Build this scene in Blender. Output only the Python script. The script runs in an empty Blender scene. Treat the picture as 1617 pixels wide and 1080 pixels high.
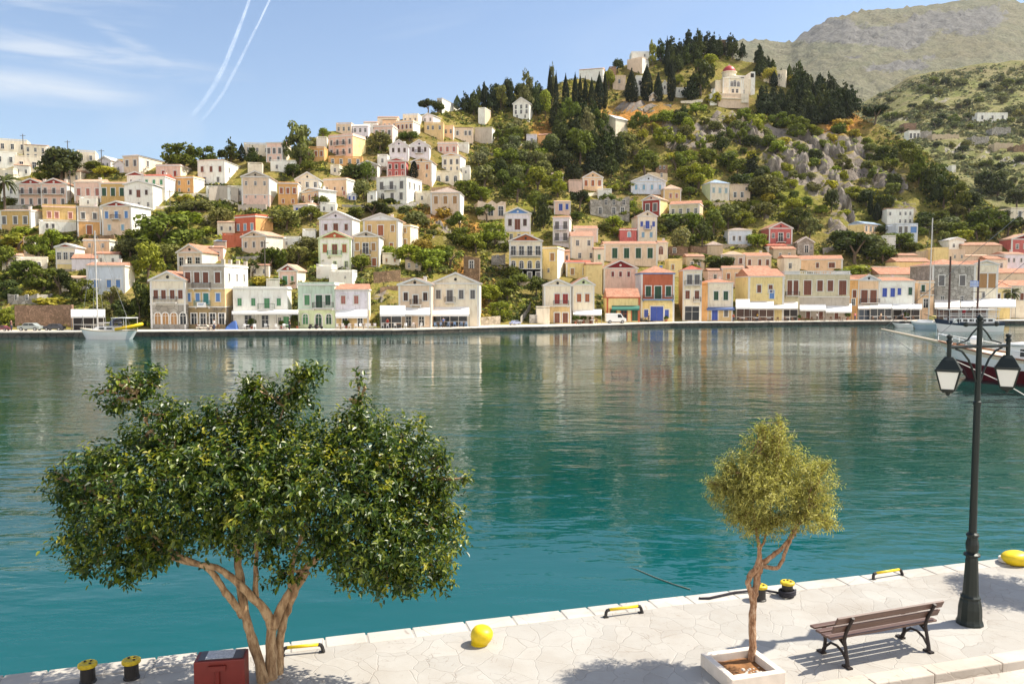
import bpy, math, random
from mathutils import Vector, Matrix, noise as mnoise
random.seed(7)
S = bpy.context.scene
C = S.collection
FPX = 28.0 / 36.0 * 1617.0
HC = 6.45                       # eye above the water
QZ = 0.85                       # top of both quays above the water
PITCH = math.radians(3.412)
CP, SP = math.cos(PITCH), math.sin(PITCH)

def ray(px, py):
    cx = (px - 808.5) / FPX; cy = (540.0 - py) / FPX
    return (cx, CP + cy * SP, -SP + cy * CP)
def at_depth(px, py, Y):
    d = ray(px, py); t = Y / d[1]
    return Vector((d[0] * t, Y, HC + d[2] * t))
def at_height(px, py, z):
    d = ray(px, py); t = (z - HC) / d[2]
    return Vector((d[0] * t, d[1] * t, z))
def project(p):
    x, y, z = p[0], p[1], p[2] - HC
    f = y * CP - z * SP; u = y * SP + z * CP
    return (808.5 + FPX * x / f, 540 - FPX * u / f)
def lerp_table(tab):
    def f(x):
        if x <= tab[0][0]: return tab[0][1]
        for (a, va), (b, vb) in zip(tab, tab[1:]):
            if x <= b:
                t = (x - a) / (b - a); t = t * t * (3 - 2 * t) * 0.5 + t * 0.5
                return va + (vb - va) * t
        return tab[-1][1]
    return f
def lin(c):
    c = c / 255.0
    return c / 12.92 if c <= 0.04045 else ((c + 0.055) / 1.055) ** 2.4
def rgb(r, g, b, k=1.0):
    return (lin(r) * k, lin(g) * k, lin(b) * k, 1.0)

# ---------------------------------------------------------------- objects
def tag(o, label=None, cat=None, group=None, kind=None):
    if label: o['label'] = label
    if cat: o['category'] = cat
    if group: o['group'] = group
    if kind: o['kind'] = kind
    return o
def empty(name, loc, rz=0.0):
    o = bpy.data.objects.new(name, None); C.objects.link(o)
    o.location = loc; o.rotation_euler = (0, 0, rz); o.empty_display_size = 0.3
    return o
def children(o):
    return [c for c in list(o.children)]
def copy_tree(o, parent=None):
    c = o.copy(); C.objects.link(c)
    if parent is not None:
        c.parent = parent; c.matrix_parent_inverse = Matrix()
    for ch in children(o): copy_tree(ch, c)
    return c

class MB:
    """collects shapes into one mesh"""
    def __init__(s): s.v = []; s.f = []; s.m = []; s.col = None
    def face(s, pts, mi=0):
        n = len(s.v); s.v.extend(tuple(p) for p in pts); s.f.append(tuple(range(n, n + len(pts)))); s.m.append(mi)
    def grid(s, verts, faces, mi=0):
        n = len(s.v); s.v.extend(tuple(p) for p in verts)
        for f in faces: s.f.append(tuple(i + n for i in f)); s.m.append(mi)
    def box(s, x0, x1, y0, y1, z0, z1, mi=0, M=None):
        P = [(x0,y0,z0),(x1,y0,z0),(x1,y1,z0),(x0,y1,z0),(x0,y0,z1),(x1,y0,z1),(x1,y1,z1),(x0,y1,z1)]
        if M is not None: P = [M @ Vector(p) for p in P]
        s.grid(P, [(0,3,2,1),(4,5,6,7),(0,1,5,4),(1,2,6,5),(2,3,7,6),(3,0,4,7)], mi)
    def bar(s, a, b, r, n=6, r2=None, mi=0, cap=True):
        a, b = Vector(a), Vector(b); d = b - a
        if d.length < 1e-6: return
        q = d.normalized(); u = q.orthogonal().normalized(); w = q.cross(u); r2 = r if r2 is None else r2
        P = []
        for c, rr in ((a, r), (b, r2)):
            for i in range(n):
                t = 2 * math.pi * i / n; P.append(c + (u * math.cos(t) + w * math.sin(t)) * rr)
        Fs = [(i, (i + 1) % n, n + (i + 1) % n, n + i) for i in range(n)]
        if cap: Fs += [tuple(range(n))[::-1], tuple(range(n, 2 * n))]
        s.grid(P, Fs, mi)
    def tube(s, pts, rad, n=7, mi=0, cap=True):
        pts = [Vector(p) for p in pts]
        if not hasattr(rad, '__len__'): rad = [rad] * len(pts)
        P = []; u = None
        for k, p in enumerate(pts):
            q = (pts[min(k + 1, len(pts) - 1)] - pts[max(k - 1, 0)]).normalized()
            if u is None: u = q.orthogonal().normalized()
            u = (u - q * u.dot(q))
            u = u.normalized() if u.length > 1e-6 else q.orthogonal().normalized()
            w = q.cross(u)
            for i in range(n):
                t = 2 * math.pi * i / n; P.append(p + (u * math.cos(t) + w * math.sin(t)) * rad[k])
        Fs = []
        for k in range(len(pts) - 1):
            for i in range(n):
                j = (i + 1) % n; Fs.append((k*n + i, k*n + j, (k+1)*n + j, (k+1)*n + i))
        if cap: Fs += [tuple(range(n))[::-1], tuple(range((len(pts)-1)*n, len(pts)*n))]
        s.grid(P, Fs, mi)
    def lathe(s, prof, n=20, c=(0, 0, 0), mi=0, M=None):
        P = []
        for r, z in prof:
            for i in range(n):
                t = 2 * math.pi * i / n
                p = Vector((c[0] + r * math.cos(t), c[1] + r * math.sin(t), c[2] + z))
                P.append(M @ p if M is not None else p)
        Fs = [(k*n+i, k*n+(i+1)%n, (k+1)*n+(i+1)%n, (k+1)*n+i) for k in range(len(prof)-1) for i in range(n)]
        Fs += [tuple(range(n))[::-1], tuple(range((len(prof)-1)*n, len(prof)*n))]
        s.grid(P, Fs, mi)
    def mesh(s, name, mats, smooth=False):
        me = bpy.data.meshes.new(name); me.from_pydata(s.v, [], s.f)
        if not isinstance(mats, (list, tuple)): mats = [mats]
        for m in mats: me.materials.append(m)
        if len(mats) > 1: me.polygons.foreach_set('material_index', s.m)
        if smooth: me.polygons.foreach_set('use_smooth', [True] * len(me.polygons))
        me.update(); return me
    def build(s, name, mats, parent=None, smooth=False, loc=None):
        o = bpy.data.objects.new(name, s.mesh(name, mats, smooth)); C.objects.link(o)
        if parent is not None: o.parent = parent
        if loc is not None: o.location = loc
        return o
def add_bevel(o, w, seg=2):
    m = o.modifiers.new('bevel', 'BEVEL'); m.width = w; m.segments = seg; m.limit_method = 'ANGLE'; m.angle_limit = math.radians(40)

# ---------------------------------------------------------------- materials
class NT:
    def __init__(s, name):
        s.m = bpy.data.materials.new(name); s.m.use_nodes = True
        s.t = s.m.node_tree; s.N = s.t.nodes; s.L = s.t.links
        s.b = s.N['Principled BSDF']; s.out = s.N['Material Output']
    def n(s, typ, **kw):
        x = s.N.new(typ)
        for k, v in kw.items():
            if k.startswith('_'): setattr(x, k[1:], v)
            else:
                key = int(k[1:]) if k[0] == 'i' and k[1:].isdigit() else k.replace('__', ' ')
                x.inputs[key].default_value = v
        return x
    def l(s, a, b): s.L.new(a, b)
    def noise(s, scale, detail=4, rough=0.55, vec=None, dist=0.0):
        x = s.n('ShaderNodeTexNoise', Scale=scale, Detail=detail, Roughness=rough, Distortion=dist)
        if vec is not None: s.l(vec, x.inputs['Vector'])
        return x.outputs['Fac']
    def ramp(s, fac, stops):
        x = s.N.new('ShaderNodeValToRGB'); e = x.color_ramp.elements
        while len(e) < len(stops): e.new(0.5)
        for i, (p, c) in enumerate(stops):
            e[i].position = p; e[i].color = c if len(c) == 4 else (*c, 1)
        s.l(fac, x.inputs['Fac']); return x.outputs['Color']
    def mix(s, fac, a, b, typ='MIX'):
        x = s.N.new('ShaderNodeMix'); x.data_type = 'RGBA'; x.blend_type = typ; x.clamp_factor = True
        for sock, v in ((x.inputs[0], fac), (x.inputs[6], a), (x.inputs[7], b)):
            if hasattr(v, 'links'): s.l(v, sock)
            else: sock.default_value = v
        return x.outputs[2]
    def math(s, op, a, b=0.5, c=None):
        x = s.N.new('ShaderNodeMath'); x.operation = op
        for i, v in enumerate((a, b) if c is None else (a, b, c)):
            if hasattr(v, 'links'): s.l(v, x.inputs[i])
            else: x.inputs[i].default_value = v
        return x.outputs[0]
    def bump(s, h, strength, dist=0.02):
        x = s.n('ShaderNodeBump', Strength=strength, Distance=dist); s.l(h, x.inputs['Height'])
        s.l(x.outputs['Normal'], s.b.inputs['Normal']); return x
    def pos(s): return s.n('ShaderNodeNewGeometry').outputs['Position']
    def objc(s): return s.n('ShaderNodeTexCoord').outputs['Object']
    def color(s, v):
        if hasattr(v, 'links'): s.l(v, s.b.inputs['Base Color'])
        else: s.b.inputs['Base Color'].default_value = v

_cache = {}
def plain(name, col, rough=0.6, metal=0.0, var=0.0, scale=3.0, spec=0.5):
    key = (name, tuple(col), rough, metal, var)
    if key in _cache: return _cache[key]
    t = NT(name); t.b.inputs['Roughness'].default_value = rough; t.b.inputs['Metallic'].default_value = metal
    t.b.inputs['Specular IOR Level'].default_value = spec
    if var > 0:
        f = t.noise(scale, 5, 0.6, t.objc())
        d = tuple(c * (1 - var) for c in col[:3]) + (1,)
        t.color(t.mix(t.math('MULTIPLY_ADD', f, 2.2, -0.6), d, col))
    else: t.color(col)
    _cache[key] = t.m; return t.m

def wall_mat(name, col, wear=0.34):
    """limewashed plaster: blotches, rain streaks running down, damp patches"""
    key = ('wall', name)
    if key in _cache: return _cache[key]
    t = NT(name); P = t.pos(); t.b.inputs['Roughness'].default_value = 0.9; t.b.inputs['Specular IOR Level'].default_value = 0.2
    mp = t.n('ShaderNodeMapping'); mp.inputs['Scale'].default_value = (1, 1, 0.18); t.l(P, mp.inputs['Vector'])
    streak = t.noise(2.4, 5, 0.65, mp.outputs['Vector'])
    blot = t.noise(0.55, 6, 0.62, P)
    dirt = tuple(c * f for c, f in zip(col[:3], (0.62, 0.58, 0.52))) + (1,)
    pale = tuple(min(0.86, c * 1.12 + 0.02) for c in col[:3]) + (1,)
    c1 = t.mix(t.ramp(blot, [(0.35, (0, 0, 0)), (0.7, (1, 1, 1))]), col, pale)
    c2 = t.mix(t.math('MULTIPLY', t.ramp(streak, [(0.5, (0, 0, 0)), (0.78, (1, 1, 1))]), wear * 2.2), c1, dirt)
    patch = t.ramp(t.noise(.42, 7, .66, P, .4), [(.585, (0, 0, 0)), (.605, (1, 1, 1))])          # fallen plaster
    c2 = t.mix(t.math('MULTIPLY', patch, wear * 1.1), c2, tuple(c * f for c, f in zip(col[:3], (0.70, 0.66, 0.62))) + (1,))
    t.color(c2); t.bump(t.math('SUBTRACT', t.noise(6, 4, 0.6, P), t.math('MULTIPLY', patch, .8)), 0.3, 0.03)
    _cache[key] = t.m; return t.m

def stone_mat(name, col, scale=1.6, gap=0.5):
    key = ('stone', name)
    if key in _cache: return _cache[key]
    t = NT(name); P = t.pos(); t.b.inputs['Roughness'].default_value = 0.95; t.b.inputs['Specular IOR Level'].default_value = 0.15
    v = t.n('ShaderNodeTexVoronoi', Scale=scale); t.l(P, v.inputs['Vector'])
    ve = t.n('ShaderNodeTexVoronoi', Scale=scale, _feature='DISTANCE_TO_EDGE'); t.l(P, ve.inputs['Vector'])
    bw = t.n('ShaderNodeRGBToBW'); t.l(v.outputs['Color'], bw.inputs[0])
    lo = tuple(c * 0.62 for c in col[:3]) + (1,); hi = tuple(min(.8, c * 1.25) for c in col[:3]) + (1,)
    c1 = t.mix(bw.outputs[0], lo, hi)
    c1 = t.mix(t.math('MULTIPLY', t.ramp(t.noise(0.5, 5, .6, P), [(.4, (0,0,0)), (.7, (1,1,1))]), .45), c1, rgb(96, 84, 66))
    t.color(t.mix(t.ramp(ve.outputs['Distance'], [(0.0, (1,1,1)), (0.07, (0,0,0))]), c1, tuple(c * 0.4 for c in col[:3]) + (1,)))
    t.bump(ve.outputs['Distance'], 0.5, 0.06)
    _cache[key] = t.m; return t.m

def tile_mat(name, col):
    key = ('tile', name)
    if key in _cache: return _cache[key]
    t = NT(name); P = t.pos(); t.b.inputs['Roughness'].default_value = 0.85; t.b.inputs['Specular IOR Level'].default_value = 0.25
    w = t.n('ShaderNodeTexWave', Scale=1.6, Distortion=0.6); w.bands_direction = 'X'; t.l(P, w.inputs['Vector'])
    v = t.n('ShaderNodeTexVoronoi', Scale=3.2); t.l(P, v.inputs['Vector'])
    bw = t.n('ShaderNodeRGBToBW'); t.l(v.outputs['Color'], bw.inputs[0])
    c1 = t.mix(bw.outputs[0], tuple(c * .68 for c in col[:3]) + (1,), tuple(min(.8, c * 1.2) for c in col[:3]) + (1,))
    c2 = t.mix(t.math('MULTIPLY', t.ramp(t.noise(.9, 5, .65, P), [(.45, (0,0,0)), (.75, (1,1,1))]), .5), c1, rgb(190, 165, 140))
    t.color(c2); t.bump(w.outputs['Fac'], .7, .08)
    _cache[key] = t.m; return t.m

def leaf_mat(name, dark, mid, light, trans=0.35, rough=0.5, spec=0.3, usecol=False):
    """leaves: every leaf gets its own shade from its island; the crown's own tint from the object colour"""
    t = NT(name)
    g = t.n('ShaderNodeNewGeometry')
    c = t.ramp(g.outputs['Random Per Island'], [(0.0, dark), (0.55, mid), (1.0, light)])
    if usecol:
        oi = t.n('ShaderNodeObjectInfo'); c = t.mix(1.0, c, oi.outputs['Color'], 'MULTIPLY')
    t.color(c); t.b.inputs['Roughness'].default_value = rough; t.b.inputs['Specular IOR Level'].default_value = spec
    tr = t.n('ShaderNodeBsdfTranslucent'); t.l(t.mix(1.0, c, (1.5, 1.6, 0.7, 1), 'MULTIPLY'), tr.inputs['Color'])
    mx = t.N.new('ShaderNodeMixShader'); mx.inputs[0].default_value = trans
    t.l(t.b.outputs[0], mx.inputs[1]); t.l(tr.outputs[0], mx.inputs[2]); t.l(mx.outputs[0], t.out.inputs['Surface'])
    return t.m
# ================================================================ camera, light, sky
cam = bpy.data.objects.new('camera', bpy.data.cameras.new('camera')); C.objects.link(cam)
cam.data.lens = 28.0; cam.data.sensor_width = 36.0; cam.data.clip_start = 0.1; cam.data.clip_end = 30000
cam.location = (0, 0, HC); cam.rotation_euler = (math.pi / 2 - PITCH, 0, 0)
S.camera = cam
SUN_EL = math.radians(52); SUN_AZ = math.atan2(0.98, 0.20)
SUNDIR = Vector((math.cos(SUN_EL) * math.sin(SUN_AZ), math.cos(SUN_EL) * math.cos(SUN_AZ), math.sin(SUN_EL)))
sl = bpy.data.lights.new('sun', 'SUN'); sl.energy = 5.0; sl.angle = math.radians(0.5); sl.color = (1.0, 0.93, 0.80)
so = bpy.data.objects.new('sun', sl); C.objects.link(so)
so.rotation_euler = (-SUNDIR).to_track_quat('-Z', 'Y').to_euler()
S.view_settings.view_transform = 'Standard'; S.view_settings.look = 'None'
S.view_settings.gamma = 1.0; S.view_settings.exposure = 0.78
S.cycles.max_bounces = 8; S.cycles.diffuse_bounces = 3; S.cycles.glossy_bounces = 3; S.cycles.transparent_max_bounces = 8
S.cycles.volume_bounces = 0; S.cycles.caustics_reflective = False; S.cycles.caustics_refractive = False
S.cycles.sample_clamp_indirect = 6.0

wd = bpy.data.worlds.new('World'); S.world = wd; wd.use_nodes = True
wt = wd.node_tree; wn = wt.nodes; wl = wt.links
bg = wn['Background']
sky = wn.new('ShaderNodeTexSky'); sky.sky_type = 'NISHITA'; sky.sun_disc = False
sky.sun_elevation = SUN_EL; sky.sun_rotation = SUN_AZ; sky.air_density = 1.0; sky.dust_density = 0.7; sky.ozone_density = 3.0
bg.inputs['Strength'].default_value = 0.106
def wmath(op, a, b=0.5, c=None):
    x = wn.new('ShaderNodeMath'); x.operation = op
    for i, v in enumerate((a, b) if c is None else (a, b, c)):
        if hasattr(v, 'links'): wl.new(v, x.inputs[i])
        else: x.inputs[i].default_value = v
    return x.outputs[0]
tc = wn.new('ShaderNodeTexCoord'); sx = wn.new('ShaderNodeSeparateXYZ'); wl.new(tc.outputs['Generated'], sx.inputs[0])
az = wmath('ARCTAN2', sx.outputs[0], sx.outputs[1]); el = wmath('ARCSINE', sx.outputs[2])
def wband(az0, el0, wa, we, tilt=0.0):
    """soft streak of cirrus lying along a direction of the sky"""
    a = wmath('SUBTRACT', az, math.radians(az0)); e = wmath('SUBTRACT', el, math.radians(el0))
    e = wmath('MULTIPLY_ADD', a, -tilt, e)
    q = wmath('ADD', wmath('POWER', wmath('ABSOLUTE', wmath('DIVIDE', a, math.radians(wa))), 3.0), wmath('POWER', wmath('DIVIDE', e, math.radians(we)), 2.0))
    return wmath('EXPONENT', wmath('MULTIPLY', q, -1.0))
def wnoise(sa, se, detail, seed, dist=0.4, shear=0.0):
    cb = wn.new('ShaderNodeCombineXYZ')
    wl.new(wmath('MULTIPLY', wmath('MULTIPLY_ADD', el, shear, az), sa), cb.inputs[0]); wl.new(wmath('MULTIPLY', el, se), cb.inputs[1]); cb.inputs[2].default_value = seed
    x = wn.new('ShaderNodeTexNoise'); x.inputs['Scale'].default_value = 1.0; x.inputs['Detail'].default_value = detail
    x.inputs['Roughness'].default_value = 0.58; x.inputs['Distortion'].default_value = dist
    wl.new(cb.outputs[0], x.inputs['Vector']); return x.outputs['Fac']
def wstep(v, lo, hi):
    x = wn.new('ShaderNodeMapRange'); x.interpolation_type = 'SMOOTHSTEP'
    x.inputs[1].default_value = lo; x.inputs[2].default_value = hi; wl.new(v, x.inputs[0]); return x.outputs[0]
wispy = wstep(wnoise(5, 30, 6, 3.1, 0.8, 1.2), 0.38, 0.75)
veil = wstep(wnoise(3.0, 9, 5, 8.7, 0.6, -1.5), 0.40, 0.80)
fine = wstep(wnoise(9, 70, 6, 1.7, 0.5), 0.25, 0.75)
cl = wmath('MULTIPLY', wband(-31.0, 12.4, 6.5, 0.85), wmath('MULTIPLY_ADD', fine, 0.45, 0.28))
cl = wmath('MAXIMUM', cl, wmath('MULTIPLY', wband(-29.0, 14.6, 8.5, 0.8, -0.03), wmath('MULTIPLY', fine, 0.62)))
cl = wmath('MAXIMUM', cl, wmath('MULTIPLY', wband(-24.5, 15.3, 3.2, 0.45, -0.42), wmath('MULTIPLY', fine, 0.5)))
cl = wmath('MAXIMUM', cl, wmath('MULTIPLY', wband(-31.0, 17.2, 8.0, 1.1), wmath('MULTIPLY', wispy, 0.45)))
cl = wmath('MAXIMUM', cl, wmath('MULTIPLY', wband(-18.0, 11.5, 9.0, 2.2, 0.1), wmath('MULTIPLY', veil, 0.42)))
cl = wmath('MAXIMUM', cl, wmath('MULTIPLY', wband(-8.0, 17.5, 7.0, 1.6, 0.45), wmath('MULTIPLY', veil, 0.34)))
cl = wmath('MAXIMUM', cl, wmath('MULTIPLY', veil, 0.09))
low = wmath('MULTIPLY', wmath('EXPONENT', wmath('MULTIPLY', wmath('MAXIMUM', el, 0.0), -7.0)), 0.16)
cl = wmath('MAXIMUM', cl, low)
mx = wn.new('ShaderNodeMix'); mx.data_type = 'RGBA'; wl.new(cl, mx.inputs[0]); wl.new(sky.outputs[0], mx.inputs[6]); mx.inputs[7].default_value = (5.4, 5.6, 5.75, 1)
# a bank of cloud added behind the camera, out of view, to light shaded fronts
fill_bank = wmath('MULTIPLY', wstep(wmath('MULTIPLY', sx.outputs[1], -1.0), 0.02, 0.40), wstep(el, 0.80, 0.38))
fill_bank = wmath('MULTIPLY', fill_bank, wmath('MULTIPLY_ADD', wstep(wnoise(3.2, 5.5, 6, 12.0, 0.5), 0.30, 0.62), 0.75, 0.2))
mx2 = wn.new('ShaderNodeMix'); mx2.data_type = 'RGBA'; wl.new(fill_bank, mx2.inputs[0]); wl.new(mx.outputs[2], mx2.inputs[6]); mx2.inputs[7].default_value = (13.1, 12.0, 10.7, 1)
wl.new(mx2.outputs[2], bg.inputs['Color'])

# ================================================================ water
t = NT('harbour_water'); P = t.pos()
wmix = t.noise(0.035, 4, 0.6, P, 0.6)
# the bed shelves up towards the near quay: paler turquoise over sand close in, dark green over weed further out
sw = t.n('ShaderNodeSeparateXYZ'); t.l(P, sw.inputs[0])
shore = t.math('MULTIPLY_ADD', sw.outputs[0], -0.28, sw.outputs[1])
shal = t.n('ShaderNodeMapRange', _interpolation_type='SMOOTHSTEP'); shal.inputs[1].default_value = 30.0; shal.inputs[2].default_value = 11.0; t.l(t.math('MULTIPLY_ADD', wmix, 16.0, t.math('SUBTRACT', shore, 8.0)), shal.inputs[0])
t.color(t.mix(shal.outputs[0], t.mix(t.ramp(wmix, [(0.35, (0,0,0)), (0.7, (1,1,1))]), (0.0, 0.034, 0.026, 1), (0.0, 0.058, 0.052, 1)), (0.002, 0.080, 0.084, 1)))
t.b.inputs['Roughness'].default_value = 0.035; t.b.inputs['IOR'].default_value = 1.333
def wave(sx_, sy_, detail, seed, rot=0.0):
    mp = t.n('ShaderNodeMapping'); mp.inputs['Scale'].default_value = (sx_, sy_, 1); mp.inputs['Rotation'].default_value = (0, 0, rot)
    mp.inputs['Location'].default_value = (seed, seed * 1.7, 0); t.l(P, mp.inputs['Vector'])
    return t.noise(1.0, detail, 0.5, mp.outputs['Vector'], 0.3)
calm = t.ramp(wave(0.028, 0.05, 3, 5.0, 0.3), [(0.40, (0.22,) * 3), (0.60, (1, 1, 1))])
calm2 = t.n('ShaderNodeRGBToBW'); t.l(calm, calm2.inputs[0])
h = t.math('ADD', t.math('MULTIPLY', wave(0.28, 0.62, 2, 1.0, 0.22), 1.0), t.math('MULTIPLY', wave(0.9, 2.0, 2, 9.0, -0.12), 0.34))
h = t.math('ADD', h, t.math('MULTIPLY', wave(2.6, 5.2, 2, 4.0, 0.3), 0.10))
h = t.math('MULTIPLY', h, calm2.outputs[0])
t.bump(h, 1.0, 0.115)
m = MB(); m.face([(-6000, -600, 0), (6000, -600, 0), (6000, 9000, 0), (-6000, 9000, 0)])
tag(m.build('water', t.m), kind='structure')

# ================================================================ near quay
QA = at_height(0, 1069, QZ); QB = at_height(1617, 880, QZ)
U = (QB - QA); U.z = 0; U.normalize(); V = Vector((-U.y, U.x, 0))      # U along the quay, V out to the water
QROT = math.atan2(U.y, U.x)
def quay_uv(p): d = p - QA; return d.dot(U), d.dot(V)
def on_quay(u, v, z=QZ): return Vector((QA.x, QA.y, 0)) + U * u + V * v + Vector((0, 0, z))
def qpix(px, py, z=QZ): return at_height(px, py, z)
kerb_v = 0.5 * (quay_uv(at_height(1345, 1078, QZ))[1] + quay_uv(at_height(1617, 1030, QZ))[1])

def paving(name, col, scale, crack):
    t = NT(name); P = t.pos(); t.b.inputs['Roughness'].default_value = 0.85; t.b.inputs['Specular IOR Level'].default_value = 0.3
    mp = t.n('ShaderNodeMapping'); mp.inputs['Rotation'].default_value = (0, 0, -QROT); mp.inputs['Scale'].default_value = (1, 0.8, 1); t.l(P, mp.inputs['Vector'])
    ns = t.n('ShaderNodeTexNoise', Scale=1.2, Detail=3.0); t.l(P, ns.inputs['Vector'])
    vv = t.n('ShaderNodeVectorMath', _operation='MULTIPLY_ADD'); t.l(ns.outputs['Color'], vv.inputs[0]); vv.inputs[1].default_value = (.45, .45, 0); t.l(mp.outputs['Vector'], vv.inputs[2])
    ve = t.n('ShaderNodeTexVoronoi', Scale=scale, _feature='DISTANCE_TO_EDGE'); t.l(vv.outputs[0], ve.inputs['Vector'])
    v = t.n('ShaderNodeTexVoronoi', Scale=scale); t.l(vv.outputs[0], v.inputs['Vector'])
    bw = t.n('ShaderNodeRGBToBW'); t.l(v.outputs['Color'], bw.inputs[0])
    c1 = t.mix(bw.outputs[0], tuple(c * .90 for c in col[:3]) + (1,), tuple(c * 1.06 for c in col[:3]) + (1,))
    stain = t.ramp(t.noise(.7, 7, .68, P), [(.42, (0,0,0)), (.72, (1,1,1))])
    c1 = t.mix(t.math('MULTIPLY', stain, .5), c1, rgb(140, 128, 114))
    v2 = t.n('ShaderNodeTexVoronoi', Scale=scale * 2.3, _feature='DISTANCE_TO_EDGE'); t.l(vv.outputs[0], v2.inputs['Vector'])
    fg = t.ramp(t.noise(1.9, 4, .7, P), [(.54, (0,0,0)), (.62, (1,1,1))])
    c1 = t.mix(t.math('MULTIPLY', t.math('MULTIPLY', t.ramp(v2.outputs['Distance'], [(0.0, (1,1,1)), (.03, (0,0,0))]), fg), .55), c1, rgb(104, 90, 78))
    spots = t.ramp(t.noise(9, 3, .6, P), [(.66, (0,0,0)), (.74, (1,1,1))])
    c1 = t.mix(t.math('MULTIPLY', spots, .35), c1, rgb(120, 105, 90))
    gate = t.ramp(t.noise(1.3, 4, .65, P), [(.42, (0.06,)*3), (.68, (1,1,1))])
    edge = t.math('MULTIPLY', t.ramp(ve.outputs['Distance'], [(0.0, (1,1,1)), (crack, (0,0,0))]), t.math('MULTIPLY', gate, .40))
    t.color(t.mix(edge, c1, rgb(128, 110, 94)))
    t.bump(t.math('ADD', t.math('MULTIPLY', t.ramp(ve.outputs['Distance'], [(0, (0,0,0)), (crack, (1,1,1))]), 1.0), t.math('MULTIPLY', t.noise(14, 5, .6, P), .35)), .5, .012)
    return t.m
M_pave = paving('quay_paving', rgb(168, 164, 157), 2.4, 0.02)
M_coping = paving('coping_stone', rgb(186, 181, 173), 0.6, 0.012)
m = MB()
a, b, c, d = on_quay(-14, -.02), on_quay(40, -.02), on_quay(40, kerb_v), on_quay(-14, kerb_v)
m.face([d, c, b, a])
m.face([a, b, on_quay(40, -.02, -3), on_quay(-14, -.02, -3)]); m.face([c, d, on_quay(-14, kerb_v, QZ - .2), on_quay(40, kerb_v, QZ - .2)])
tag(m.build('quay', M_pave), kind='structure')
m = MB()                                                # the edge is laid in separate blocks with open joints
random.seed(11); u = -13.0
while u < 39:
    w = random.uniform(0.5, 0.95); j = 0.005 + random.random() * 0.010; o_ = random.uniform(-.012, .015)
    zt = QZ + 0.008 + random.uniform(0, .006)
    P8 = [on_quay(u + j, -.34 + o_ * 2, zt), on_quay(u + w - j, -.34 + o_ * 2, zt), on_quay(u + w - j, .06 + o_, zt), on_quay(u + j, .06 + o_, zt)]
    Q8 = [p - Vector((0, 0, .30)) for p in P8]
    m.grid(Q8 + P8, [(3,2,1,0), (4,5,6,7), (0,1,5,4), (1,2,6,5), (2,3,7,6), (3,0,4,7)]); u += w
o = m.build('quay_edge', M_coping); add_bevel(o, 0.018); tag(o, kind='structure')
M_road = paving('road_surface', rgb(178, 172, 164), 0.7, 0.01)
m = MB(); zr = QZ - .14
m.face([on_quay(-14, kerb_v - 12, zr), on_quay(40, kerb_v - 12, zr), on_quay(40, kerb_v + .02, zr), on_quay(-14, kerb_v + .02, zr)])
tag(m.build('road', M_road), kind='structure')
m = MB(); u = -13.0                                    # kerb stones
while u < 39:
    w = random.uniform(1.0, 1.6); zt = QZ + .006
    P8 = [on_quay(u + .006, kerb_v - .16, zt), on_quay(u + w - .006, kerb_v - .16, zt), on_quay(u + w - .006, kerb_v + .14, zt), on_quay(u + .006, kerb_v + .14, zt)]
    Q8 = [p - Vector((0, 0, .2)) for p in P8]
    m.grid(Q8 + P8, [(3,2,1,0), (4,5,6,7), (0,1,5,4), (1,2,6,5), (2,3,7,6), (3,0,4,7)]); u += w
o = m.build('kerb', paving('kerb_stone', rgb(190, 180, 168), 1.0, 0.01)); add_bevel(o, .02); tag(o, kind='structure')

# ================================================================ far quay
YW = lerp_table([(-400, 534), (45, 532.8), (605, 529), (825, 523), (1085, 516), (1375, 513), (2000, 510)])
YB = lerp_table([(-400, 522), (45, 521), (605, 518), (825, 512.5), (1085, 507.5), (1375, 505), (2000, 502)])
M_fq = stone_mat('far_quay_stone', rgb(84, 82, 78), 0.9)
M_fqt = paving('far_quay_top', rgb(222, 212, 198), 1.0, .01)
m = MB(); ed = []
for px in range(-420, 2021, 40):
    p = at_height(px, YW(px), 0.0); ed.append(p)
for p, q in zip(ed, ed[1:]):
    f = 1.15; P1, Q1 = Vector((p.x, p.y, QZ)), Vector((q.x, q.y, QZ)); P2, Q2 = P1 * 1.12, Q1 * 1.12; P2.z = Q2.z = QZ
    m.face([P1, Q1, Q2, P2], 1); lo = Vector((0, 0, 0.16))
    P0, Q0 = P1 - Vector((0, .10, 0)), Q1 - Vector((0, .10, 0))
    m.face([P0 - lo, Q0 - lo, Q0, P0], 1); m.face([P0, Q0, Q1, P1], 1); m.face([P1 - lo, Q1 - lo, Q0 - lo, P0 - lo], 1)
    m.face([(p.x, p.y, -3), (q.x, q.y, -3), Q1 - lo, P1 - lo], 0)
tag(m.build('far_quay', [M_fq, M_fqt]), kind='structure')

# ================================================================ hills
YS = lerp_table([(-420, 230), (-150, 235), (0, 240), (120, 250), (200, 252), (290, 256), (400, 246), (450, 238), (520, 208), (600, 196), (680, 178), (750, 170), (800, 150),
                 (850, 145), (900, 125), (960, 112), (1010, 98), (1050, 92), (1130, 84), (1190, 100), (1250, 122), (1320, 165), (1380, 196), (1440, 225), (1500, 272), (1540, 308),
                 (1580, 332), (1640, 350), (1800, 380), (2020, 400)])
YR = lerp_table([(-420, 250), (0, 232), (200, 218), (400, 225), (600, 252), (800, 292), (1000, 330), (1150, 336), (1250, 322), (1350, 305), (1450, 275), (1540, 245), (1620, 236), (2020, 240)])
_d0 = {}
def D0(px):
    k = round(px)
    if k not in _d0: _d0[k] = at_height(k, YB(k), QZ).y
    return _d0[k]
def slope_depth(px, py):
    s = (YB(px) - py) / (YB(px) - YS(px)); s = max(-0.05, min(1.0, s)); d0 = D0(px)
    return d0 + (YR(px) - d0) * s
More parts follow.
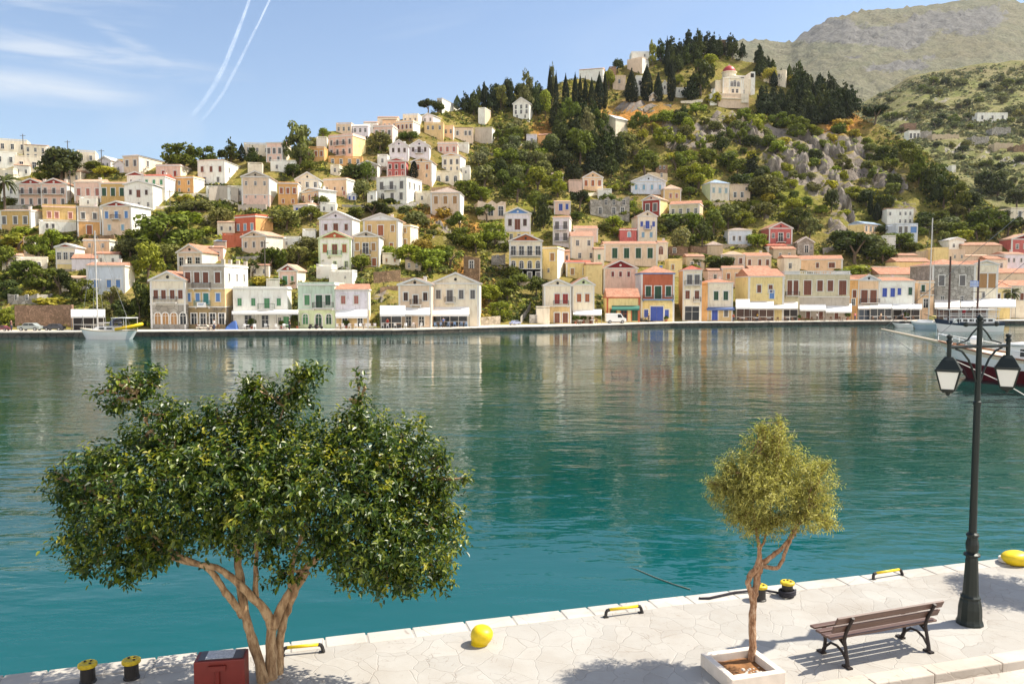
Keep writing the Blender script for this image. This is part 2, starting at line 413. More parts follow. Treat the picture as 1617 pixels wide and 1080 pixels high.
YS2 = lerp_table([(1180, 210), (1300, 185), (1350, 165), (1400, 142), (1450, 117), (1500, 110), (1560, 100), (1620, 95), (1750, 70), (2100, 60)])
def mid_depth(px, py):
    s = max(0.0, min(1.0, (360 - py) / (360 - YS2(px)))); return 300 + 330 * s ** 1.15
def hill_point(px, py):
    """the point of the hillside seen at this place"""
    if py >= YS(px) - 1: return at_depth(px, py, slope_depth(px, py))
    if px > 1300 and py >= YS2(px) - 1: return at_depth(px, py, mid_depth(px, py))
    return at_depth(px, py, YR(px))

ROCKS = [(1100,225,55,26), (1185,212,60,24), (1235,262,55,34), (1300,250,45,45), (1350,240,45,30), (1330,335,22,42), (1395,285,60,28), (1425,335,40,26), (700,372,26,24), (1000,172,60,12),
         (1140,190,36,14), (1285,300,30,26), (1060,215,30,20), (1250,225,40,20), (600,470,30,20), (1460,370,20,12), (1310,372,20,20), (330,350,26,14)]
DRY = [(1337,192,26,22), (1320,205,20,12), (862,205,22,14), (900,255,8,5), (765,470,14,22), (735,430,18,20), (1045,305,14,8), (30,395,40,16), (1000,185,60,16), (690,340,30,20), (745,365,16,14)]
GREEN = [(800,205,40,12), (1110,185,40,12), (1300,190,20,10), (1250,310,50,30), (1400,335,50,25), (760,490,30,20), (790,470,25,15), (650,420,60,20), (1200,320,40,20)]
def blobs(T, px, py):
    return min(1.0, sum(math.exp(-((px - a) / b) ** 2 - ((py - c) / d) ** 2) for a, c, b, d in T))
def hill_mesh(name, px0, px1, dpx, n, top, bot, depth, mat, back, rock=None, dry=None, green=None, amp=0.5):
    m = MB(); cols = []; nx = int((px1 - px0) / dpx) + 1; rows = n + 1 + len(back)
    for i in range(nx):
        px = px0 + i * dpx
        for k in range(n + 1):
            py = bot(px) + (top(px) - bot(px)) * k / n
            p = at_depth(px, py, depth(px, py))
            r = blobs(rock, px, py) if rock else 0.0
            s1 = mnoise.fractal(p * 0.06, 1.0, 2.0, 5); s2 = 1 - abs(mnoise.noise(Vector((p.x * .16, p.y * .16, p.z * .08)))) * 2
            edge = min(1.0, k / 6.0)
            p.z += edge * (s1 * amp + r * (s2 * 3.4 - 1.0 + mnoise.noise(p * .5) * 1.2))
            m.v.append(tuple(p)); cols.append((r, blobs(dry, px, py) if dry else 0, blobs(green, px, py) if green else 0))
        p = Vector(m.v[-1])
        for dy, dz in back:
            m.v.append((p.x * (1 + dy / p.y), p.y + dy, p.z + dz)); cols.append((0, 0, 0))
    for i in range(nx - 1):
        for k in range(rows - 1):
            a = i * rows + k; m.f.append((a, a + rows, a + rows + 1, a + 1)); m.m.append(0)
    me = m.mesh(name, mat, True)
    ca = me.color_attributes.new('cover', 'FLOAT_COLOR', 'POINT')
    ca.data.foreach_set('color', [x for c in cols for x in (*c, 1.0)])
    o = bpy.data.objects.new(name, me); C.objects.link(o); return tag(o, kind='structure')

def ground_mat(name, grass, dry, rock, soil, fine=1.0, rockfac=0.0, rmul=.8):
    t = NT(name); P = t.pos(); t.b.inputs['Roughness'].default_value = 1.0; t.b.inputs['Specular IOR Level'].default_value = 0.1
    at = t.n('ShaderNodeVertexColor'); at.layer_name = 'cover'
    sp = t.n('ShaderNodeSeparateColor'); t.l(at.outputs['Color'], sp.inputs[0])
    big = t.noise(.035 * fine, 6, .6, P); mid = t.noise(.22 * fine, 6, .65, P, .5); sml = t.noise(1.3 * fine, 5, .7, P)
    c = t.mix(t.ramp(mid, [(.38, (0,0,0)), (.62, (1,1,1))]), grass, dry)
    c = t.mix(t.ramp(big, [(.45, (0,0,0)), (.68, (.7,.7,.7))]), c, soil)
    c = t.mix(t.math('MULTIPLY', sp.outputs[2], .75), c, (grass[0] * 1.15, grass[1] * 1.25, grass[2], 1))
    c = t.mix(t.math('MULTIPLY', sp.outputs[1], t.math('ADD', sml, .45)), c, rgb(196, 132, 66))
    speck = t.ramp(sml, [(.46, (0,0,0)), (.60, (1,1,1))])
    c = t.mix(t.math('MULTIPLY', speck, .55), c, tuple(g * .45 for g in grass[:3]) + (1,))
    mpv = t.n('ShaderNodeMapping'); mpv.inputs['Scale'].default_value = (1, 1, .35); t.l(P, mpv.inputs['Vector'])
    rk = t.ramp(t.noise(.45 * fine, 8, .72, mpv.outputs['Vector'], .6), [(.30, tuple(r * .45 for r in rock[:3])), (.5, rock), (.72, tuple(min(.8, r * 1.35) for r in rock[:3]))])
    rm = t.math('ADD', t.math('MULTIPLY', sp.outputs[0], rmul), t.math('MULTIPLY_ADD', mid, 1.1, -.62 + rockfac))
    ng = t.n('ShaderNodeNewGeometry'); sz = t.n('ShaderNodeSeparateXYZ'); t.l(ng.outputs['True Normal'], sz.inputs[0])
    rm = t.math('ADD', rm, t.math('MULTIPLY_ADD', sz.outputs[2], -1.2, .55))
    t.color(t.mix(t.ramp(rm, [(.38, (0,0,0)), (.6, (1,1,1))]), c, rk))
    t.bump(t.math('ADD', sml, t.math('MULTIPLY', mid, 2.0)), .8, .5 / fine)
    return t.m
M_hill = ground_mat('hillside', rgb(118, 116, 46), rgb(150, 132, 78), rgb(132, 122, 112), rgb(120, 98, 66))
hill_mesh('hill', -420, 2020, 8, 120, YS, lambda px: YB(px) + 1.5, slope_depth, M_hill, [(6, 1.0), (14, 0.5), (30, -5), (70, -26), (140, -60)], ROCKS, DRY, GREEN, 0.7)
M_mid = ground_mat('valley_side', rgb(112, 116, 62), rgb(140, 132, 92), rgb(142, 136, 128), rgb(132, 118, 92), .45, .16)
RK2 = [(1560, 80, 40, 10), (1420, 190, 40, 12), (1520, 240, 60, 12), (1600, 260, 50, 20), (1480, 160, 40, 8)]
hill_mesh('valley_hill', 1180, 2100, 8, 80, YS2, lambda px: 372, mid_depth, M_mid, [(20, 1), (60, -8), (160, -60), (300, -140)], RK2, None, None, 2.0)
YS3 = lerp_table([(1000, 110), (1090, 84), (1150, 68), (1185, 63), (1245, 68), (1270, 52), (1300, 35), (1340, 20), (1400, 15), (1470, 8), (1530, 0), (1575, -3), (1620, 6), (1700, 30), (1900, 60), (2200, 90)])
def far_depth(px, py):
    s = max(0.0, min(1.0, (230 - py) / (230 - YS3(px)))); return 900 + 900 * s
RK3 = [(1300, 52, 40, 14), (1345, 62, 40, 10), (1390, 55, 60, 16), (1430, 60, 40, 22), (1420, 66, 30, 8), (1530, 40, 50, 22), (1475, 30, 40, 16), (1390, 108, 50, 8), (1440, 105, 40, 8), (1340, 92, 26, 4), (1560, 25, 30, 16),
       (1320, 40, 30, 12), (1270, 62, 20, 8), (1470, 92, 22, 5)]
M_far = ground_mat('mountain', rgb(108, 109, 86), rgb(122, 118, 98), rgb(108, 106, 102), rgb(116, 108, 84), .14, -.10, 1.3)
def far_rock_amp(): pass
hill_mesh('mountain', 1000, 2200, 6, 110, YS3, lambda px: 236, far_depth, M_far, [(60, 6), (200, -30), (500, -250)], RK3, None, None, 9.0)
# ================================================================ houses
PAL = {k: rgb(*v, .92) for k, v in dict(
    w=(240,234,222), lav=(230,222,226), cr=(240,224,200), be=(224,200,174), pk=(232,198,180), pe=(234,198,160), org=(224,172,112), och=(206,172,112), yel=(238,212,150),
    red=(160,64,56), ter=(190,106,76), grn=(200,216,196), lgr=(212,222,178), gry=(192,180,164), st=(196,178,150), lbl=(212,218,226), rose=(198,110,104), olv=(208,196,164),
    cor=(206,112,84), blu=(104,146,204), dblu=(66,90,176), brn=(128,76,56), dbr=(78,52,42), gn=(90,146,100), dgn=(44,84,60), lb=(140,184,210), pks=(182,118,104), gys=(116,112,110),
    tan=(220,190,138), dk=(44,42,46), mar=(132,44,44), orr=(172,100,64), bgr=(170,192,192), tq=(150,204,190), teal=(64,136,134)).items()}
WALLMAT = {k: wall_mat('plaster_' + k, c) for k, c in PAL.items() if k not in ('dk', 'dbr', 'brn', 'gn', 'dgn')}
STONE = {'st': stone_mat('rubble_stone', rgb(186, 172, 150)), 'gst': stone_mat('grey_stone', rgb(176, 170, 160), 1.1), 'bst': stone_mat('brown_stone', rgb(150, 124, 98)), 'rst': stone_mat('red_stone', rgb(158, 128, 106), 2.6)}
TILE = {'til': tile_mat('roof_tiles', rgb(180, 134, 110)), 'otl': tile_mat('orange_roof_tiles', rgb(184, 130, 104)), 'ptl': tile_mat('pale_roof_tiles', rgb(206, 166, 140)), 'gtl': tile_mat('grey_roof', rgb(170, 152, 140)), 'wtl': tile_mat('white_roof', rgb(226, 220, 212)),
        'rtl': tile_mat('red_roof_tiles', rgb(176, 90, 70)), 'btl': tile_mat('blue_grey_roof', rgb(150, 172, 196))}
M_trim = plain('white_trim', rgb(232, 228, 220, .92), .8, var=.12)
M_glass = plain('window_glass', rgb(40, 44, 50), .12, var=.3, scale=.8)
M_dark = plain('dark_opening', rgb(46, 40, 38), .7)
M_rail = plain('balcony_iron', rgb(62, 52, 48), .6)
SHUT = {k: plain('shutter_' + k, PAL[k] if k != 'tan' else rgb(172, 130, 82), .65, var=.2, scale=4) for k in ('brn','dbr','gn','dgn','blu','dblu','lb','pks','gys','tan','mar','orr','bgr','tq','teal','och','red','yel','cr')}
def wm(k): return WALLMAT.get(k) or STONE.get(k)

HOUSES = []      # (rect, landmark, root) for tree labels and scatter
def win_meshes(w, h, style, col, trim):
    """a frame, and the shutters or the pane inside it; local origin at the middle of the sill, facing -y"""
    f = MB(); t_ = min(.16, w * .2)
    fr = -.10
    if style in 'sob':
        f.box(-w/2 - t_, -w/2, fr, .05, 0, h); f.box(w/2, w/2 + t_, fr, .05, 0, h)
        f.box(-w/2 - t_ * 1.3, w/2 + t_ * 1.3, fr - .04, .05, h, h + t_ * 1.15); f.box(-w/2 - t_ * 1.3, w/2 + t_ * 1.3, fr - .05, .05, -t_ * .7, 0)
    elif style == 'd':
        f.box(-w/2 - t_, -w/2, fr, .05, 0, h); f.box(w/2, w/2 + t_, fr, .05, 0, h); f.box(-w/2 - t_, w/2 + t_, fr, .05, h, h + t_)
    elif style == 'a':
        r = w / 2; f.box(-w/2 - t_, -w/2, fr, .05, 0, h - r); f.box(w/2, w/2 + t_, fr, .05, 0, h - r)
        n = 8
        for i in range(n):
            a0, a1 = math.pi * i / n, math.pi * (i + 1) / n
            c0, s0, c1, s1 = math.cos(a0), math.sin(a0), math.cos(a1), math.sin(a1); z = h - r
            q = [(r * c0, z + r * s0), ((r + t_) * c0, z + (r + t_) * s0), ((r + t_) * c1, z + (r + t_) * s1), (r * c1, z + r * s1)]
            f.grid([(x, fr, zz) for x, zz in q] + [(x, .05, zz) for x, zz in q], [(0,1,2,3), (1,5,6,2), (0,3,7,4)])
    else:
        f.box(-w/2 - .05, w/2 + .05, fr, .05, h, h + .1); f.box(-w/2 - .05, w/2 + .05, fr - .02, .05, -.08, 0)
        f.box(-w/2 - .05, -w/2, fr, .05, 0, h); f.box(w/2, w/2 + .05, fr, .05, 0, h)
    p = MB(); g = .012
    if style == 'a':
        r = w / 2; z = h - r; pts = [(-r, 0), (r, 0)] + [(r * math.cos(math.pi * i / 8), z + r * math.sin(math.pi * i / 8)) for i in range(9)]
        p.grid([(x, -.02, zz) for x, zz in pts], [tuple(range(len(pts)))]); p.box(-.03, .03, -.045, -.02, 0, h - .02, 1); p.box(-r, r, -.045, -.021, z - .04, z + .02, 1)
    elif col in SHUT:
        for s_ in (-1, 1):
            x0, x1 = (-w/2 + g, -g) if s_ < 0 else (g, w/2 - g)
            p.box(x0, x1, -.035, .02, .02, h - .02)
            n = max(2, int(h / .35))
            for i in range(n):                                     # louvre rails stand proud of the leaf
                zz = .02 + (h - .04) * (i + .5) / n; p.box(x0 + .03, x1 - .03, -.055, -.035, zz - .05, zz + .05)
    else:
        p.box(-w/2, w/2, -.01, .02, 0, h); p.box(-.03, .03, -.03, -.0101, 0, h, 1); p.box(-w/2, -.031, -.028, -.0102, h * .62, h * .62 + .05, 1); p.box(.031, w/2, -.028, -.0102, h * .62, h * .62 + .05, 1)
    return f, p

def parse_floors(s):
    out = []
    for q in (s.split(';') if s else []):
        q = q.strip().split(':'); a, b = q[0].split('-')
        if ',' in q[1] or '.' in q[1]: xs = [float(v) for v in q[1].split(',')]
        else: n = int(q[1]); xs = [(i + .5) / n for i in range(n)]
        w = float(q[4]) if len(q) > 4 else None
        out.append((float(a), float(b), xs, q[2], q[3] if len(q) > 3 else 'dk', w))
    return out

def H(lab, xl, xr, yt, yb, wall, roof='F', fl='', sd=0, L=None, band=None, k=None, rc='til', ped=None, side=None, sw=None, bal=None, cat='house', chim=0, trim=None, Y=None, grp=None, name='house', rg=None, detail=True, door=None, crown=False):
    """a house from its front's place on the hillside: left, right, eaves and foot; its true size follows from the slope's distance"""
    xc = (xl + xr) / 2; base = hill_point(xc, yb) if Y is None else at_depth(xc, yb, Y); Yd = base.y
    zt = at_depth(xc, yt, Yd).z; Hh = zt - base.z; mpp = Hh / (yb - yt)
    wid = (xr - xl) * mpp; L = L or min(10.0, max(5.0, 1.15 * Hh, wid * .8))
    a = math.atan2(base.x, base.y); yaw = 0.0
    if sd:
        q = max(-.85, min(.85, abs(sd) * mpp / L)); yaw = -a - math.asin(q) if sd > 0 else -a + math.asin(q)
        yaw = max(-.9, min(.9, yaw))
    wid = wid / max(.55, math.cos(yaw + a))
    r = empty(name, base, yaw)
    tag(r, lab, cat, grp)
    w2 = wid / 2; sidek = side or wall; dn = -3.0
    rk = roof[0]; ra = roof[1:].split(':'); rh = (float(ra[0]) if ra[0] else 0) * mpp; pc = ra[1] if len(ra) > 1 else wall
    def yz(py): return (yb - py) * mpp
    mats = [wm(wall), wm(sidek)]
    # ---- walls: front and back mats[0], flanks mats[1]
    m = MB()
    if rk == 'X':
        random.seed(int(xl * 7 + yt)); th = .5; n = max(3, int(wid / 1.2)); xs = [-w2 + wid * i / n for i in range(n + 1)]
        tops = [Hh - random.random() * Hh * .22 for _ in range(n + 1)]
        for i in range(n):
            for (y0, y1, q) in ((0, th, 0), (L - th, L, 0)):
                P = [(xs[i], y0, dn), (xs[i+1], y0, dn), (xs[i+1], y1, dn), (xs[i], y1, dn), (xs[i], y0, tops[i]), (xs[i+1], y0, tops[i+1]), (xs[i+1], y1, tops[i+1]), (xs[i], y1, tops[i])]
                m.grid(P, [(4,5,6,7), (0,1,5,4), (2,3,7,6)] + ([(3,0,4,7)] if i == 0 else []) + ([(1,2,6,5)] if i == n - 1 else []), q)
        for x0, x1, tz in ((-w2, -w2 + th, tops[0]), (w2 - th, w2, tops[-1])): m.box(x0, x1, th, L - th, dn, min(tz, tops[0], tops[-1]) - .1, 1)
    else:
        P = [(-w2,0,dn), (w2,0,dn), (w2,L,dn), (-w2,L,dn), (-w2,0,Hh), (w2,0,Hh), (w2,L,Hh), (-w2,L,Hh)]
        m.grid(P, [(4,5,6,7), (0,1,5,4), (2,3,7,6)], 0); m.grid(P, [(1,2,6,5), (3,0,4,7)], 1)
    wallo = m.build('wall', mats, r)
    if band:                                                         # the lower storey in its own colour, standing 3 cm proud
        for by, bc in (band if isinstance(band, list) else [band]):
            m = MB(); zz = yz(by); m.box(-w2 - .03, w2 + .03, -.03, L * .6, dn, zz); m.build('lower_wall', wm(bc), r)
            m = MB(); m.box(-w2 - .09, w2 + .09, -.12, -.031, zz - .05, zz + .13); m.box(-w2 - .08, -w2 - .001, -.031, L * .55, zz + .001, zz + .12); m.box(w2 + .001, w2 + .08, -.031, L * .55, zz + .001, zz + .12); m.build('string_course', M_trim, r)
    tm = TILE[rc] if rc in TILE else wm(rc)
    trm = wm(trim) if trim else M_trim
    if rk in 'GHSF' and detail and rk != 'X':                        # cornice
        m = MB(); o1, o2 = .16, .2
        m.box(-w2 - o1, w2 + o1, -o1, .0, Hh - .12, Hh + .14); m.box(-w2 - o1, -w2, .0, L, Hh - .1, Hh + .13); m.box(w2, w2 + o1, .0, L, Hh - .1, Hh + .13)
        m.build('cornice', trm, r)
    if rk in 'GHS' and detail and Hh > 3.2 and trim != 'none':       # corner pilasters
        for sx_ in (-1, 1):
            m = MB(); pw = min(.38, wid * .05); m.box(sx_ * w2 - (pw if sx_ > 0 else .03), sx_ * w2 + (.03 if sx_ > 0 else pw), -.05, .12, 0, Hh - .125); m.build('pilaster', M_trim if trim == 'blu' else trm, r)
    e = .28
    if rk == 'G':
        m = MB(); m.grid([(-w2, .02, Hh), (w2, .02, Hh), (0, .02, Hh + rh), (-w2, L, Hh), (w2, L, Hh), (0, L, Hh + rh)], [(0, 1, 2), (3, 5, 4), (0, 2, 5, 3), (1, 4, 5, 2)]); m.build('pediment', wm(pc), r)
        m = MB(); th = .16
        sl_ = rh / w2
        for sx_ in (-1, 1):
            xo = w2 + e; zo = Hh - e * sl_ + .13
            P = [(sx_ * xo, -e, zo), (0, -e, Hh + rh + .13), (0, L + .2, Hh + rh + .13), (sx_ * xo, L + .2, zo)]
            Q = [(x, y, z + th) for x, y, z in P]
            m.grid(P + Q, [(0,1,2,3), (4,5,6,7), (0,1,5,4), (1,2,6,5), (2,3,7,6), (3,0,4,7)])
        ro = m.build('roof', tm, r)
        m = MB()
        for sx_ in (-1, 1):
            xo = w2 + e * .9; zo = Hh - e * .9 * sl_
            P = [(sx_ * xo, -e - .06, zo - .08), (0, -e - .06, Hh + rh - .08), (0, -e - .06, Hh + rh + .24), (sx_ * xo, -e - .06, zo + .24)]
            Q = [(x, y + .26, z) for x, y, z in P]
            m.grid(P + Q, [(0,1,2,3), (4,5,6,7), (0,1,5,4), (3,2,6,7)])
        m.build('gable_trim', trm, r)
        if rh > .9 and detail:
            m = MB(); m.lathe([(0.0, -.02), (.26, -.02), (.26, .03), (0.16, .05), (0.0, .05)], 10, M=Matrix.Translation((0, 0.0, Hh + rh * .42)) @ Matrix.Rotation(math.pi / 2, 4, 'X')); m.build('gable_vent', trm if pc in ('red', 'ter', 'mar', 'brn', 'blu') else M_dark, r)
    elif rk == 'H':
        m = MB(); x0, x1, y0, y1 = -w2 - e, w2 + e, -e, L + e; z0 = Hh + .14
        if wid >= L: a0, b0 = (-(wid - L) / 2 - .01, L / 2), ((wid - L) / 2 + .01, L / 2)
        else: a0, b0 = (0, w2), (0, L - w2)
        P = [(x0, y0, z0), (x1, y0, z0), (x1, y1, z0), (x0, y1, z0), (*a0, z0 + rh), (*b0, z0 + rh)]
        fs = [(0,1,5,4), (1,2,5), (2,3,4,5), (3,0,4)] if wid >= L else [(0,1,4), (1,2,5,4), (2,3,5), (3,0,4,5)]
        m.grid(P, fs + [(0,3,2,1)]); ro = m.build('roof', tm, r)
    elif rk == 'S':
        m = MB(); y0, y1 = -e, L + e; x0, x1 = -w2 - .05, w2 + .05; z0 = Hh + .12
        m.grid([(x0, y0, z0), (x1, y0, z0), (x1, L/2, z0 + rh), (x0, L/2, z0 + rh), (x1, y1, z0), (x0, y1, z0)], [(0,1,2,3), (3,2,4,5), (0,5,4,1)]); m.grid([(x0, y0, z0), (x1, y0, z0), (x1, L/2, z0 + rh), (x0, L/2, z0 + rh), (x1, y1, z0), (x0, y1, z0)], [(0,3,5), (1,4,2)])
        ro = m.build('roof', tm, r)
    elif rk == 'F':
        m = MB(); h0 = Hh + .14; ph = max(.25, rh); q = .22
        m.box(-w2, w2, 0, q, h0, h0 + ph); m.box(-w2, w2, L - q, L, h0, h0 + ph); m.box(-w2, -w2 + q, q, L - q, h0, h0 + ph); m.box(w2 - q, w2, q, L - q, h0, h0 + ph)
        if crown:
            for sx_ in (-1, 1): m.box(sx_ * w2 - (.5 if sx_ > 0 else 0), sx_ * w2 + (0 if sx_ > 0 else .5), 0.001, .5, h0 + ph, h0 + ph + .7)
            for i in range(3): m.box(w2 - .5, w2 - .001, L * (i + 1) / 3 - .5, L * (i + 1) / 3, h0 + ph, h0 + ph + .7)
        ro = m.build('parapet', wm(sidek if sidek != wall and False else wall), r)
    elif rk == 'B':
        m = MB(); h0 = Hh; ph = max(.6, rh)
        m.box(-w2 - .2, w2 + .2, -.2, L, h0 + .001, h0 + .2); m.box(-w2, w2, -.1, .12, h0 + ph - .15, h0 + ph)
        m.box(-w2, -w2 + .2, .121, L, h0 + .2, h0 + ph); m.box(w2 - .2, w2, .121, L, h0 + .2, h0 + ph)
        n = max(5, int(wid / 1.5))
        for i in range(n + 1):
            x = -w2 + .15 + (wid - .3) * i / n; m.box(x - .14, x + .14, -.08, .1, h0 + .2, h0 + ph - .151)
            if i < n:
                for j in range(1, 4):
                    xx = x + (wid - .3) / n * j / 4; m.box(xx - .06, xx + .06, -.04, .06, h0 + .2, h0 + ph - .151)
        ro = m.build('balustrade', trm, r)
    else: ro = None
    if not chim and rk in 'GHS' and detail and int(xl * 3 + yt) % 3 == 0: chim = 1
    for i in range(chim):
        m = MB(); cx = w2 * (.35 + .25 * i); zz = Hh + rh * .45; m.box(cx, cx + .55, L * .55, L * .55 + .5, Hh + .05, zz + 1.0); m.box(cx - .06, cx + .61, L * .55 - .06, L * .55 + .56, zz + 1.001, zz + 1.12)
        m.build('chimney', trm, ro if ro else r)
    # ---- openings
    for (y0, y1, xs, st, col, wpx) in parse_floors(fl):
        z0 = yz(y1); h = (y1 - y0) * mpp; w = wpx * mpp if wpx else min(h * .52, wid / len(xs) * .62)
        f, p = win_meshes(w, h, st, col, trm); trw = M_trim if trim == 'blu' else trm
        nm, sub = ('door', 'door_leaf') if st == 'd' else ('window', 'shutter' if col in SHUT else 'pane')
        fm = f.mesh(nm, trw); pm = p.mesh(sub, [SHUT.get(col, M_glass if col != 'op' else M_dark), trw])
        off = -.031 if band and any(z0 < yz(by) - .3 for by, _ in (band if isinstance(band, list) else [band])) else 0.0
        for fx in xs:
            o = bpy.data.objects.new(nm, fm); C.objects.link(o); o.parent = r; o.location = ((fx - .5) * wid, off, z0)
            q = bpy.data.objects.new(sub, pm); C.objects.link(q); q.parent = o
    if sw:                                                           # openings in the sunlit flank: (y0, y1, count, colour)
        for (y0, y1, n, col) in sw:
            z0 = yz(y1); h = (y1 - y0) * mpp; w = h * .5; f, p = win_meshes(w, h, 's', col, trm)
            fm = f.mesh('window', trm); pm = p.mesh('pane', [SHUT.get(col, M_glass), trm]); sgn = 1 if sd >= 0 else -1
            for i in range(n):
                o = bpy.data.objects.new('window', fm); C.objects.link(o); o.parent = r; o.location = (sgn * w2, L * (i + .6) / (n + .2), z0); o.rotation_euler = (0, 0, sgn * math.pi / 2)
                q = bpy.data.objects.new('pane', pm); C.objects.link(q); q.parent = o
    for b in (bal or []):                                            # balconies: (x0, x1 as fractions, floor y, rail colour)
        z0 = yz(b[2]); x0, x1 = (b[0] - .5) * wid, (b[1] - .5) * wid; dp = .85
        m = MB(); m.box(x0, x1, -dp, -.06, z0 - .16, z0 - .02)
        for xx in (x0 + .1, x1 - .22): m.box(xx, xx + .12, -dp * .6, -.061, z0 - .45, z0 - .161)
        bo = m.build('balcony', trm, r)
        m = MB(); zr = z0 + .85; n = max(4, int((x1 - x0) / .22))
        m.box(x0, x1, -dp, -dp + .05, zr, zr + .06); m.box(x0, x0 + .05, -dp + .051, -.06, zr, zr + .06); m.box(x1 - .05, x1, -dp + .051, -.06, zr, zr + .06)
        for i in range(n + 1):
            xx = x0 + (x1 - x0 - .03) * i / n; m.box(xx, xx + .03, -dp + .01, -dp + .04, z0 - .02, zr)
        for i in range(4):
            yy = -dp + .1 + i * .19
            m.box(x0 + .01, x0 + .04, yy, yy + .03, z0 - .02, zr); m.box(x1 - .04, x1 - .01, yy, yy + .03, z0 - .02, zr)
        m.build('railing', SHUT.get(b[3], M_rail) if len(b) > 3 else M_rail, bo)
    x0s = xl - (abs(sd) if sd < 0 else 0); x1s = xr + (sd if sd > 0 else 0)
    HOUSES.append(((x0s, yt - rh / mpp, x1s, yb), k, r, Yd, L))
    return r
G1 = 'pastel houses climbing the hillside'
def HH(lab, *a, **k): k.setdefault('grp', G1); return H(lab, *a, **k)
# ---- far left, skyline
HH('white flat roofed block highest on the far left skyline', 0, 40, 222, 243, 'cr', 'F1', '228-236:3:p', sd=6, detail=False)
HH('cream skyline house with a row of dark windows left of the big dark tree', 41, 72, 230, 252, 'cr', 'S3', '234-240:3:p;244-250:3:p', sd=6, rc='ptl', detail=False)
HH('low white house under the far left skyline block', -6, 24, 242, 266, 'w', 'F1', '248-256:2:p', sd=4, detail=False)
HH('cream house with two tall windows below the far left skyline', 27, 62, 248, 276, 'cr', 'F1', '256-266:2:p', sd=5, detail=False)
HH('small cream house half hidden by greenery above the palm', 2, 20, 268, 290, 'cr', 'F1', '274-281:1:p', detail=False)
HH('plain white gable wall beside the palm tree', 4, 33, 288, 320, 'w', 'F1', '298-306:1:p', detail=False)
HH('white and cream skyline block right of the big dark tree', 124, 150, 240, 275, 'cr', 'F1', '246-253:2:p', sd=5, detail=False)
HH('small white gabled house on the left skyline beside a utility pole', 157, 174, 254, 268, 'lav', 'G6', '258-263:2:p', sd=18, side='w', rc='wtl', detail=False)
HH('tiny lavender gabled house below the small white skyline house', 180, 195, 260, 274, 'lav', 'G6', '264-269:1:p', detail=False)
HH('large cream house with a lit right half and flat tiled eaves on the left skyline', 196, 219, 247, 275, 'be', 'H4', '253-263:2:s:gys', sd=46, L=12, side='cr', rc='ptl', sw=[(252, 261, 2, 'gys')], k='large cream skyline house')  # shaded face beige, lit flank cream: light put into the plaster colours
# ---- left hill, second rank
HH('left half of the pink twin house with a dark red pediment', 32, 67, 291, 325, 'pk', 'G8:red', '297-306:3:s:gys;314-323:3:s:gys', bal=[(.1, .9, 307)], k='pink twin house')
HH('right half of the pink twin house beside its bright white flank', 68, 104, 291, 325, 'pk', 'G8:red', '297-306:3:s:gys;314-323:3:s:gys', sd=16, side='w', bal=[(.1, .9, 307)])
HH('pink house with three pink shutters and a pale tiled roof', 120, 159, 288, 318, 'pk', 'S6', '298-309:3:s:pks', rc='ptl')
HH('deep ochre house with three dark green doors', 160, 198, 290, 320, 'och', 'S4', '297-310:3:d:dgn', rc='ptl')
HH('tall white gabled house with a brown door on its upper floor', 199, 240, 292, 333, 'w', 'G6', '300-308:0.22,0.78:s:dbr;300-312:0.5:d:brn;320-326:3:p', sd=18, side='w', rc='wtl', k='tall white gabled house', detail=False)
HH('little white house with a red pediment peeping over the tall white gable', 202, 226, 277, 300, 'w', 'G5:red', '284-288:2:p', Y=None, detail=False)
HH('cream house with green shutters and a red roof behind the white gable', 228, 260, 279, 318, 'cr', 'S6', '284-292:3:s:gn', sd=17, side='w', rc='rtl')
HH('pink flat house with a red door below the large cream skyline house', 248, 284, 262, 284, 'pk', 'F1', '270-279:0.3,0.78:s:red', sd=24, side='cr', L=10)
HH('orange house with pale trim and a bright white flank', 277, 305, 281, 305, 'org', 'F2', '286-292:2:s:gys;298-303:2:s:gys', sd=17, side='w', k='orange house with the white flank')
HH('big white house with a low tiled roof standing above a curved wall', 314, 354, 254, 290, 'w', 'H5', '263-272:3:s:brn;280-288:2:s:gys', sd=38, L=15, rc='ptl', sw=[(263, 270, 3, 'gys'), (278, 285, 3, 'gys')], k='big white house above the curved wall')
HH('small cream block tucked right of the big white house', 392, 414, 259, 280, 'cr', 'F1', '', sd=3, detail=False)
HH('large beige house with a shallow gable and a broad pink band', 383, 425, 280, 326, 'be', 'G9:gry', '287-293:3:o;309-313:3:p', sd=13, side='w', rc='gtl', band=(308, 'pk'), k='large beige gabled house')
HH('long cream flat block on the skyline between the dark trees', 386, 427, 228, 246, 'cr', 'F1', '234-240:3:p', sd=5, detail=False)
HH('pinkish skyline house with tall shutters left of the airy pine', 421, 446, 226, 260, 'pk', 'S4', '234-243:3:s:gys;248-255:2:s:gys', sd=14, side='cr', rc='ptl')
HH('white terrace house below the pinkish skyline house', 428, 466, 255, 274, 'w', 'F1', '261-267:2:p', sd=4, detail=False)
HH('square orange house with three orange shutters and a plain parapet', 440, 470, 290, 326, 'org', 'F2', '297-306:3:s:orr;315-321:2:s:orr', sd=6, side='w', k='square orange house')
HH('cream gabled house with three dark windows behind a pink one', 467, 504, 284, 304, 'cr', 'G11', '288-296:3:o:dk', sd=6, side='w', rc='wtl')
HH('low pink house with a long white flank', 474, 504, 303, 324, 'pe', 'G5', '308-317:3:s:orr', sd=29, side='w', rc='wtl')
HH('little lavender house with two blue shutters above the olive bushes', 464, 486, 324, 342, 'lav', 'S4', '328-338:2:s:dblu', sd=20, side='w', rc='ptl')
HH('coral red house with an orange flank and pale window frames', 372, 403, 343, 370, 'cor', 'F3', '354-364:3:s:lb', sd=27, side='org', rc='ptl', k='coral red house')
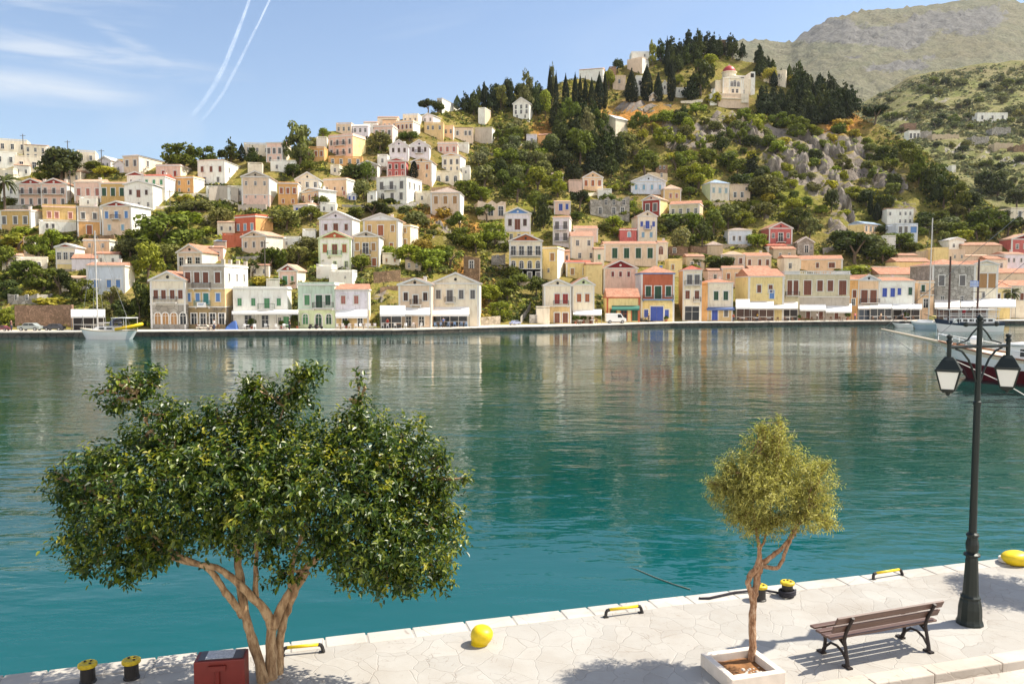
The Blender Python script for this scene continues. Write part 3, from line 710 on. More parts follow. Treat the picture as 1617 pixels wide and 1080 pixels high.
HH('dark red garden building below the coral red house', 352, 382, 371, 392, 'ter', 'F1', '', sd=4, detail=False)
HH('blue grey shed beside the dark red garden building', 338, 356, 382, 394, 'gry', 'S4', '', rc='btl', detail=False)
# ---- left hill, third rank
HH('ochre house with white framed windows and a white flank by the palm', 4, 46, 333, 364, 'och', 'S3', '342-354:0.14,0.5,0.82:s:gys', sd=20, side='w', rc='ptl', k='ochre house by the palm')
HH('ochre house trimmed in pink with three pink shutters', 71, 118, 327, 352, 'och', 'F3', '335-345:0.2,0.42,0.82:s:pks', sd=6, rc='rtl', trim='pk')
HH('white terrace wall house under the pink trimmed ochre house', 66, 122, 350, 368, 'w', 'F1', '354-361:0.2,0.35:s:gys', sd=6, detail=False)
HH('grey ochre house with an orange doorway behind the yacht mast', 125, 158, 327, 374, 'be', 'S3', '336-346:2:s:gys;356-370:0.5:d:orr', sd=4, side='cr', rc='otl', band=(350, 'org'))
HH('small white attic with one dark window over the grey ochre house', 127, 152, 313, 330, 'w', 'F1', '317-322:1:p', sd=8, detail=False)
HH('grey gabled house with bright blue shutters and a red pediment', 164, 206, 326, 372, 'be', 'G7:red', '334-345:3:s:blu;355-364:0.25,0.7:s:lb', sd=30, side='w', rc='wtl', bal=[(.35, .65, 346)], k='house with bright blue shutters')
HH('narrow cream tower house among the trees at the far left', 39, 54, 377, 408, 'be', 'F1', '388-400:1:o', sd=6, side='w', detail=False)
HH('low cream garden house with an arched opening', 30, 72, 408, 428, 'cr', 'F1', '414-424:0.3,0.72:a', sd=3, detail=False)
HH('small cream house with a red pediment and three dark doors', 91, 118, 391, 428, 'cr', 'G5:ter', '399-410:3:d', sd=14, side='w', rc='wtl', band=(417, 'yel'), k='small cream house with the red pediment')
HH('peach house with two dark windows and a domed white flank', 134, 171, 380, 404, 'pe', 'F2', '385-391:2:o', sd=12, side='w')
HH('low lavender house with an orange tiled roof behind the mast', 116, 150, 409, 430, 'lav', 'S8', '', sd=8, rc='otl', side='w', detail=False)
HH('pale blue house with three blue shutters near the yacht', 141, 195, 420, 468, 'lbl', 'S6', '442-454:0.24,0.58,0.82:s:blu', sd=16, side='cr', rc='til', k='pale blue house')
HH('roofless grey ruin above the brownish stone wall', 16, 56, 463, 484, 'gst', 'X', '466-474:0.3,0.65:p', grp=G1)
HH('cream gabled house with a brick orange roof behind the stained building', 282, 318, 399, 430, 'be', 'G12:pk', '407-420:3:o', sd=46, L=13, side='cr', rc='otl', chim=1, k='gabled house with the brick orange roof')
HH('beige hip roofed house with three windows on the mid slope', 383, 420, 374, 402, 'be', 'G8', '382-391:3:s:gys', sd=26, side='cr', rc='ptl')
HH('white cubic house right of the beige hip roofed house', 446, 474, 376, 394, 'w', 'F1', '382-387:2:p', sd=5, detail=False)
HH('small white cube further right among the bushes', 478, 498, 364, 378, 'w', 'F1', '', sd=3, detail=False)
HH('little pink house with green shutters and a red pediment', 441, 469, 428, 455, 'pk', 'G9:red', '436-450:0.34:d:gn;436-444:0.74:s:gn', sd=14, side='cr', rc='ptl', k='little pink house with green shutters')
HH('low white outbuilding left of the little pink house', 421, 441, 443, 460, 'w', 'F1', '', sd=2, detail=False)
# ---- waterfront, left
HH('tall stained three storey building with blue shutters on its tan middle floor', 293, 354, 420, 519.5, 'gry', 'F2', '430-447:0.12,0.34,0.55,0.84:s:brn;463-476:0.13,0.35,0.84:s:blu;463-480:0.55:s:teal;495-512:0.25:d;495-512:0.47:d;495-512:0.7:d;495-512:0.92:d', sd=39, L=9, side='w', band=[(485, 'gst'), (456, 'tan')],
   bal=[(.26, .68, 455), (.3, .66, 483, 'teal')], crown=True, sw=[(432, 444, 3, 'gys')], k='stained three storey building')
HH('two storey cream house with a gable and grey stone ground floor at the quay', 241, 292, 443, 519.5, 'cr', 'G13', '458-472:0.16,0.38,0.63,0.86:s:brn;494-512:0.2,0.42,0.66:a:tan;494-512:0.92:a', band=(481, 'gst'), bal=[(.14, .78, 477)], rc='otl', k='gabled cream house at the quay')
HH('white waterfront taverna with green shutters and a long canopy', 371, 453, 456, 519.3, 'w', 'F1', '471-483:0.12,0.37,0.84:s:gn;471-487:0.62:s:gn;498-517:0.27,0.58:d;502-510:0.85:p;500-517:0.97:d:gn', bal=[(.46, .76, 488, 'dgn')], sd=9, k='white taverna with green shutters')
HH('mint green waterfront house with dark green shutters', 472, 528, 450, 518.6, 'grn', 'F3', '466-482:0.25:s:gn;466-486:0.58:d:dgn;466-482:0.82:s:dgn;496-512:0.2:a:gn;496-515:0.56:a:dgn;496-512:0.84:a:dgn', band=(489, 'lgr'), bal=[(.42, .98, 486)], k='mint green house')
HH('pale lavender waterfront house with two pink shutters and a tiled strip of roof', 529, 582, 458, 518.5, 'lav', 'S9', '467-480:0.26,0.64:s:pks;502-516:0.3,0.75:d', band=(490, 'tan'), rc='otl', sd=5, side='w', k='pale lavender house')
HH('weathered cream stone house with brown shutters above the white restaurant', 630, 681, 450, 517.5, 'be', 'G9', '462-475:0.22,0.82:s:dbr;466-480:0.52:d:dbr;500-515:0.3,0.7:d', rc='gtl', bal=[(.36, .7, 481)], k='weathered cream stone house')
HH('long pale stone building with a wide gable and tall grey windows', 682, 757, 448, 517, 'cr', 'G16', '458-472:0.14,0.62,0.86:s:gys;458-476:0.38:s:gys;500-515:0.35,0.6:d', rc='gtl', bal=[(.28, .5, 477)], k='long pale stone building')
HH('white courtyard wall house above the mint green house', 520, 556, 429, 452, 'w', 'F1', '436-440:0.7:p', detail=False)
# ---- centre left, mid slope
HH('white lavender gabled house with two shuttered windows and a brown door', 505, 556, 346, 384, 'lav', 'G12', '354-364:0.2,0.82:s:brn;353-368:0.5:d:brn', sd=13, side='w', rc='wtl', k='white lavender gabled house')
HH('white house with a brick red pediment and three brown shutters', 504, 554, 377, 424, 'w', 'G11:ter', '386-399:0.2,0.8:s:orr;386-402:0.5:d:brn;413-422:0.5,0.85:d', rc='ptl', trim='lgr', bal=[(.28, .72, 403, 'gn')], k='house with the brick red pediment')
HH('buff gabled house with tan shutters on the mid slope', 558, 599, 374, 423, 'tan', 'G8:gry', '384-396:0.16,0.78:s:tan;384-401:0.48:d;408-420:0.8:s:orr', sd=8, side='w', rc='gtl', bal=[(.3, .68, 402)], k='buff gabled house')
HH('large straw yellow house with a brown pediment', 574, 629, 348, 400, 'tan', 'G10:brn', '356-366:0.18,0.84:s:tan;356-372:0.5:s:orr;384-394:0.3,0.8:s:orr', sd=12, side='w', rc='ptl', k='large straw yellow house')
HH('yellow side wing with two tan windows right of the straw yellow house', 632, 648, 357, 390, 'tan', 'F2', '360-368:0.5:s:tan;378-387:0.5:s:tan', sd=13, side='cr')
HH('tall pink and beige mansion with a yellow flank and eight windows', 519, 557, 216, 248, 'pk', 'F3', '221-229:4:s:gys;236-244:4:s:gys', sd=21, side='yel', bal=[(.28, .72, 230), (.28, .72, 246)], k='pink mansion with the yellow flank')
HH('orange lower house under the pink mansion', 519, 572, 249, 262, 'org', 'F1', '252-259:4:o', sd=4, detail=False)
HH('ochre orange house half hidden by the airy pine', 486, 512, 234, 256, 'org', 'F1', '239-247:3:s:orr', detail=False)
HH('white flat house left of the pink mansion', 500, 516, 218, 234, 'w', 'F1', '', sd=3, detail=False)
HH('beige skyline house above the pink mansion', 531, 555, 196, 212, 'be', 'F1', '201-207:3:p', sd=8, side='w', detail=False)
HH('lavender skyline house with four small windows', 557, 581, 200, 216, 'lav', 'S5', '203-209:3:p', sd=6, rc='wtl', detail=False)
HH('pink house with a balcony under the skyline houses', 590, 620, 200, 226, 'pk', 'F2', '206-214:3:s:gys', sd=9, side='w', bal=[(.3, .7, 215)])
HH('salmon skyline house with dark windows and a white flank', 626, 652, 193, 214, 'pe', 'F2', '197-204:4:s:brn', sd=12, side='w')
HH('cream skyline house with orange roof above the salmon one', 596, 628, 186, 200, 'cr', 'S4', '', rc='ptl', sd=4, detail=False)
HH('buff orange house with three small windows near the ridge', 670, 700, 195, 217, 'tan', 'F1', '199-205:0.2,0.45,0.82:p', sd=3, detail=False)
HH('small white gabled house near the ridge', 667, 684, 184, 197, 'lav', 'G4', '187-192:2:p', sd=12, side='w', rc='wtl', detail=False)
HH('left half of the lavender twin gabled house', 615, 645, 231, 252, 'lav', 'G9', '234-241:0.2,0.5,0.8:s:dbr', rc='wtl', k='lavender twin gabled house')
HH('right half of the lavender twin gabled house with a dark door', 646, 678, 231, 252, 'lav', 'G9', '233-240:0.2,0.8:s:dbr;232-242:0.5:d:dbr', sd=3, rc='wtl', bal=[(.3, .7, 242)])
HH('rose pink gabled house in front of the lavender twin gables', 611, 641, 255, 280, 'rose', 'G5', '260-267:3:s:dbr;271-277:3:s:red', k='rose pink gabled house', rc='ptl')
HH('peach gabled house with a white flank beside a dark cypress', 649, 682, 256, 288, 'pe', 'G6', '260-268:0.35,0.78:s:orr;275-280:2:p', sd=8, side='w', rc='ptl')
HH('pinkish flat house with three faint windows near the cypress', 691, 722, 227, 248, 'pk', 'F2', '232-240:3:s:pks', sd=3)
HH('cream house with an orange upper front and white balcony', 698, 727, 247, 273, 'cr', 'G4:org', '252-260:3:s:gys;264-269:3:o', sd=9, side='w', rc='ptl', k='cream house with the orange upper front')
HH('long low beige house under the cream and orange house', 686, 726, 272, 290, 'cr', 'F1', '278-287:3:a', sd=5, detail=False)
HH('small white block right of the cream and orange house', 729, 742, 264, 286, 'w', 'F1', '270-274:1:p', detail=False)
HH('grey white gabled house behind a round dark tree', 565, 596, 261, 284, 'gry', 'G6', '262-269:0.8:s:dbr', sd=7, side='w', rc='wtl', detail=False)
HH('prominent white house with tall dark windows and an orange hip roof', 595, 642, 280, 318, 'w', 'H6', '287-299:3:s:gys;305-316:0.2:a;305-316:0.52,0.82:s:gys', sd=26, side='w', rc='otl', bal=[(.26, .66, 300)], L=9, sw=[(288, 297, 3, 'gys')], k='prominent white house with the orange roof')
HH('low white wing left of the prominent white house', 580, 594, 304, 322, 'w', 'F1', '309-315:1:p', detail=False)
HH('pinkish wide house with three low windows', 511, 547, 284, 310, 'pe', 'F2', '296-301:3:s:brn;302-309:0.9:s:pks', sd=14, side='w', k='pinkish wide house')
HH('small white house with blue doors right of the pinkish wide house', 549, 562, 308, 318, 'lbl', 'F1', '310-316:2:s:dblu', detail=False)
HH('weathered beige hip roofed mansion with blank doors on the mid slope', 680, 727, 305, 346, 'be', 'H11', '310-322:0.18,0.5,0.82:d:tan;331-341:0.5:d:gys', sd=7, side='w', rc='gtl', k='weathered beige mansion')
HH('roofless beige shell with two tall openings', 755, 799, 316, 348, 'be', 'X', '326-341:0.45,0.82:d', sd=-9, L=9, k='roofless beige shell')
HH('white house with a bright blue pediment and two black windows', 797, 838, 338, 380, 'lav', 'G9:blu', '346-357:0.2,0.78:s:dbr;346-363:0.49:d:brn;370-378:0.25,0.55:o', rc='wtl', band=(366, 'yel'), k='house with the bright blue pediment')
HH('pink cottage with blue door and blue shutter', 875, 901, 319, 340, 'pk', 'S3', '322-333:0.4:d:dblu;322-331:0.78:s:dblu', rc='ptl')
HH('grey lavender house with hanging balconies', 873, 899, 344, 388, 'lav', 'S4', '350-362:2:s:gys;368-380:2:s:gys', bal=[(.1, .9, 363), (.1, .9, 381)], rc='otl', sd=4, side='w')
HH('orange beige gabled house on the upper slope', 920, 952, 281, 302, 'pe', 'G9', '285-294:3:s:orr', rc='ptl', k='orange beige gabled house')
HH('pink terrace house left of the orange beige gable', 898, 919, 286, 306, 'pk', 'F1', '', detail=False)
HH('small stone hut below the dark pines', 871, 890, 276, 292, 'gst', 'S4', '281-289:0.75:d', rc='gtl', detail=False)
HH('little orange yellow house under the dark pines', 849, 876, 214, 228, 'org', 'S5', '', rc='til', sd=5, detail=False)
HH('white lavender cottage left of the little orange yellow house', 831, 848, 214, 230, 'lav', 'F1', '219-225:1:p', detail=False)
HH('long beige house with three windows below the ridge trees', 714, 747, 202, 222, 'be', 'S3', '207-214:0.25,0.65,0.85:s:gys', rc='gtl', detail=False)
HH('grey stone house with a white flank below the ridge', 749, 777, 203, 226, 'gry', 'F1', '', sd=6, side='w', detail=False)
HH('white tall house with nine dark windows near the ridge', 810, 836, 164, 188, 'w', 'G9', '166-172:3:p;174-180:3:p;182-187:2:p', sd=7, rc='wtl', k='white tall house near the ridge', detail=False)
HH('long white ridge house with a shaded left end', 690, 698, 157, 175, 'gry', 'F1', '', sd=30, side='w', L=14, detail=False)  # grey end on a white house: its shade put into the plaster
HH('narrow cream ridge house with a bright end wall', 755, 766, 172, 196, 'w', 'F1', '', sd=10, side='be', detail=False)
HH('small white house glimpsed between the ridge pines', 813, 826, 138, 150, 'w', 'F1', '', detail=False)
# ---- centre, waterfront and town
HH('grand red and yellow house with a tan pediment and two rows of four windows', 804, 856, 381, 445, 'cr', 'G11:orr', '389-403:4:d:dk;412-424:4:a;430-442:0.35,0.62,0.88:d:gys', band=[(425, 'cr'), (407, 'yel'), ][::-1], bal=[(.04, .96, 404)], rc='otl', k='grand red and yellow house')
HH('bright amber house with a white flank beside the grand red and yellow house', 857, 880, 392, 442, 'yel', 'F2', '400-412:0.65:s:tan;424-430:0.4:p', sd=12, side='w', k='bright amber house')
HH('cream house with a terracotta roof above the yellow cottage', 901, 937, 374, 410, 'cr', 'S9', '380-388:0.3,0.8:o;400-408:0.4,0.9:o', rc='til', sd=-4)
HH('pale yellow cottage with a red tiled edge', 894, 933, 415, 440, 'yel', 'S4', '424-434:0.25,0.75:s:tan', rc='rtl')
HH('grey fronted house with a yellow ground floor and red door', 859, 902, 451, 510.8, 'cr', 'G9', '464-480:0.48,0.78:d:red;494-510:0.48,0.78:d:brn', band=(484, 'tan'), rc='gtl', bal=[(.34, .9, 482)], k='grey fronted house')
HH('slim cream house with a pale green gable and brown shutters', 904, 938, 450, 510.5, 'cr', 'G10:lgr', '464-477:0.3,0.68:s:orr', rc='otl', k='slim cream house', side='cr')
HH('low white and yellow yard wall by the stairway', 847, 868, 487, 511.5, 'cr', 'F0.5', '', detail=False)
HH('brown stone tower ruin above the waterfront', 732, 757, 400, 446, 'bst', 'X', '412-424:0.5:d', L=5, k='brown stone tower ruin')
HH('grey ruined wall with a round hole', 776, 798, 400, 420, 'gst', 'X', '403-409:0.45:p', L=4)
HH('pink waterfront house with a dark red pediment and a yellow disc', 953, 1006, 424, 466, 'pk', 'G12:mar', '429-437:0.27,0.5,0.74:s:mar', sd=-9, side='yel', rc='til', k='house with the dark red pediment', chim=0)
HH('yellow restaurant with an orange tiled roof and a green awning', 958, 1010, 470, 508.6, 'yel', 'S14', '489-507:0.2,0.85:d:dgn;489-507:0.52:d', rc='otl', trim='ter', k='yellow restaurant')
HH('blue trimmed terracotta house with three white framed windows and a big blue door', 1012, 1064, 432, 508.2, 'ter', 'H12', '452-468:0.22,0.82:s:dgn;452-472:0.51:d:dgn;484-507:0.48:d:dblu:20;489-501:0.16,0.78:s:dblu', sd=-11, side='lav', rc='otl', band=(473, 'yel'), trim='blu', bal=[(.04, .96, 473)], k='blue trimmed terracotta house')
HH('narrow cream house with a red roof and a dark shop front', 1078, 1107, 427, 507.8, 'cr', 'H7', '434-449:0.35,0.75:s:gys;459-472:0.25,0.75:s:brn;484-506:0.5:d::22', sd=-8, side='org', rc='rtl', bal=[(.08, .95, 450), (.55, .95, 476)], k='narrow cream house')
HH('cream house with a blue door on its yellow ground floor', 1117, 1156, 447, 507.3, 'cr', 'H6', '460-474:0.34,0.72:s:dgn;488-506:0.3:d:dblu;488-500:0.74:s:gys', rc='otl', band=(486, 'tan'), k='cream house with the blue door')
HH('peach house with two red shutters behind the blue door house', 1140, 1174, 424, 455, 'pe', 'S4', '432-441:0.3,0.68:s:orr', rc='til', sd=-3)
HH('long beige mansion with four green windows framed in white', 954, 1038, 386, 420, 'be', 'S6', '392-408:0.2,0.42,0.64,0.86:s:dgn', rc='til', k='long beige mansion', L=9)
HH('slim cream tower with an arched brown door right of the beige mansion', 1039, 1054, 384, 412, 'cr', 'S4', '389-402:0.3:a:brn', rc='til')
HH('pink house with an oval blue window', 979, 1005, 363, 386, 'rose', 'F1', '366-375:0.55:a:lb', trim='w')
HH('tall cream gabled house with blue shutters and a downpipe', 1007, 1037, 342, 386, 'cr', 'G8', '350-358:0.2,0.82:s:dblu;349-361:0.5:d:dblu;367-375:0.28,0.7:s:lb', sd=-11, side='cr', rc='ptl', bal=[(.3, .7, 362, 'dblu')], k='tall cream house with blue shutters')
HH('pale blue gabled house with four light blue windows on the upper slope', 997, 1051, 287, 306, 'lbl', 'G11', '292-300:0.14,0.36,0.6,0.83:s:lb', rc='wtl', k='pale blue gabled house')
HH('grey roofless stone terrace house with empty windows', 932, 994, 310, 346, 'gst', 'X', '316-324:0.4,0.6,0.85:p;328-338:0.25,0.6,0.82:d', k='grey roofless terrace')
HH('dark red gabled house with white framed windows and a yellow flank', 1014, 1042, 316, 342, 'red', 'G7:pk', '322-334:0.3,0.72:s:gys', sd=12, side='yel', rc='ptl', k='dark red gabled house')
HH('pale yellow hip roofed house above the dark red house', 1048, 1075, 299, 320, 'tan', 'H8', '306-313:0.4,0.75:s:pks', rc='ptl')
HH('olive cream house with a red tiled roof and four dark windows', 1057, 1104, 323, 350, 'olv', 'S7', '330-338:4:o', sd=6, side='pe', rc='otl', k='olive cream house')
HH('pale green house with a blue hip roof and green windows', 1122, 1151, 290, 316, 'cr', 'H7', '297-305:3:s:bgr', sd=-14, side='lgr', rc='btl', k='pale green house')
HH('beige house with an open terrace right of the pale green house', 1153, 1184, 293, 316, 'be', 'F1', '296-301:0.8:p;304-312:0.25,0.6:d', detail=False)
HH('light grey house with three bluish windows in the greenery', 1150, 1186, 364, 388, 'lbl', 'H4', '373-380:0.25,0.5,0.8:s:gys', rc='gtl')
HH('ruined pink stone house with an open doorway on the upper slope', 1036, 1054, 259, 275, 'rst', 'X', '262-267:0.35,0.7:p', L=4)
HH('beige ruin terrace below the ruined pink stone house', 1022, 1054, 272, 286, 'st', 'X', '274-280:0.7:p', L=4)
HH('pinkish ruined walls left of the trees above the narrow house', 1056, 1086, 388, 405, 'rst', 'X', '392-400:0.3:d', L=5)
HH('round roofed pinkish ruin above the waterfront', 1091, 1116, 388, 402, 'rst', 'X', '', L=5)
HH('grey tile roofed ruin right of the round roofed ruin', 1117, 1141, 388, 403, 'st', 'H7', '', rc='gtl', detail=False)
HH('cream yellow wall house behind the narrow cream house', 1056, 1077, 411, 440, 'yel', 'F1', '418-426:0.3:s:tan', detail=False)
HH('rusty yellow back house left of the pink pediment house', 926, 951, 418, 462, 'yel', 'S4', '', rc='otl', detail=False)
# ---- right, town
HH('beige house with a low tiled roof above the orange roofs', 1139, 1175, 403, 424, 'be', 'H6', '408-417:3:s:brn', rc='ptl', sd=-3)
HH('orange roofed house with a white door canopy', 1178, 1217, 405, 424, 'be', 'S6', '410-419:0.15,0.55,0.85:d:brn', rc='otl')
HH('yellow house with a long terracotta roof above the cafe awnings', 1182, 1236, 437, 506, 'yel', 'S13', '450-462:0.3,0.62:s:brn;458-472:0.66:d:blu', rc='otl', k='yellow house with the long terracotta roof')
HH('slim yellow house with blue shutter beside the balustraded mansion', 1222, 1237, 440, 505.9, 'yel', 'F1', '443-455:0.5:s:orr;460-472:0.4:s:brn', bal=[(.1, .9, 456)])
HH('left wing of the balustraded mansion with a balcony', 1238, 1261, 434, 505.8, 'olv', 'B6', '443-466:0.35,0.75:d:brn', bal=[(.05, .95, 467)])
HH('balustraded olive mansion with four tall brown windows', 1262, 1338, 434, 505.5, 'olv', 'B6', '443-466:0.18:d:brn;443-460:0.42,0.62:s:brn;443-466:0.86:d:brn;492-504:0.2,0.45,0.75:d:brn', band=(469, 'gry'), k='balustraded olive mansion')
HH('peach upper house with an orange roof behind the balustrade', 1264, 1328, 410, 434, 'pe', 'S7', '415-423:0.42:s:brn;415-423:0.75:s:brn:9', rc='otl', sd=-4, k='peach house behind the balustrade')
HH('rose red gabled house with white trim on the right slope', 1215, 1250, 361, 386, 'rose', 'G9', '369-376:0.18,0.82:o;368-381:0.5:d', sd=-17, side='rose', rc='til', L=9, bal=[(.3, .7, 382)], k='rose red gabled house')
HH('low red roofed annex below the rose red house', 1213, 1242, 389, 402, 'w', 'S4', '394-400:0.7:p', rc='rtl', detail=False)
HH('grey stone gabled ruin with a tall door', 1260, 1284, 383, 404, 'gst', 'G8', '388-399:0.55:d;388-394:0.85:p', rc='gtl', sd=-6, k='grey stone gabled ruin', detail=False)
HH('yellow sided lavender house on the right slope', 1365, 1391, 355, 372, 'pe', 'S5', '358-366:4:d', sd=-26, side='yel', rc='btl', k='yellow sided lavender house')
HH('low cream annex below the yellow sided house', 1325, 1342, 368, 382, 'cr', 'F1', '', sd=4, detail=False)
HH('orange little house between the mansion and the pink arch', 1339, 1354, 442, 505, 'org', 'S5', '458-470:0.6:d:brn;472-482:0.5:s:ter', rc='otl')
HH('peach house with an arched blue gable and two dark red doors', 1355, 1386, 443, 505, 'pe', 'G8:lbl', '458-478:0.3,0.72:d:brn', bal=[(.08, .96, 478)], rc='otl', k='peach house with the blue gable')
HH('white and blue waterfront house with navy shutters', 1388, 1440, 444, 504.6, 'w', 'S6', '455-469:0.18,0.4:s:dblu;455-466:0.58:s:dblu;454-466:0.88:s:dgn', rc='otl', k='white house with navy shutters')
HH('house with a broad orange roof behind the white waterfront house', 1392, 1468, 434, 450, 'cr', 'S12', '', rc='otl', detail=False)
HH('yellow house with a pinkish roof above the orange roof', 1418, 1467, 414, 432, 'yel', 'S7', '420-425:0.7,0.85:p', rc='til', detail=False)
HH('narrow peach house beside the tall pale mast', 1450, 1472, 446, 504.2, 'pe', 'F2', '450-461:0.3:s:dgn;472-486:0.5:d', bal=[(.1, .9, 465)])
HH('big grey stone building with two large shuttered windows', 1474, 1534, 419, 503.8, 'gst', 'H10', '435-451:0.22,0.7:s:gys:9;468-478:0.25,0.7:p', rc='otl', k='big grey stone building')
HH('ornate cream facade with tall windows and an arched gable', 1536, 1571, 418, 503.5, 'cr', 'G6', '432-455:0.42,0.76:s:tan;462-470:0.45:s:gys', rc='otl', k='ornate cream facade')
HH('yellow house with a red tiled roof at the right edge', 1572, 1594, 455, 503.2, 'yel', 'S9', '464-474:0.2:s:dbr;464-474:0.65:s:brn', rc='otl', k='yellow house at the right edge')
HH('cream house at the right frame edge with brown shutters', 1595, 1640, 452, 503, 'cr', 'S9', '463-474:0.15,0.4:s:brn', rc='otl')
HH('house with stacked red roofs above the yellow right edge house', 1574, 1640, 432, 452, 'be', 'S8', '', rc='otl', detail=False)
HH('white cubic house with six small dark windows on the right slope', 1402, 1440, 330, 356, 'w', 'S2', '335-340:0.12,0.5,0.7,0.88:p;347-352:0.5,0.7,0.88:p', sd=-9, rc='ptl', k='white cubic house', detail=False)
HH('white and blue terraced house below the white cubic house', 1416, 1447, 355, 386, 'lbl', 'F1', '358-368:0.2,0.45:s:gys;358-368:0.8:s:blu:10', detail=False)
HH('white garden wall house left of the blue terraced house', 1395, 1413, 374, 400, 'w', 'F1', '', detail=False)
HH('bright yellow wall house above the grey stone building', 1475, 1496, 393, 420, 'yel', 'F1', '', sd=0, detail=False, k='bright yellow wall house')
HH('beige ruin left of the bright yellow wall', 1448, 1473, 394, 412, 'st', 'X', '', L=5)
HH('small white house with twin arched windows in the right town', 1500, 1521, 380, 396, 'w', 'G4', '385-391:0.3,0.7:a', rc='wtl', detail=False)
HH('beige stone house below the twin arched windows', 1498, 1522, 396, 414, 'be', 'F1', '403-408:0.4,0.8:p', detail=False)
HH('stone house with a pale red roof in the right town', 1523, 1578, 388, 404, 'st', 'S6', '', rc='til', k='stone house with the pale red roof', detail=False)
HH('small beige shed in front of the pale red roof', 1524, 1560, 405, 416, 'be', 'S3', '', rc='ptl', detail=False)
HH('pink house with a red pediment at the right edge', 1600, 1640, 378, 402, 'rose', 'G8:mar', '386-393:0.2,0.45,0.7:o', sd=-17, side='rose', rc='ptl', k='pink house at the right edge')
HH('lavender white house with three windows at the right edge', 1588, 1616, 402, 428, 'lav', 'S4', '408-414:0.2,0.45,0.8:s:gys', sd=-20, side='w', rc='til')
HH('cream house alone in the scrub at the right edge', 1599, 1640, 330, 354, 'cr', 'F1', '334-343:0.3,0.6:s:gys', detail=False)
HH('long white wall house behind the white waterfront house', 1363, 1417, 423, 440, 'cr', 'F1', '', detail=False)
# ---- ridge
HH('white cream house on the crest between cypresses', 914, 952, 110, 126, 'w', 'S5', '', sd=5, rc='ptl', detail=False)
HH('small brick coloured house on the crest', 962, 973, 107, 122, 'rst', 'F0.5', '', detail=False)
HH('large cream blind walled house on the crest', 990, 1014, 94, 114, 'be', 'F1', '', sd=11, side='w', detail=False)
HH('white house with roof railings at the very crest', 997, 1027, 83, 98, 'w', 'F1', '86-90:0.7:p', detail=False)
HH('cream house behind the fat cypresses', 968, 988, 121, 142, 'be', 'F1', '126-132:0.5:p', detail=False)
HH('white block between the two fat cypresses', 1004, 1014, 121, 150, 'w', 'F1', '128-135:0.6:p', detail=False)
HH('small white chapel end between cypresses', 1045, 1054, 134, 148, 'w', 'G6', '136-141:0.5:p', rc='wtl', detail=False)
HH('low white house left of the domed church', 1067, 1085, 140, 154, 'w', 'F1', '142-146:0.3:p', detail=False)
HH('tiny gabled brown chapel under the cypresses', 1025, 1037, 153, 165, 'be', 'G6', '156-161:0.5:d', rc='til', detail=False)
HH('white cream gabled cottage on the slope below the cypress row', 953, 972, 190, 214, 'cr', 'G7', '', sd=22, side='cr', rc='wtl', k='cottage below the cypress row', detail=False)
HH('cream house behind a yellow tree right of the church', 1206, 1240, 114, 134, 'cr', 'F1', '118-123:0.7:s:gys', sd=4, detail=False)
# ---- valley ruins on the right hillside
RG = 'ruined houses on the far valley side'
for lab, xl, xr, yt, yb, wl in [('white flat house alone high on the far valley side', 1546, 1588, 179, 192, 'w'), ('white ruin with two dark doors on the far valley side', 1436, 1452, 207, 222, 'w'), ('low grey ruin right of the white ruin', 1454, 1470, 206, 220, 'gst'),
        ('long low stone terrace on the far valley side', 1474, 1512, 211, 222, 'st'), ('grey ruin with a bright gable near the frame edge', 1568, 1594, 200, 216, 'gst'), ('pair of beige walls lower on the valley side', 1572, 1598, 224, 238, 'st'),
        ('pinkish roofless ruin above the white ruin', 1428, 1446, 193, 205, 'rst'), ('small brown ruin by the right frame edge', 1602, 1617, 228, 244, 'bst'), ('grey walls in the middle of the valley side', 1536, 1560, 214, 228, 'gst'), ('little white shrine in the scrub above the dark trees', 1503, 1509, 262, 272, 'w')]:
    HH(lab, xl, xr, yt, yb, wl, 'F0.5' if wl == 'w' else 'X', '' if wl != 'w' or xr - xl < 9 else f'{yt+4}-{yb-3}:3:p', detail=False, grp=RG, L=6)

# ---- more of the crowded town behind the waterfront
HH('pink house with a tiled roof above the cream terracotta roofed house', 906, 944, 362, 382, 'pk', 'S6', '368-376:0.25,0.7:o', rc='til')
HH('cream house with an orange roof left of the peach balustrade house', 1238, 1262, 408, 436, 'cr', 'S5', '416-424:0.4:o', rc='otl', detail=False)
HH('low orange roofed house behind the long terracotta roof', 1184, 1216, 426, 446, 'pe', 'S6', '432-438:0.3,0.7:o', rc='otl', detail=False)
HH('narrow orange side house right of the narrow cream house', 1108, 1117, 450, 507, 'org', 'F1', '', detail=False)
HH('stone backed house between the ruins above the narrow house', 1084, 1112, 406, 432, 'st', 'S5', '414-422:0.3,0.7:o', rc='til', detail=False)
HH('pale pink house behind the cream blue door house', 1118, 1140, 428, 452, 'pk', 'S4', '434-442:0.5:o', rc='til', detail=False)
HH('small cream house left of the long beige mansion', 938, 954, 394, 424, 'cr', 'S4', '402-410:0.5:s:gn', rc='til', detail=False)
HH('peach stone house above the orange roofs near the grey gabled ruin', 1222, 1256, 394, 412, 'st', 'S5', '400-406:0.3,0.7:o', rc='otl', detail=False)
HH('long stone house with a faded roof above the yellow pinkish roof', 1420, 1448, 404, 420, 'st', 'S4', '', rc='til', detail=False)
HH('cream house with a red roof between the two right edge lavender houses', 1560, 1588, 410, 432, 'cr', 'S5', '416-423:0.3,0.7:o', rc='otl', detail=False)
HH('white flat house high between the pink twin house and the palm', 22, 34, 300, 326, 'w', 'F1', '', detail=False)
HH('cream flat house on the skyline between the two big dark trees', 262, 284, 248, 266, 'cr', 'F1', '253-259:2:p', detail=False)
HH('tan stone ruin under the roofless beige shell', 764, 792, 356, 374, 'st', 'X', '362-370:0.4:d', L=5)
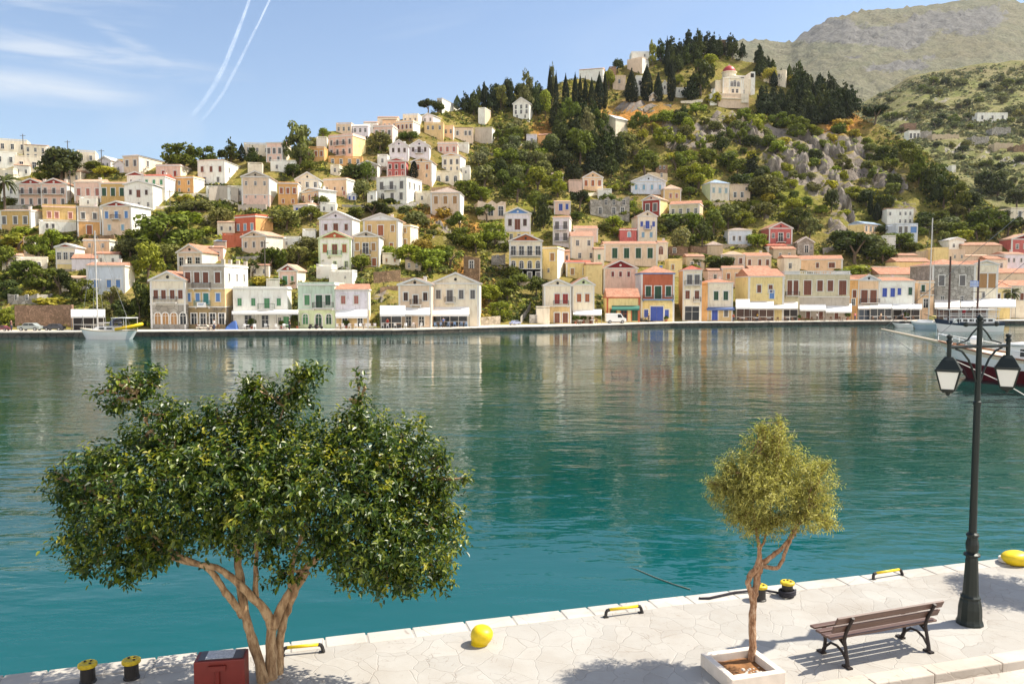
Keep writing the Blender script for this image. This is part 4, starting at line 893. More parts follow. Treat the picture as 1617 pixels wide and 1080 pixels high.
HH('white cottage above the grey roofless terrace', 944, 966, 300, 316, 'w', 'F1', '305-311:0.5:p', detail=False)

HH('small cream block under the orange lower house of the mansion', 522, 536, 262, 278, 'cr', 'F1', '266-272:1:p', detail=False)
HH('white box house above the mint green house roof', 500, 524, 420, 440, 'w', 'F1', '', detail=False)
HH('pale wall house right of the prominent white house', 656, 682, 304, 322, 'cr', 'F1', '310-316:0.4:p', detail=False)
HH('white retaining house under the grey stone house below the ridge', 722, 740, 227, 240, 'w', 'F1', '', detail=False)
HH('peach skyline house second from the ridge end', 604, 626, 190, 206, 'pe', 'S3', '196-201:3:p', rc='ptl', sd=5, side='w', detail=False)
HH('cream skyline house with a white flank above the salmon house', 636, 660, 182, 197, 'cr', 'F1', '187-192:3:p', sd=8, side='w', detail=False)
HH('white skyline cottage right of the lavender skyline house', 574, 596, 194, 208, 'w', 'S4', '199-204:2:p', rc='ptl', sd=4, detail=False)
HH('pale orange house between the buff orange house and the ridge trees', 700, 716, 200, 218, 'pe', 'F1', '205-211:2:p', sd=4, side='w', detail=False)
HH('white house with two windows right of the far left skyline rows', 74, 94, 234, 256, 'w', 'F1', '240-246:2:p', sd=4, detail=False)
HH('white house low on the far left skyline beside the palm', 24, 46, 262, 282, 'w', 'S4', '268-274:2:p', rc='ptl', sd=4, detail=False)
HH('cream house peeping over the pink twin house', 104, 126, 272, 290, 'cr', 'S4', '278-284:2:p', rc='ptl', detail=False)
HH('white house right of the orange house with the white flank', 326, 346, 296, 312, 'w', 'F1', '300-306:2:p', sd=4, detail=False)
HH('white flat house between the big white house and the beige gable', 360, 384, 296, 318, 'w', 'F1', '302-308:2:p', sd=4, detail=False)
HH('low cream house left of the coral red house', 344, 370, 352, 370, 'cr', 'S4', '358-364:2:s:gys', rc='ptl', sd=4, detail=False)
HH('white flat house below the low pink house', 506, 530, 322, 338, 'w', 'F1', '327-333:2:p', sd=4, detail=False)
HH('cream house with two grey windows left of the narrow cream tower house', 6, 32, 404, 428, 'cr', 'S4', '411-419:2:s:gys', rc='ptl', sd=5, side='w', detail=False)
HH('pinkish house half hidden in the trees under the coral red house', 322, 352, 392, 412, 'pk', 'S4', '398-405:2:s:gys', rc='til', sd=5, side='w', detail=False)
HH('stone cottage in the trees above the weathered cream stone house', 640, 664, 410, 428, 'st', 'S4', '416-423:2:p', rc='gtl', detail=False)
HH('white cottage on the upper slope right of the grey white gable', 596, 612, 246, 262, 'w', 'F1', '251-257:1:p', detail=False)
HH('cream house low in the trees by the pale blue house', 100, 134, 440, 462, 'cr', 'S4', '446-454:2:s:gys', rc='ptl', sd=5, side='w', detail=False)
HH('white house above the pale blue house', 152, 186, 402, 420, 'w', 'S5', '408-414:2:p', rc='otl', sd=6, detail=False)
HH('cream cottage right of the buff gabled house', 604, 630, 402, 420, 'cr', 'F1', '408-414:2:s:tan', sd=4, side='w', detail=False)
HH('pale house behind the stained three storey building', 396, 424, 420, 440, 'cr', 'S4', '426-432:2:p', rc='til', sd=6, side='w', detail=False)
HH('peach house behind the bright amber house', 880, 900, 398, 424, 'pe', 'S4', '404-411:2:s:gys', rc='til', detail=False)
# ================================================================ domed church on the spur
def church():
    Yc = slope_depth(1158, 156); b = at_depth(1158, 153, Yc); mpp = (at_depth(1158, 100, Yc).z - b.z) / 53
    r = empty('church', b, 0.12); tag(r, 'cream church with a red dome and a tall arched gable on the hilltop spur', 'church')
    wl, wt_ = WALLMAT['cr'], WALLMAT['pk']
    def X(px): return (px - 1158) * mpp
    def Z(py): return (153 - py) * mpp
    m = MB(); m.box(X(1140), X(1174), 0, 16, -4, Z(124)); m.grid([(X(1140), 0, Z(124)), (X(1174), 0, Z(124)), (X(1157), 0, Z(119)), (X(1140), 16, Z(124)), (X(1174), 16, Z(124)), (X(1157), 16, Z(119))], [(0,1,2), (3,5,4), (0,2,5,3), (1,4,5,2)]); m.build('nave', wl, r)
    m = MB(); m.box(X(1130), X(1140) - .01, 1.5, 14, -4, Z(126)); m.box(X(1125), X(1130) - .01, 2.5, 13, -4, Z(139)); m.build('side_aisle', wl, r)
    m = MB(); m.box(X(1174) + .01, X(1188), 1.0, 15, -4, Z(123)); m.build('side_aisle', wl, r)
    m = MB(); m.box(X(1188) + .01, X(1195), .5, 10, -4, Z(112)); m.box(X(1172), X(1188), 6, 12, Z(123), Z(112)); m.build('bell_tower', WALLMAT['w'], r)
    for px in (1178, 1183, 1190):
        m = MB(); m.box(X(px) - .6, X(px) + .6, .3 if px > 1188 else 5.8, .5 if px > 1188 else 6.0, Z(121), Z(115)); m.build('bell_opening', M_dark, r)
    m = MB(); n = 8
    m.lathe([(2.6, 0), (2.6, Z(112) - Z(123)), (2.95, Z(112) - Z(123) + .1), (2.95, Z(112) - Z(123) + .4)], 16, (X(1157), 4, Z(123))); dr = m.build('drum', wl, r)
    m = MB(); R_ = 10.6 * mpp; m.lathe([(R_ * math.cos(a), R_ * 1.05 * math.sin(a)) for a in [i * math.pi / 20 for i in range(11)]][:-1] + [(.05, R_ * 1.05)], 24, (X(1157), 4, Z(111))); m.build('dome', plain('red_dome', rgb(176, 60, 58), .5, var=.15), r, True)
    m = MB(); m.box(X(1157) - .08, X(1157) + .08, 3.9, 4.1, Z(101), Z(97)); m.box(X(1157) - .5, X(1157) + .5, 3.92, 4.08, Z(99), Z(98.5)); m.build('cross', M_trim, r)
    for i, px in enumerate((1155, 1160, 1166)):
        f, p = win_meshes(1.0, Z(127 if i == 1 else 129) - Z(137), 'a', 'gys', M_trim); o = f.build('window', M_trim, r); o.location = (X(px), 0, Z(137)); p.build('pane', [SHUT['gys'], M_trim], o)
    for px in (1157, 1164, 1176):
        f, p = win_meshes(.9, 1.4, 's', 'dk', M_trim); o = f.build('window', M_trim, r); o.location = (X(px), 0 if px < 1174 else 1.0, Z(147)); p.build('pane', [M_dark, M_trim], o)
    for px in (1141, 1151, 1171, 1174):
        m = MB(); m.box(X(px) - .25, X(px) + .25, -.12, .1, 0, Z(124)); m.build('pilaster', WALLMAT['w'], r)
    m = MB(); m.box(X(1138), X(1176), -.3, -.001, Z(124.5), Z(123.5)); m.box(X(1140), X(1174), -.2, -.001, Z(138.6), Z(137.9)); m.build('cornice', WALLMAT['w'], r)
    m = MB(); m.box(X(1122), X(1172), -7, -.4, -6, Z(156)); m.build('terrace', WALLMAT['be'], r)
    m = MB(); m.box(X(1124), X(1158), -7.5, -5, Z(164.5), Z(163)); m.box(X(1158), X(1170), -7.6, -7.01, Z(170), Z(156)); m.build('porch', WALLMAT['cr'], r)
    m = MB(); m.box(X(1110), X(1121), -6, 2, -8, Z(156)); m.grid([(X(1114), -6, Z(156)), (X(1119), -6, Z(156)), (X(1117), -6, Z(147)), (X(1114), -4, Z(156)), (X(1119), -4, Z(156)), (X(1117), -4, Z(147))], [(0,1,2), (3,5,4), (0,2,5,3), (1,4,5,2)]); m.build('belfry_wall', WALLMAT['w'], r)
    HOUSES.append(((1110, 98, 1196, 172), 'domed church', r, Yc, 16))
church()
def castle():
    Yc = YR(1132) + 2; b = at_depth(1132, 80, Yc); mpp = 1 / FPX * Yc
    r = empty('castle_ruin', b); tag(r, 'squat grey castle ruin on the very summit behind the dark pines', 'castle')
    m = MB(); W2 = 14 * mpp; m.box(-W2 * .72, W2, 0, 6, -8, 15 * mpp); m.box(-W2, -W2 * .72 - .01, .5, 6, -8, 10 * mpp); m.build('wall', STONE['bst'], r)
    for x in (-.3, .25, .7):
        m = MB(); m.box(W2 * x - .35, W2 * x + .35, -.1, .1, 9 * mpp, 11 * mpp); m.build('window', M_dark, r)
    m = MB(); m.box(-W2 * .74, W2 * 1.02, -.2, 6.2, 15 * mpp + .001, 16 * mpp); m.build('coping', STONE['st'], r)
castle()

# ================================================================ stone walls of the terraces
def terrace(lab, pts, hpx, mat, thick=.6):
    """a retaining wall along the hillside through these places, its top hpx above its foot"""
    r = []
    for px, py in pts: r.append(hill_point(px, py))
    m = MB()
    for a, b in zip(r, r[1:]):
        h = hpx / FPX * a.y; d = Vector((0, thick, 0))
        for p, q, lo, hi in ((a, b, -2.5, h),):
            P = [p + Vector((0,0,lo)), q + Vector((0,0,lo)), q + d + Vector((0,0,lo)), p + d + Vector((0,0,lo)), p + Vector((0,0,hi)), q + Vector((0,0,hi)), q + d + Vector((0,0,hi)), p + d + Vector((0,0,hi))]
            m.grid(P, [(0,1,5,4), (1,2,6,5), (2,3,7,6), (3,0,4,7), (4,5,6,7)])
    o = m.build('stone_wall', mat); tag(o, lab, 'wall', 'stone terrace walls', 'thing'); return o
terrace('long brownish stone wall behind the parked cars on the far quay', [(24, 516), (70, 516), (114, 515)], 34, STONE['rst'])
terrace('grey wall with a stair foot right of the pale stone building', [(758, 515), (775, 514), (790, 513)], 14, STONE['st'])
terrace('rough wall below the buff gabled house', [(590, 452), (612, 450), (632, 448)], 22, STONE['bst'])
terrace('curved grey retaining wall under the big white house', [(330, 322), (345, 318), (362, 318), (376, 322)], 24, wm('gry'))
terrace('pale lattice walled terrace under the beige gabled house', [(376, 334), (396, 333), (420, 333)], 10, wm('gry'))
terrace('low cream road wall curving below the orange house', [(278, 312), (310, 310), (345, 314), (372, 326), (390, 334)], 5, wm('cr'))
terrace('terrace wall beneath the prominent white house', [(612, 332), (640, 330), (662, 326)], 8, STONE['gst'])
terrace('pale garden wall above the grand red and yellow house', [(772, 424), (786, 425), (800, 425)], 4, STONE['st'])
terrace('long pale wall below the grand red and yellow house', [(780, 454), (812, 452), (850, 450)], 6, STONE['st'])
terrace('white churchyard wall beside the domed church', [(1075, 165), (1092, 164), (1110, 162)], 5, wm('cr'))
terrace('dark stone wall left of the churchyard', [(1000, 172), (1030, 172), (1060, 170)], 5, STONE['gst'])
terrace('ruined grey wall under the yellow sided house', [(1300, 402), (1322, 398), (1340, 394)], 10, STONE['gst'])
terrace('stone wall in the greenery above the stairway', [(600, 470), (612, 468), (628, 467)], 16, STONE['bst'])
terrace('grey stair side wall by the low yard wall', [(822, 512), (832, 500), (838, 488)], 12, STONE['gst'])
terrace('pale wall with a gap right of the stairway', [(836, 511), (848, 511)], 14, STONE['gst'])
for i, (px, py) in enumerate([(1480, 215), (1530, 240), (1560, 262), (1500, 188), (1580, 280), (1560, 212)]):
    terrace(['dry stone terrace near the long low ruin', 'dry stone terrace in the middle of the valley side', 'dry stone terrace low on the valley side', 'highest dry stone terrace on the valley side', 'dry stone terrace by the right frame edge', 'dry stone terrace between the grey ruins'][i],
            [(px - 30, py + 2), (px, py), (px + 34, py + 1)], 2.2, STONE['st'])

# ================================================================ rocks
def rock_mesh(seed, n=3):
    import bmesh
    bm = bmesh.new(); bmesh.ops.create_icosphere(bm, subdivisions=n, radius=1.0); rs = Vector((seed * 3.7, seed * 1.3, seed * 9.1))
    for v in bm.verts:
        p = v.co.copy(); rid = 1 - abs(mnoise.noise(Vector((p.x * 1.6, p.y * 1.6, p.z * .7)) + rs)) * 2
        v.co = p * (.75 + .35 * rid + .18 * mnoise.noise(p * 4 + rs))
        v.co.z = v.co.z * (1.0 + .3 * rid); 
    me = bpy.data.meshes.new('rock'); bm.to_mesh(me); bm.free(); return me
t = NT('limestone_cliff'); P = t.pos(); t.b.inputs['Roughness'].default_value = 1.0; t.b.inputs['Specular IOR Level'].default_value = .1
mp = t.n('ShaderNodeMapping'); mp.inputs['Scale'].default_value = (1, 1, .3); t.l(P, mp.inputs['Vector'])
nz = t.noise(.55, 8, .72, mp.outputs['Vector'], .5)
c = t.ramp(nz, [(.30, rgb(74, 66, 60)), (.47, rgb(126, 117, 108)), (.62, rgb(170, 160, 148)), (.8, rgb(126, 104, 78))])
sz = t.n('ShaderNodeSeparateXYZ'); ng = t.n('ShaderNodeNewGeometry'); t.l(ng.outputs['Normal'], sz.inputs[0])
gr = t.ramp(t.math('ADD', sz.outputs[2], t.math('MULTIPLY', t.noise(.5, 5, .7, P), .8)), [(.95, (0,0,0)), (1.12, (1,1,1))])
t.color(t.mix(gr, c, rgb(128, 130, 70))); t.bump(nz, 1.0, .5); M_rock = t.m
rockm = [rock_mesh(s) for s in range(1, 7)]
for q in rockm: q.materials.append(M_rock)
random.seed(23)
RK = [(1060,222,26,22),(1085,218,22,20),(1105,228,26,26),(1128,222,18,18),(1168,214,24,22),(1185,220,22,26),(1200,206,18,16),(1226,270,26,26),(1245,262,24,28),(1262,270,26,30),(1272,282,20,22),
      (1290,238,22,24),(1310,246,22,26),(1325,252,20,24),(1345,240,18,20),(1360,248,16,16),(1300,275,24,24),(1318,290,18,24),(1332,318,16,22),(1338,335,14,24),(1344,352,12,20),(1252,300,18,14),(1285,310,16,14),
      (1388,282,26,20),(1408,290,22,18),(1425,300,20,16),(1410,330,18,16),(1432,336,16,16),(1318,362,14,18),(1325,378,12,16),(690,362,20,18),(704,372,18,18),(716,384,14,14),(684,382,14,14),(612,462,16,14),(996,172,18,8),(1012,176,16,8),
      (1140,192,18,10),(1160,190,14,12),(1205,345,18,10),(600,478,12,12),(1030,180,14,8),(1235,240,16,16),(1275,252,18,20),(1350,275,16,16),(1370,300,14,14)]
for i, (px, py, w, h) in enumerate(RK):
    b = hill_point(px, py); s = b.y / FPX
    o = bpy.data.objects.new('rock_outcrop', random.choice(rockm)); C.objects.link(o)
    o.location = b + Vector((0, 1.0, -h * s * .1)); g_ = 1.22 if px > 1150 else 1.0; o.scale = (w * s * .5 * g_, w * s * .5 * g_, h * s * .72 * g_); o.rotation_euler = (random.uniform(-.2, .2), random.uniform(-.2, .2), random.uniform(0, 6))
    ROCK_POS = globals().setdefault('ROCK_POS', []); ROCK_POS.append((o, px, py))

WALL_ITEMS = []
random.seed(77)
for px, py, w, h in [(30, 330, 40, 6), (95, 432, 50, 7), (160, 378, 40, 6), (215, 346, 36, 6), (255, 332, 40, 6), (300, 340, 50, 7), (340, 350, 30, 6), (430, 346, 50, 6), (395, 412, 44, 7), (470, 410, 40, 7), (520, 356, 40, 6), (560, 330, 40, 6), (620, 268, 40, 5), (560, 282, 40, 5),
                     (700, 300, 40, 5), (660, 346, 40, 6), (720, 380, 34, 7), (650, 446, 46, 8), (790, 386, 30, 6), (870, 330, 40, 5), (980, 318, 40, 5), (1090, 352, 46, 6), (1130, 326, 46, 6), (1190, 330, 40, 5), (1240, 392, 40, 6), (1160, 392, 40, 6), (1060, 300, 40, 5), (930, 310, 40, 5), (1400, 410, 50, 6), (1500, 396, 50, 6), (820, 232, 40, 4), (770, 246, 40, 4), (1250, 340, 40, 5), (1370, 366, 30, 5), (470, 300, 30, 5), (230, 300, 30, 5)]:
    o = terrace('x', [(px - w / 2, py + random.uniform(-1, 2)), (px, py), (px + w / 2, py + random.uniform(-2, 1))], h, random.choice([STONE['st'], STONE['gst'], STONE['st'], wm('cr'), STONE['bst']])); WALL_ITEMS.append((o, px, py, 0))
# ================================================================ plants of the far shore
M_leaf = leaf_mat('foliage', (.34, .36, .30, 1), (.62, .66, .50, 1), (1.0, 1.0, .78, 1), .22, .7, .15, True)
M_need = leaf_mat('needles', (.40, .44, .38, 1), (.66, .70, .60, 1), (1.0, 1.0, .86, 1), .10, .8, .1, True)
M_bark = plain('bark', rgb(112, 96, 80), .95, var=.4, scale=2)
def leaf_quads(m, pts, size, rnd, up=.0):
    for p, nrm in pts:
        nrm = (nrm + Vector((rnd.uniform(-.8, .8), rnd.uniform(-.8, .8), rnd.uniform(-.6, .9) + up))).normalized()
        a = nrm.orthogonal().normalized(); a = (a * math.cos(t_ := rnd.uniform(0, 6.28)) + nrm.cross(a) * math.sin(t_)); b = nrm.cross(a)
        s = size * rnd.uniform(.6, 1.35); s2 = s * rnd.uniform(.5, .8)
        m.face([p + a * s, p + b * s2 - a * s * .1, p - a * s, p - b * s2 + a * s * .1])
def crown_mesh(name, kind, seed, n, size, mat):
    rnd = random.Random(seed); m = MB(); pts = []
    if kind == 'cypress':
        for _ in range(n):
            z = rnd.random() ** .9; r = .5 * (math.sin(math.pi * min(1, z * 1.04) ** .62) ** .8) * rnd.uniform(.72, 1.05) + .01; a = rnd.uniform(0, 6.28)
            pts.append((Vector((r * math.cos(a), r * math.sin(a), .05 + z * .95)), Vector((math.cos(a), math.sin(a), .5))))
    else:
        L = []
        if kind == 'pine':
            for i in range(13):
                z = .22 + .72 * i / 12; R = .5 * (1 - (z - .2) / .86) ** .75
                for j in range(rnd.randint(2, 4) if i < 11 else 1):
                    a = rnd.uniform(0, 6.28); q = R * rnd.uniform(.35, .75); L.append((Vector((q * math.cos(a), q * math.sin(a), z + rnd.uniform(-.04, .04))), max(.07, R * rnd.uniform(.38, .6)), .6))
        elif kind == 'round':
            for i in range(15):
                a = rnd.uniform(0, 6.28); e = rnd.uniform(-.3, 1.0); q = .30 * math.sqrt(max(0, 1 - min(1, e * e))); L.append((Vector((q * math.cos(a), q * math.sin(a), .52 + .26 * e)), rnd.uniform(.16, .26), .9))
        elif kind == 'broad':
            for i in range(20):
                a = rnd.uniform(0, 6.28); e = rnd.uniform(-.6, 1.0); q = .36 * math.sqrt(max(.05, 1 - e * e)) * rnd.uniform(.6, 1.05); L.append((Vector((q * math.cos(a), q * math.sin(a), .56 + .30 * e + rnd.uniform(-.05, .05))), rnd.uniform(.10, .2), .85))
        elif kind == 'airy':
            for i in range(26):
                a = rnd.uniform(0, 6.28); z = rnd.uniform(.24, .9); q = .42 * math.sin(math.pi * (.15 + z * .75)) * rnd.uniform(.2, .9); L.append((Vector((q * math.cos(a), q * math.sin(a), z)), rnd.uniform(.09, .17), .75))
        elif kind == 'umbrella':
            for i in range(16):
                a = rnd.uniform(0, 6.28); q = .42 * math.sqrt(rnd.random()); L.append((Vector((q * math.cos(a), q * math.sin(a), .74 - .5 * q * q + rnd.uniform(-.12, .06))), rnd.uniform(.1, .16), .75))
        else:                                                        # shrub: low and wide
            for i in range(9):
                a = rnd.uniform(0, 6.28); q = .3 * math.sqrt(rnd.random()); L.append((Vector((q * math.cos(a), q * math.sin(a), .35 + rnd.uniform(-.1, .25))), rnd.uniform(.18, .3), .9))
        wts = [r * r for _, r, _ in L]
        for c, r, f in rnd.choices(L, wts, k=n):
            d = Vector((rnd.gauss(0, 1), rnd.gauss(0, 1), rnd.gauss(0, 1))).normalized(); pts.append((c + Vector((d.x, d.y, d.z * f)) * r * rnd.uniform(.6, 1.08), d))
    leaf_quads(m, pts, size, rnd); return m.mesh(name, mat)
def trunk_mesh(seed, h, r, fork=True):
    rnd = random.Random(seed); m = MB(); k = Vector((rnd.uniform(-.06, .06), rnd.uniform(-.06, .06), h))
    m.tube([(0, 0, -.12), k * .5 + Vector((.02, 0, 0)), k], [r * 1.2, r, r * .7], 6)
    if fork:
        for i in range(3):
            a = rnd.uniform(0, 6.28); m.tube([k * .8, k + Vector((.12 * math.cos(a), .12 * math.sin(a), .14)), k + Vector((.24 * math.cos(a), .24 * math.sin(a), .3))], [r * .7, r * .5, r * .2], 5)
    return m.mesh('trunk', M_bark)
PROTO = {}
for kd, n, sz, mt, cnt in (('pine', 1500, .045, M_need, 4), ('cypress', 2000, .045, M_need, 3), ('round', 1300, .05, M_leaf, 4), ('broad', 1700, .045, M_leaf, 4), ('airy', 1900, .042, M_leaf, 2), ('umbrella', 1200, .045, M_need, 2), ('shrub', 520, .085, M_leaf, 4)):
    PROTO[kd] = [crown_mesh('crown', kd, i * 17 + len(kd), n, sz, mt) for i in range(cnt)]
TRUNK = [trunk_mesh(i, .42, .035) for i in range(3)]; TRUNKP = [trunk_mesh(9, .7, .03, False)]
COL = dict(dark=(.080,.096,.028), pine=(.050,.062,.026), cyp=(.030,.039,.019), mid=(.170,.195,.032), bright=(.31,.335,.042), yel=(.46,.40,.06), olive=(.23,.225,.085), grey=(.24,.24,.13), ochre=(.48,.33,.08))
NAMES = dict(dark='dark green', pine='dark', cyp='black green', mid='green', bright='bright green', yel='yellow green', olive='olive green', grey='grey green', ochre='straw coloured')
KIND = dict(pine=('pine_tree', 'pine', 'tree', 'dark pines on the hillside'), cypress=('cypress_tree', 'cypress', 'tree', 'cypresses on the hillside'), round=('olive_tree', 'round tree', 'tree', 'round trees on the hillside'), broad=('broadleaf_tree', 'spreading tree', 'tree', 'spreading trees on the hillside'),
            airy=('airy_tree', 'airy tree', 'tree', 'airy trees on the hillside'), umbrella=('umbrella_pine', 'flat topped pine', 'tree', 'flat topped pines on the hillside'), shrub=('shrub', 'shrub', 'shrub', 'shrubs on the hillside'))
PLANTS = []; rp = random.Random(5)
def plant(px, py, h, w, kind, col, sink=.3):
    b = hill_point(px, py); s = b.y / FPX; nm, word, cat, grp = KIND[kind]
    cm = rp.choice(PROTO[kind]); c4 = COL[col]; j = rp.uniform(.8, 1.25); c4 = (c4[0] * j * rp.uniform(.9, 1.12), c4[1] * j, c4[2] * j * rp.uniform(.8, 1.2), 1)
    H_, W_ = h * s, w * s
    if kind == 'shrub':
        r = bpy.data.objects.new(nm, cm); C.objects.link(r); r.color = c4
    else:
        r = empty(nm, b); tr = bpy.data.objects.new('trunk', TRUNKP[0] if kind in ('pine', 'cypress') else rp.choice(TRUNK)); C.objects.link(tr); tr.parent = r
        cr = bpy.data.objects.new('crown', cm); C.objects.link(cr); cr.parent = r; cr.color = c4
    r.location = b - Vector((0, 0, sink)); r.rotation_euler = (0, 0, rp.uniform(0, 6.28)); r.scale = (W_, W_, H_)
    PLANTS.append([r, px, py, h, w, kind, col]); return r
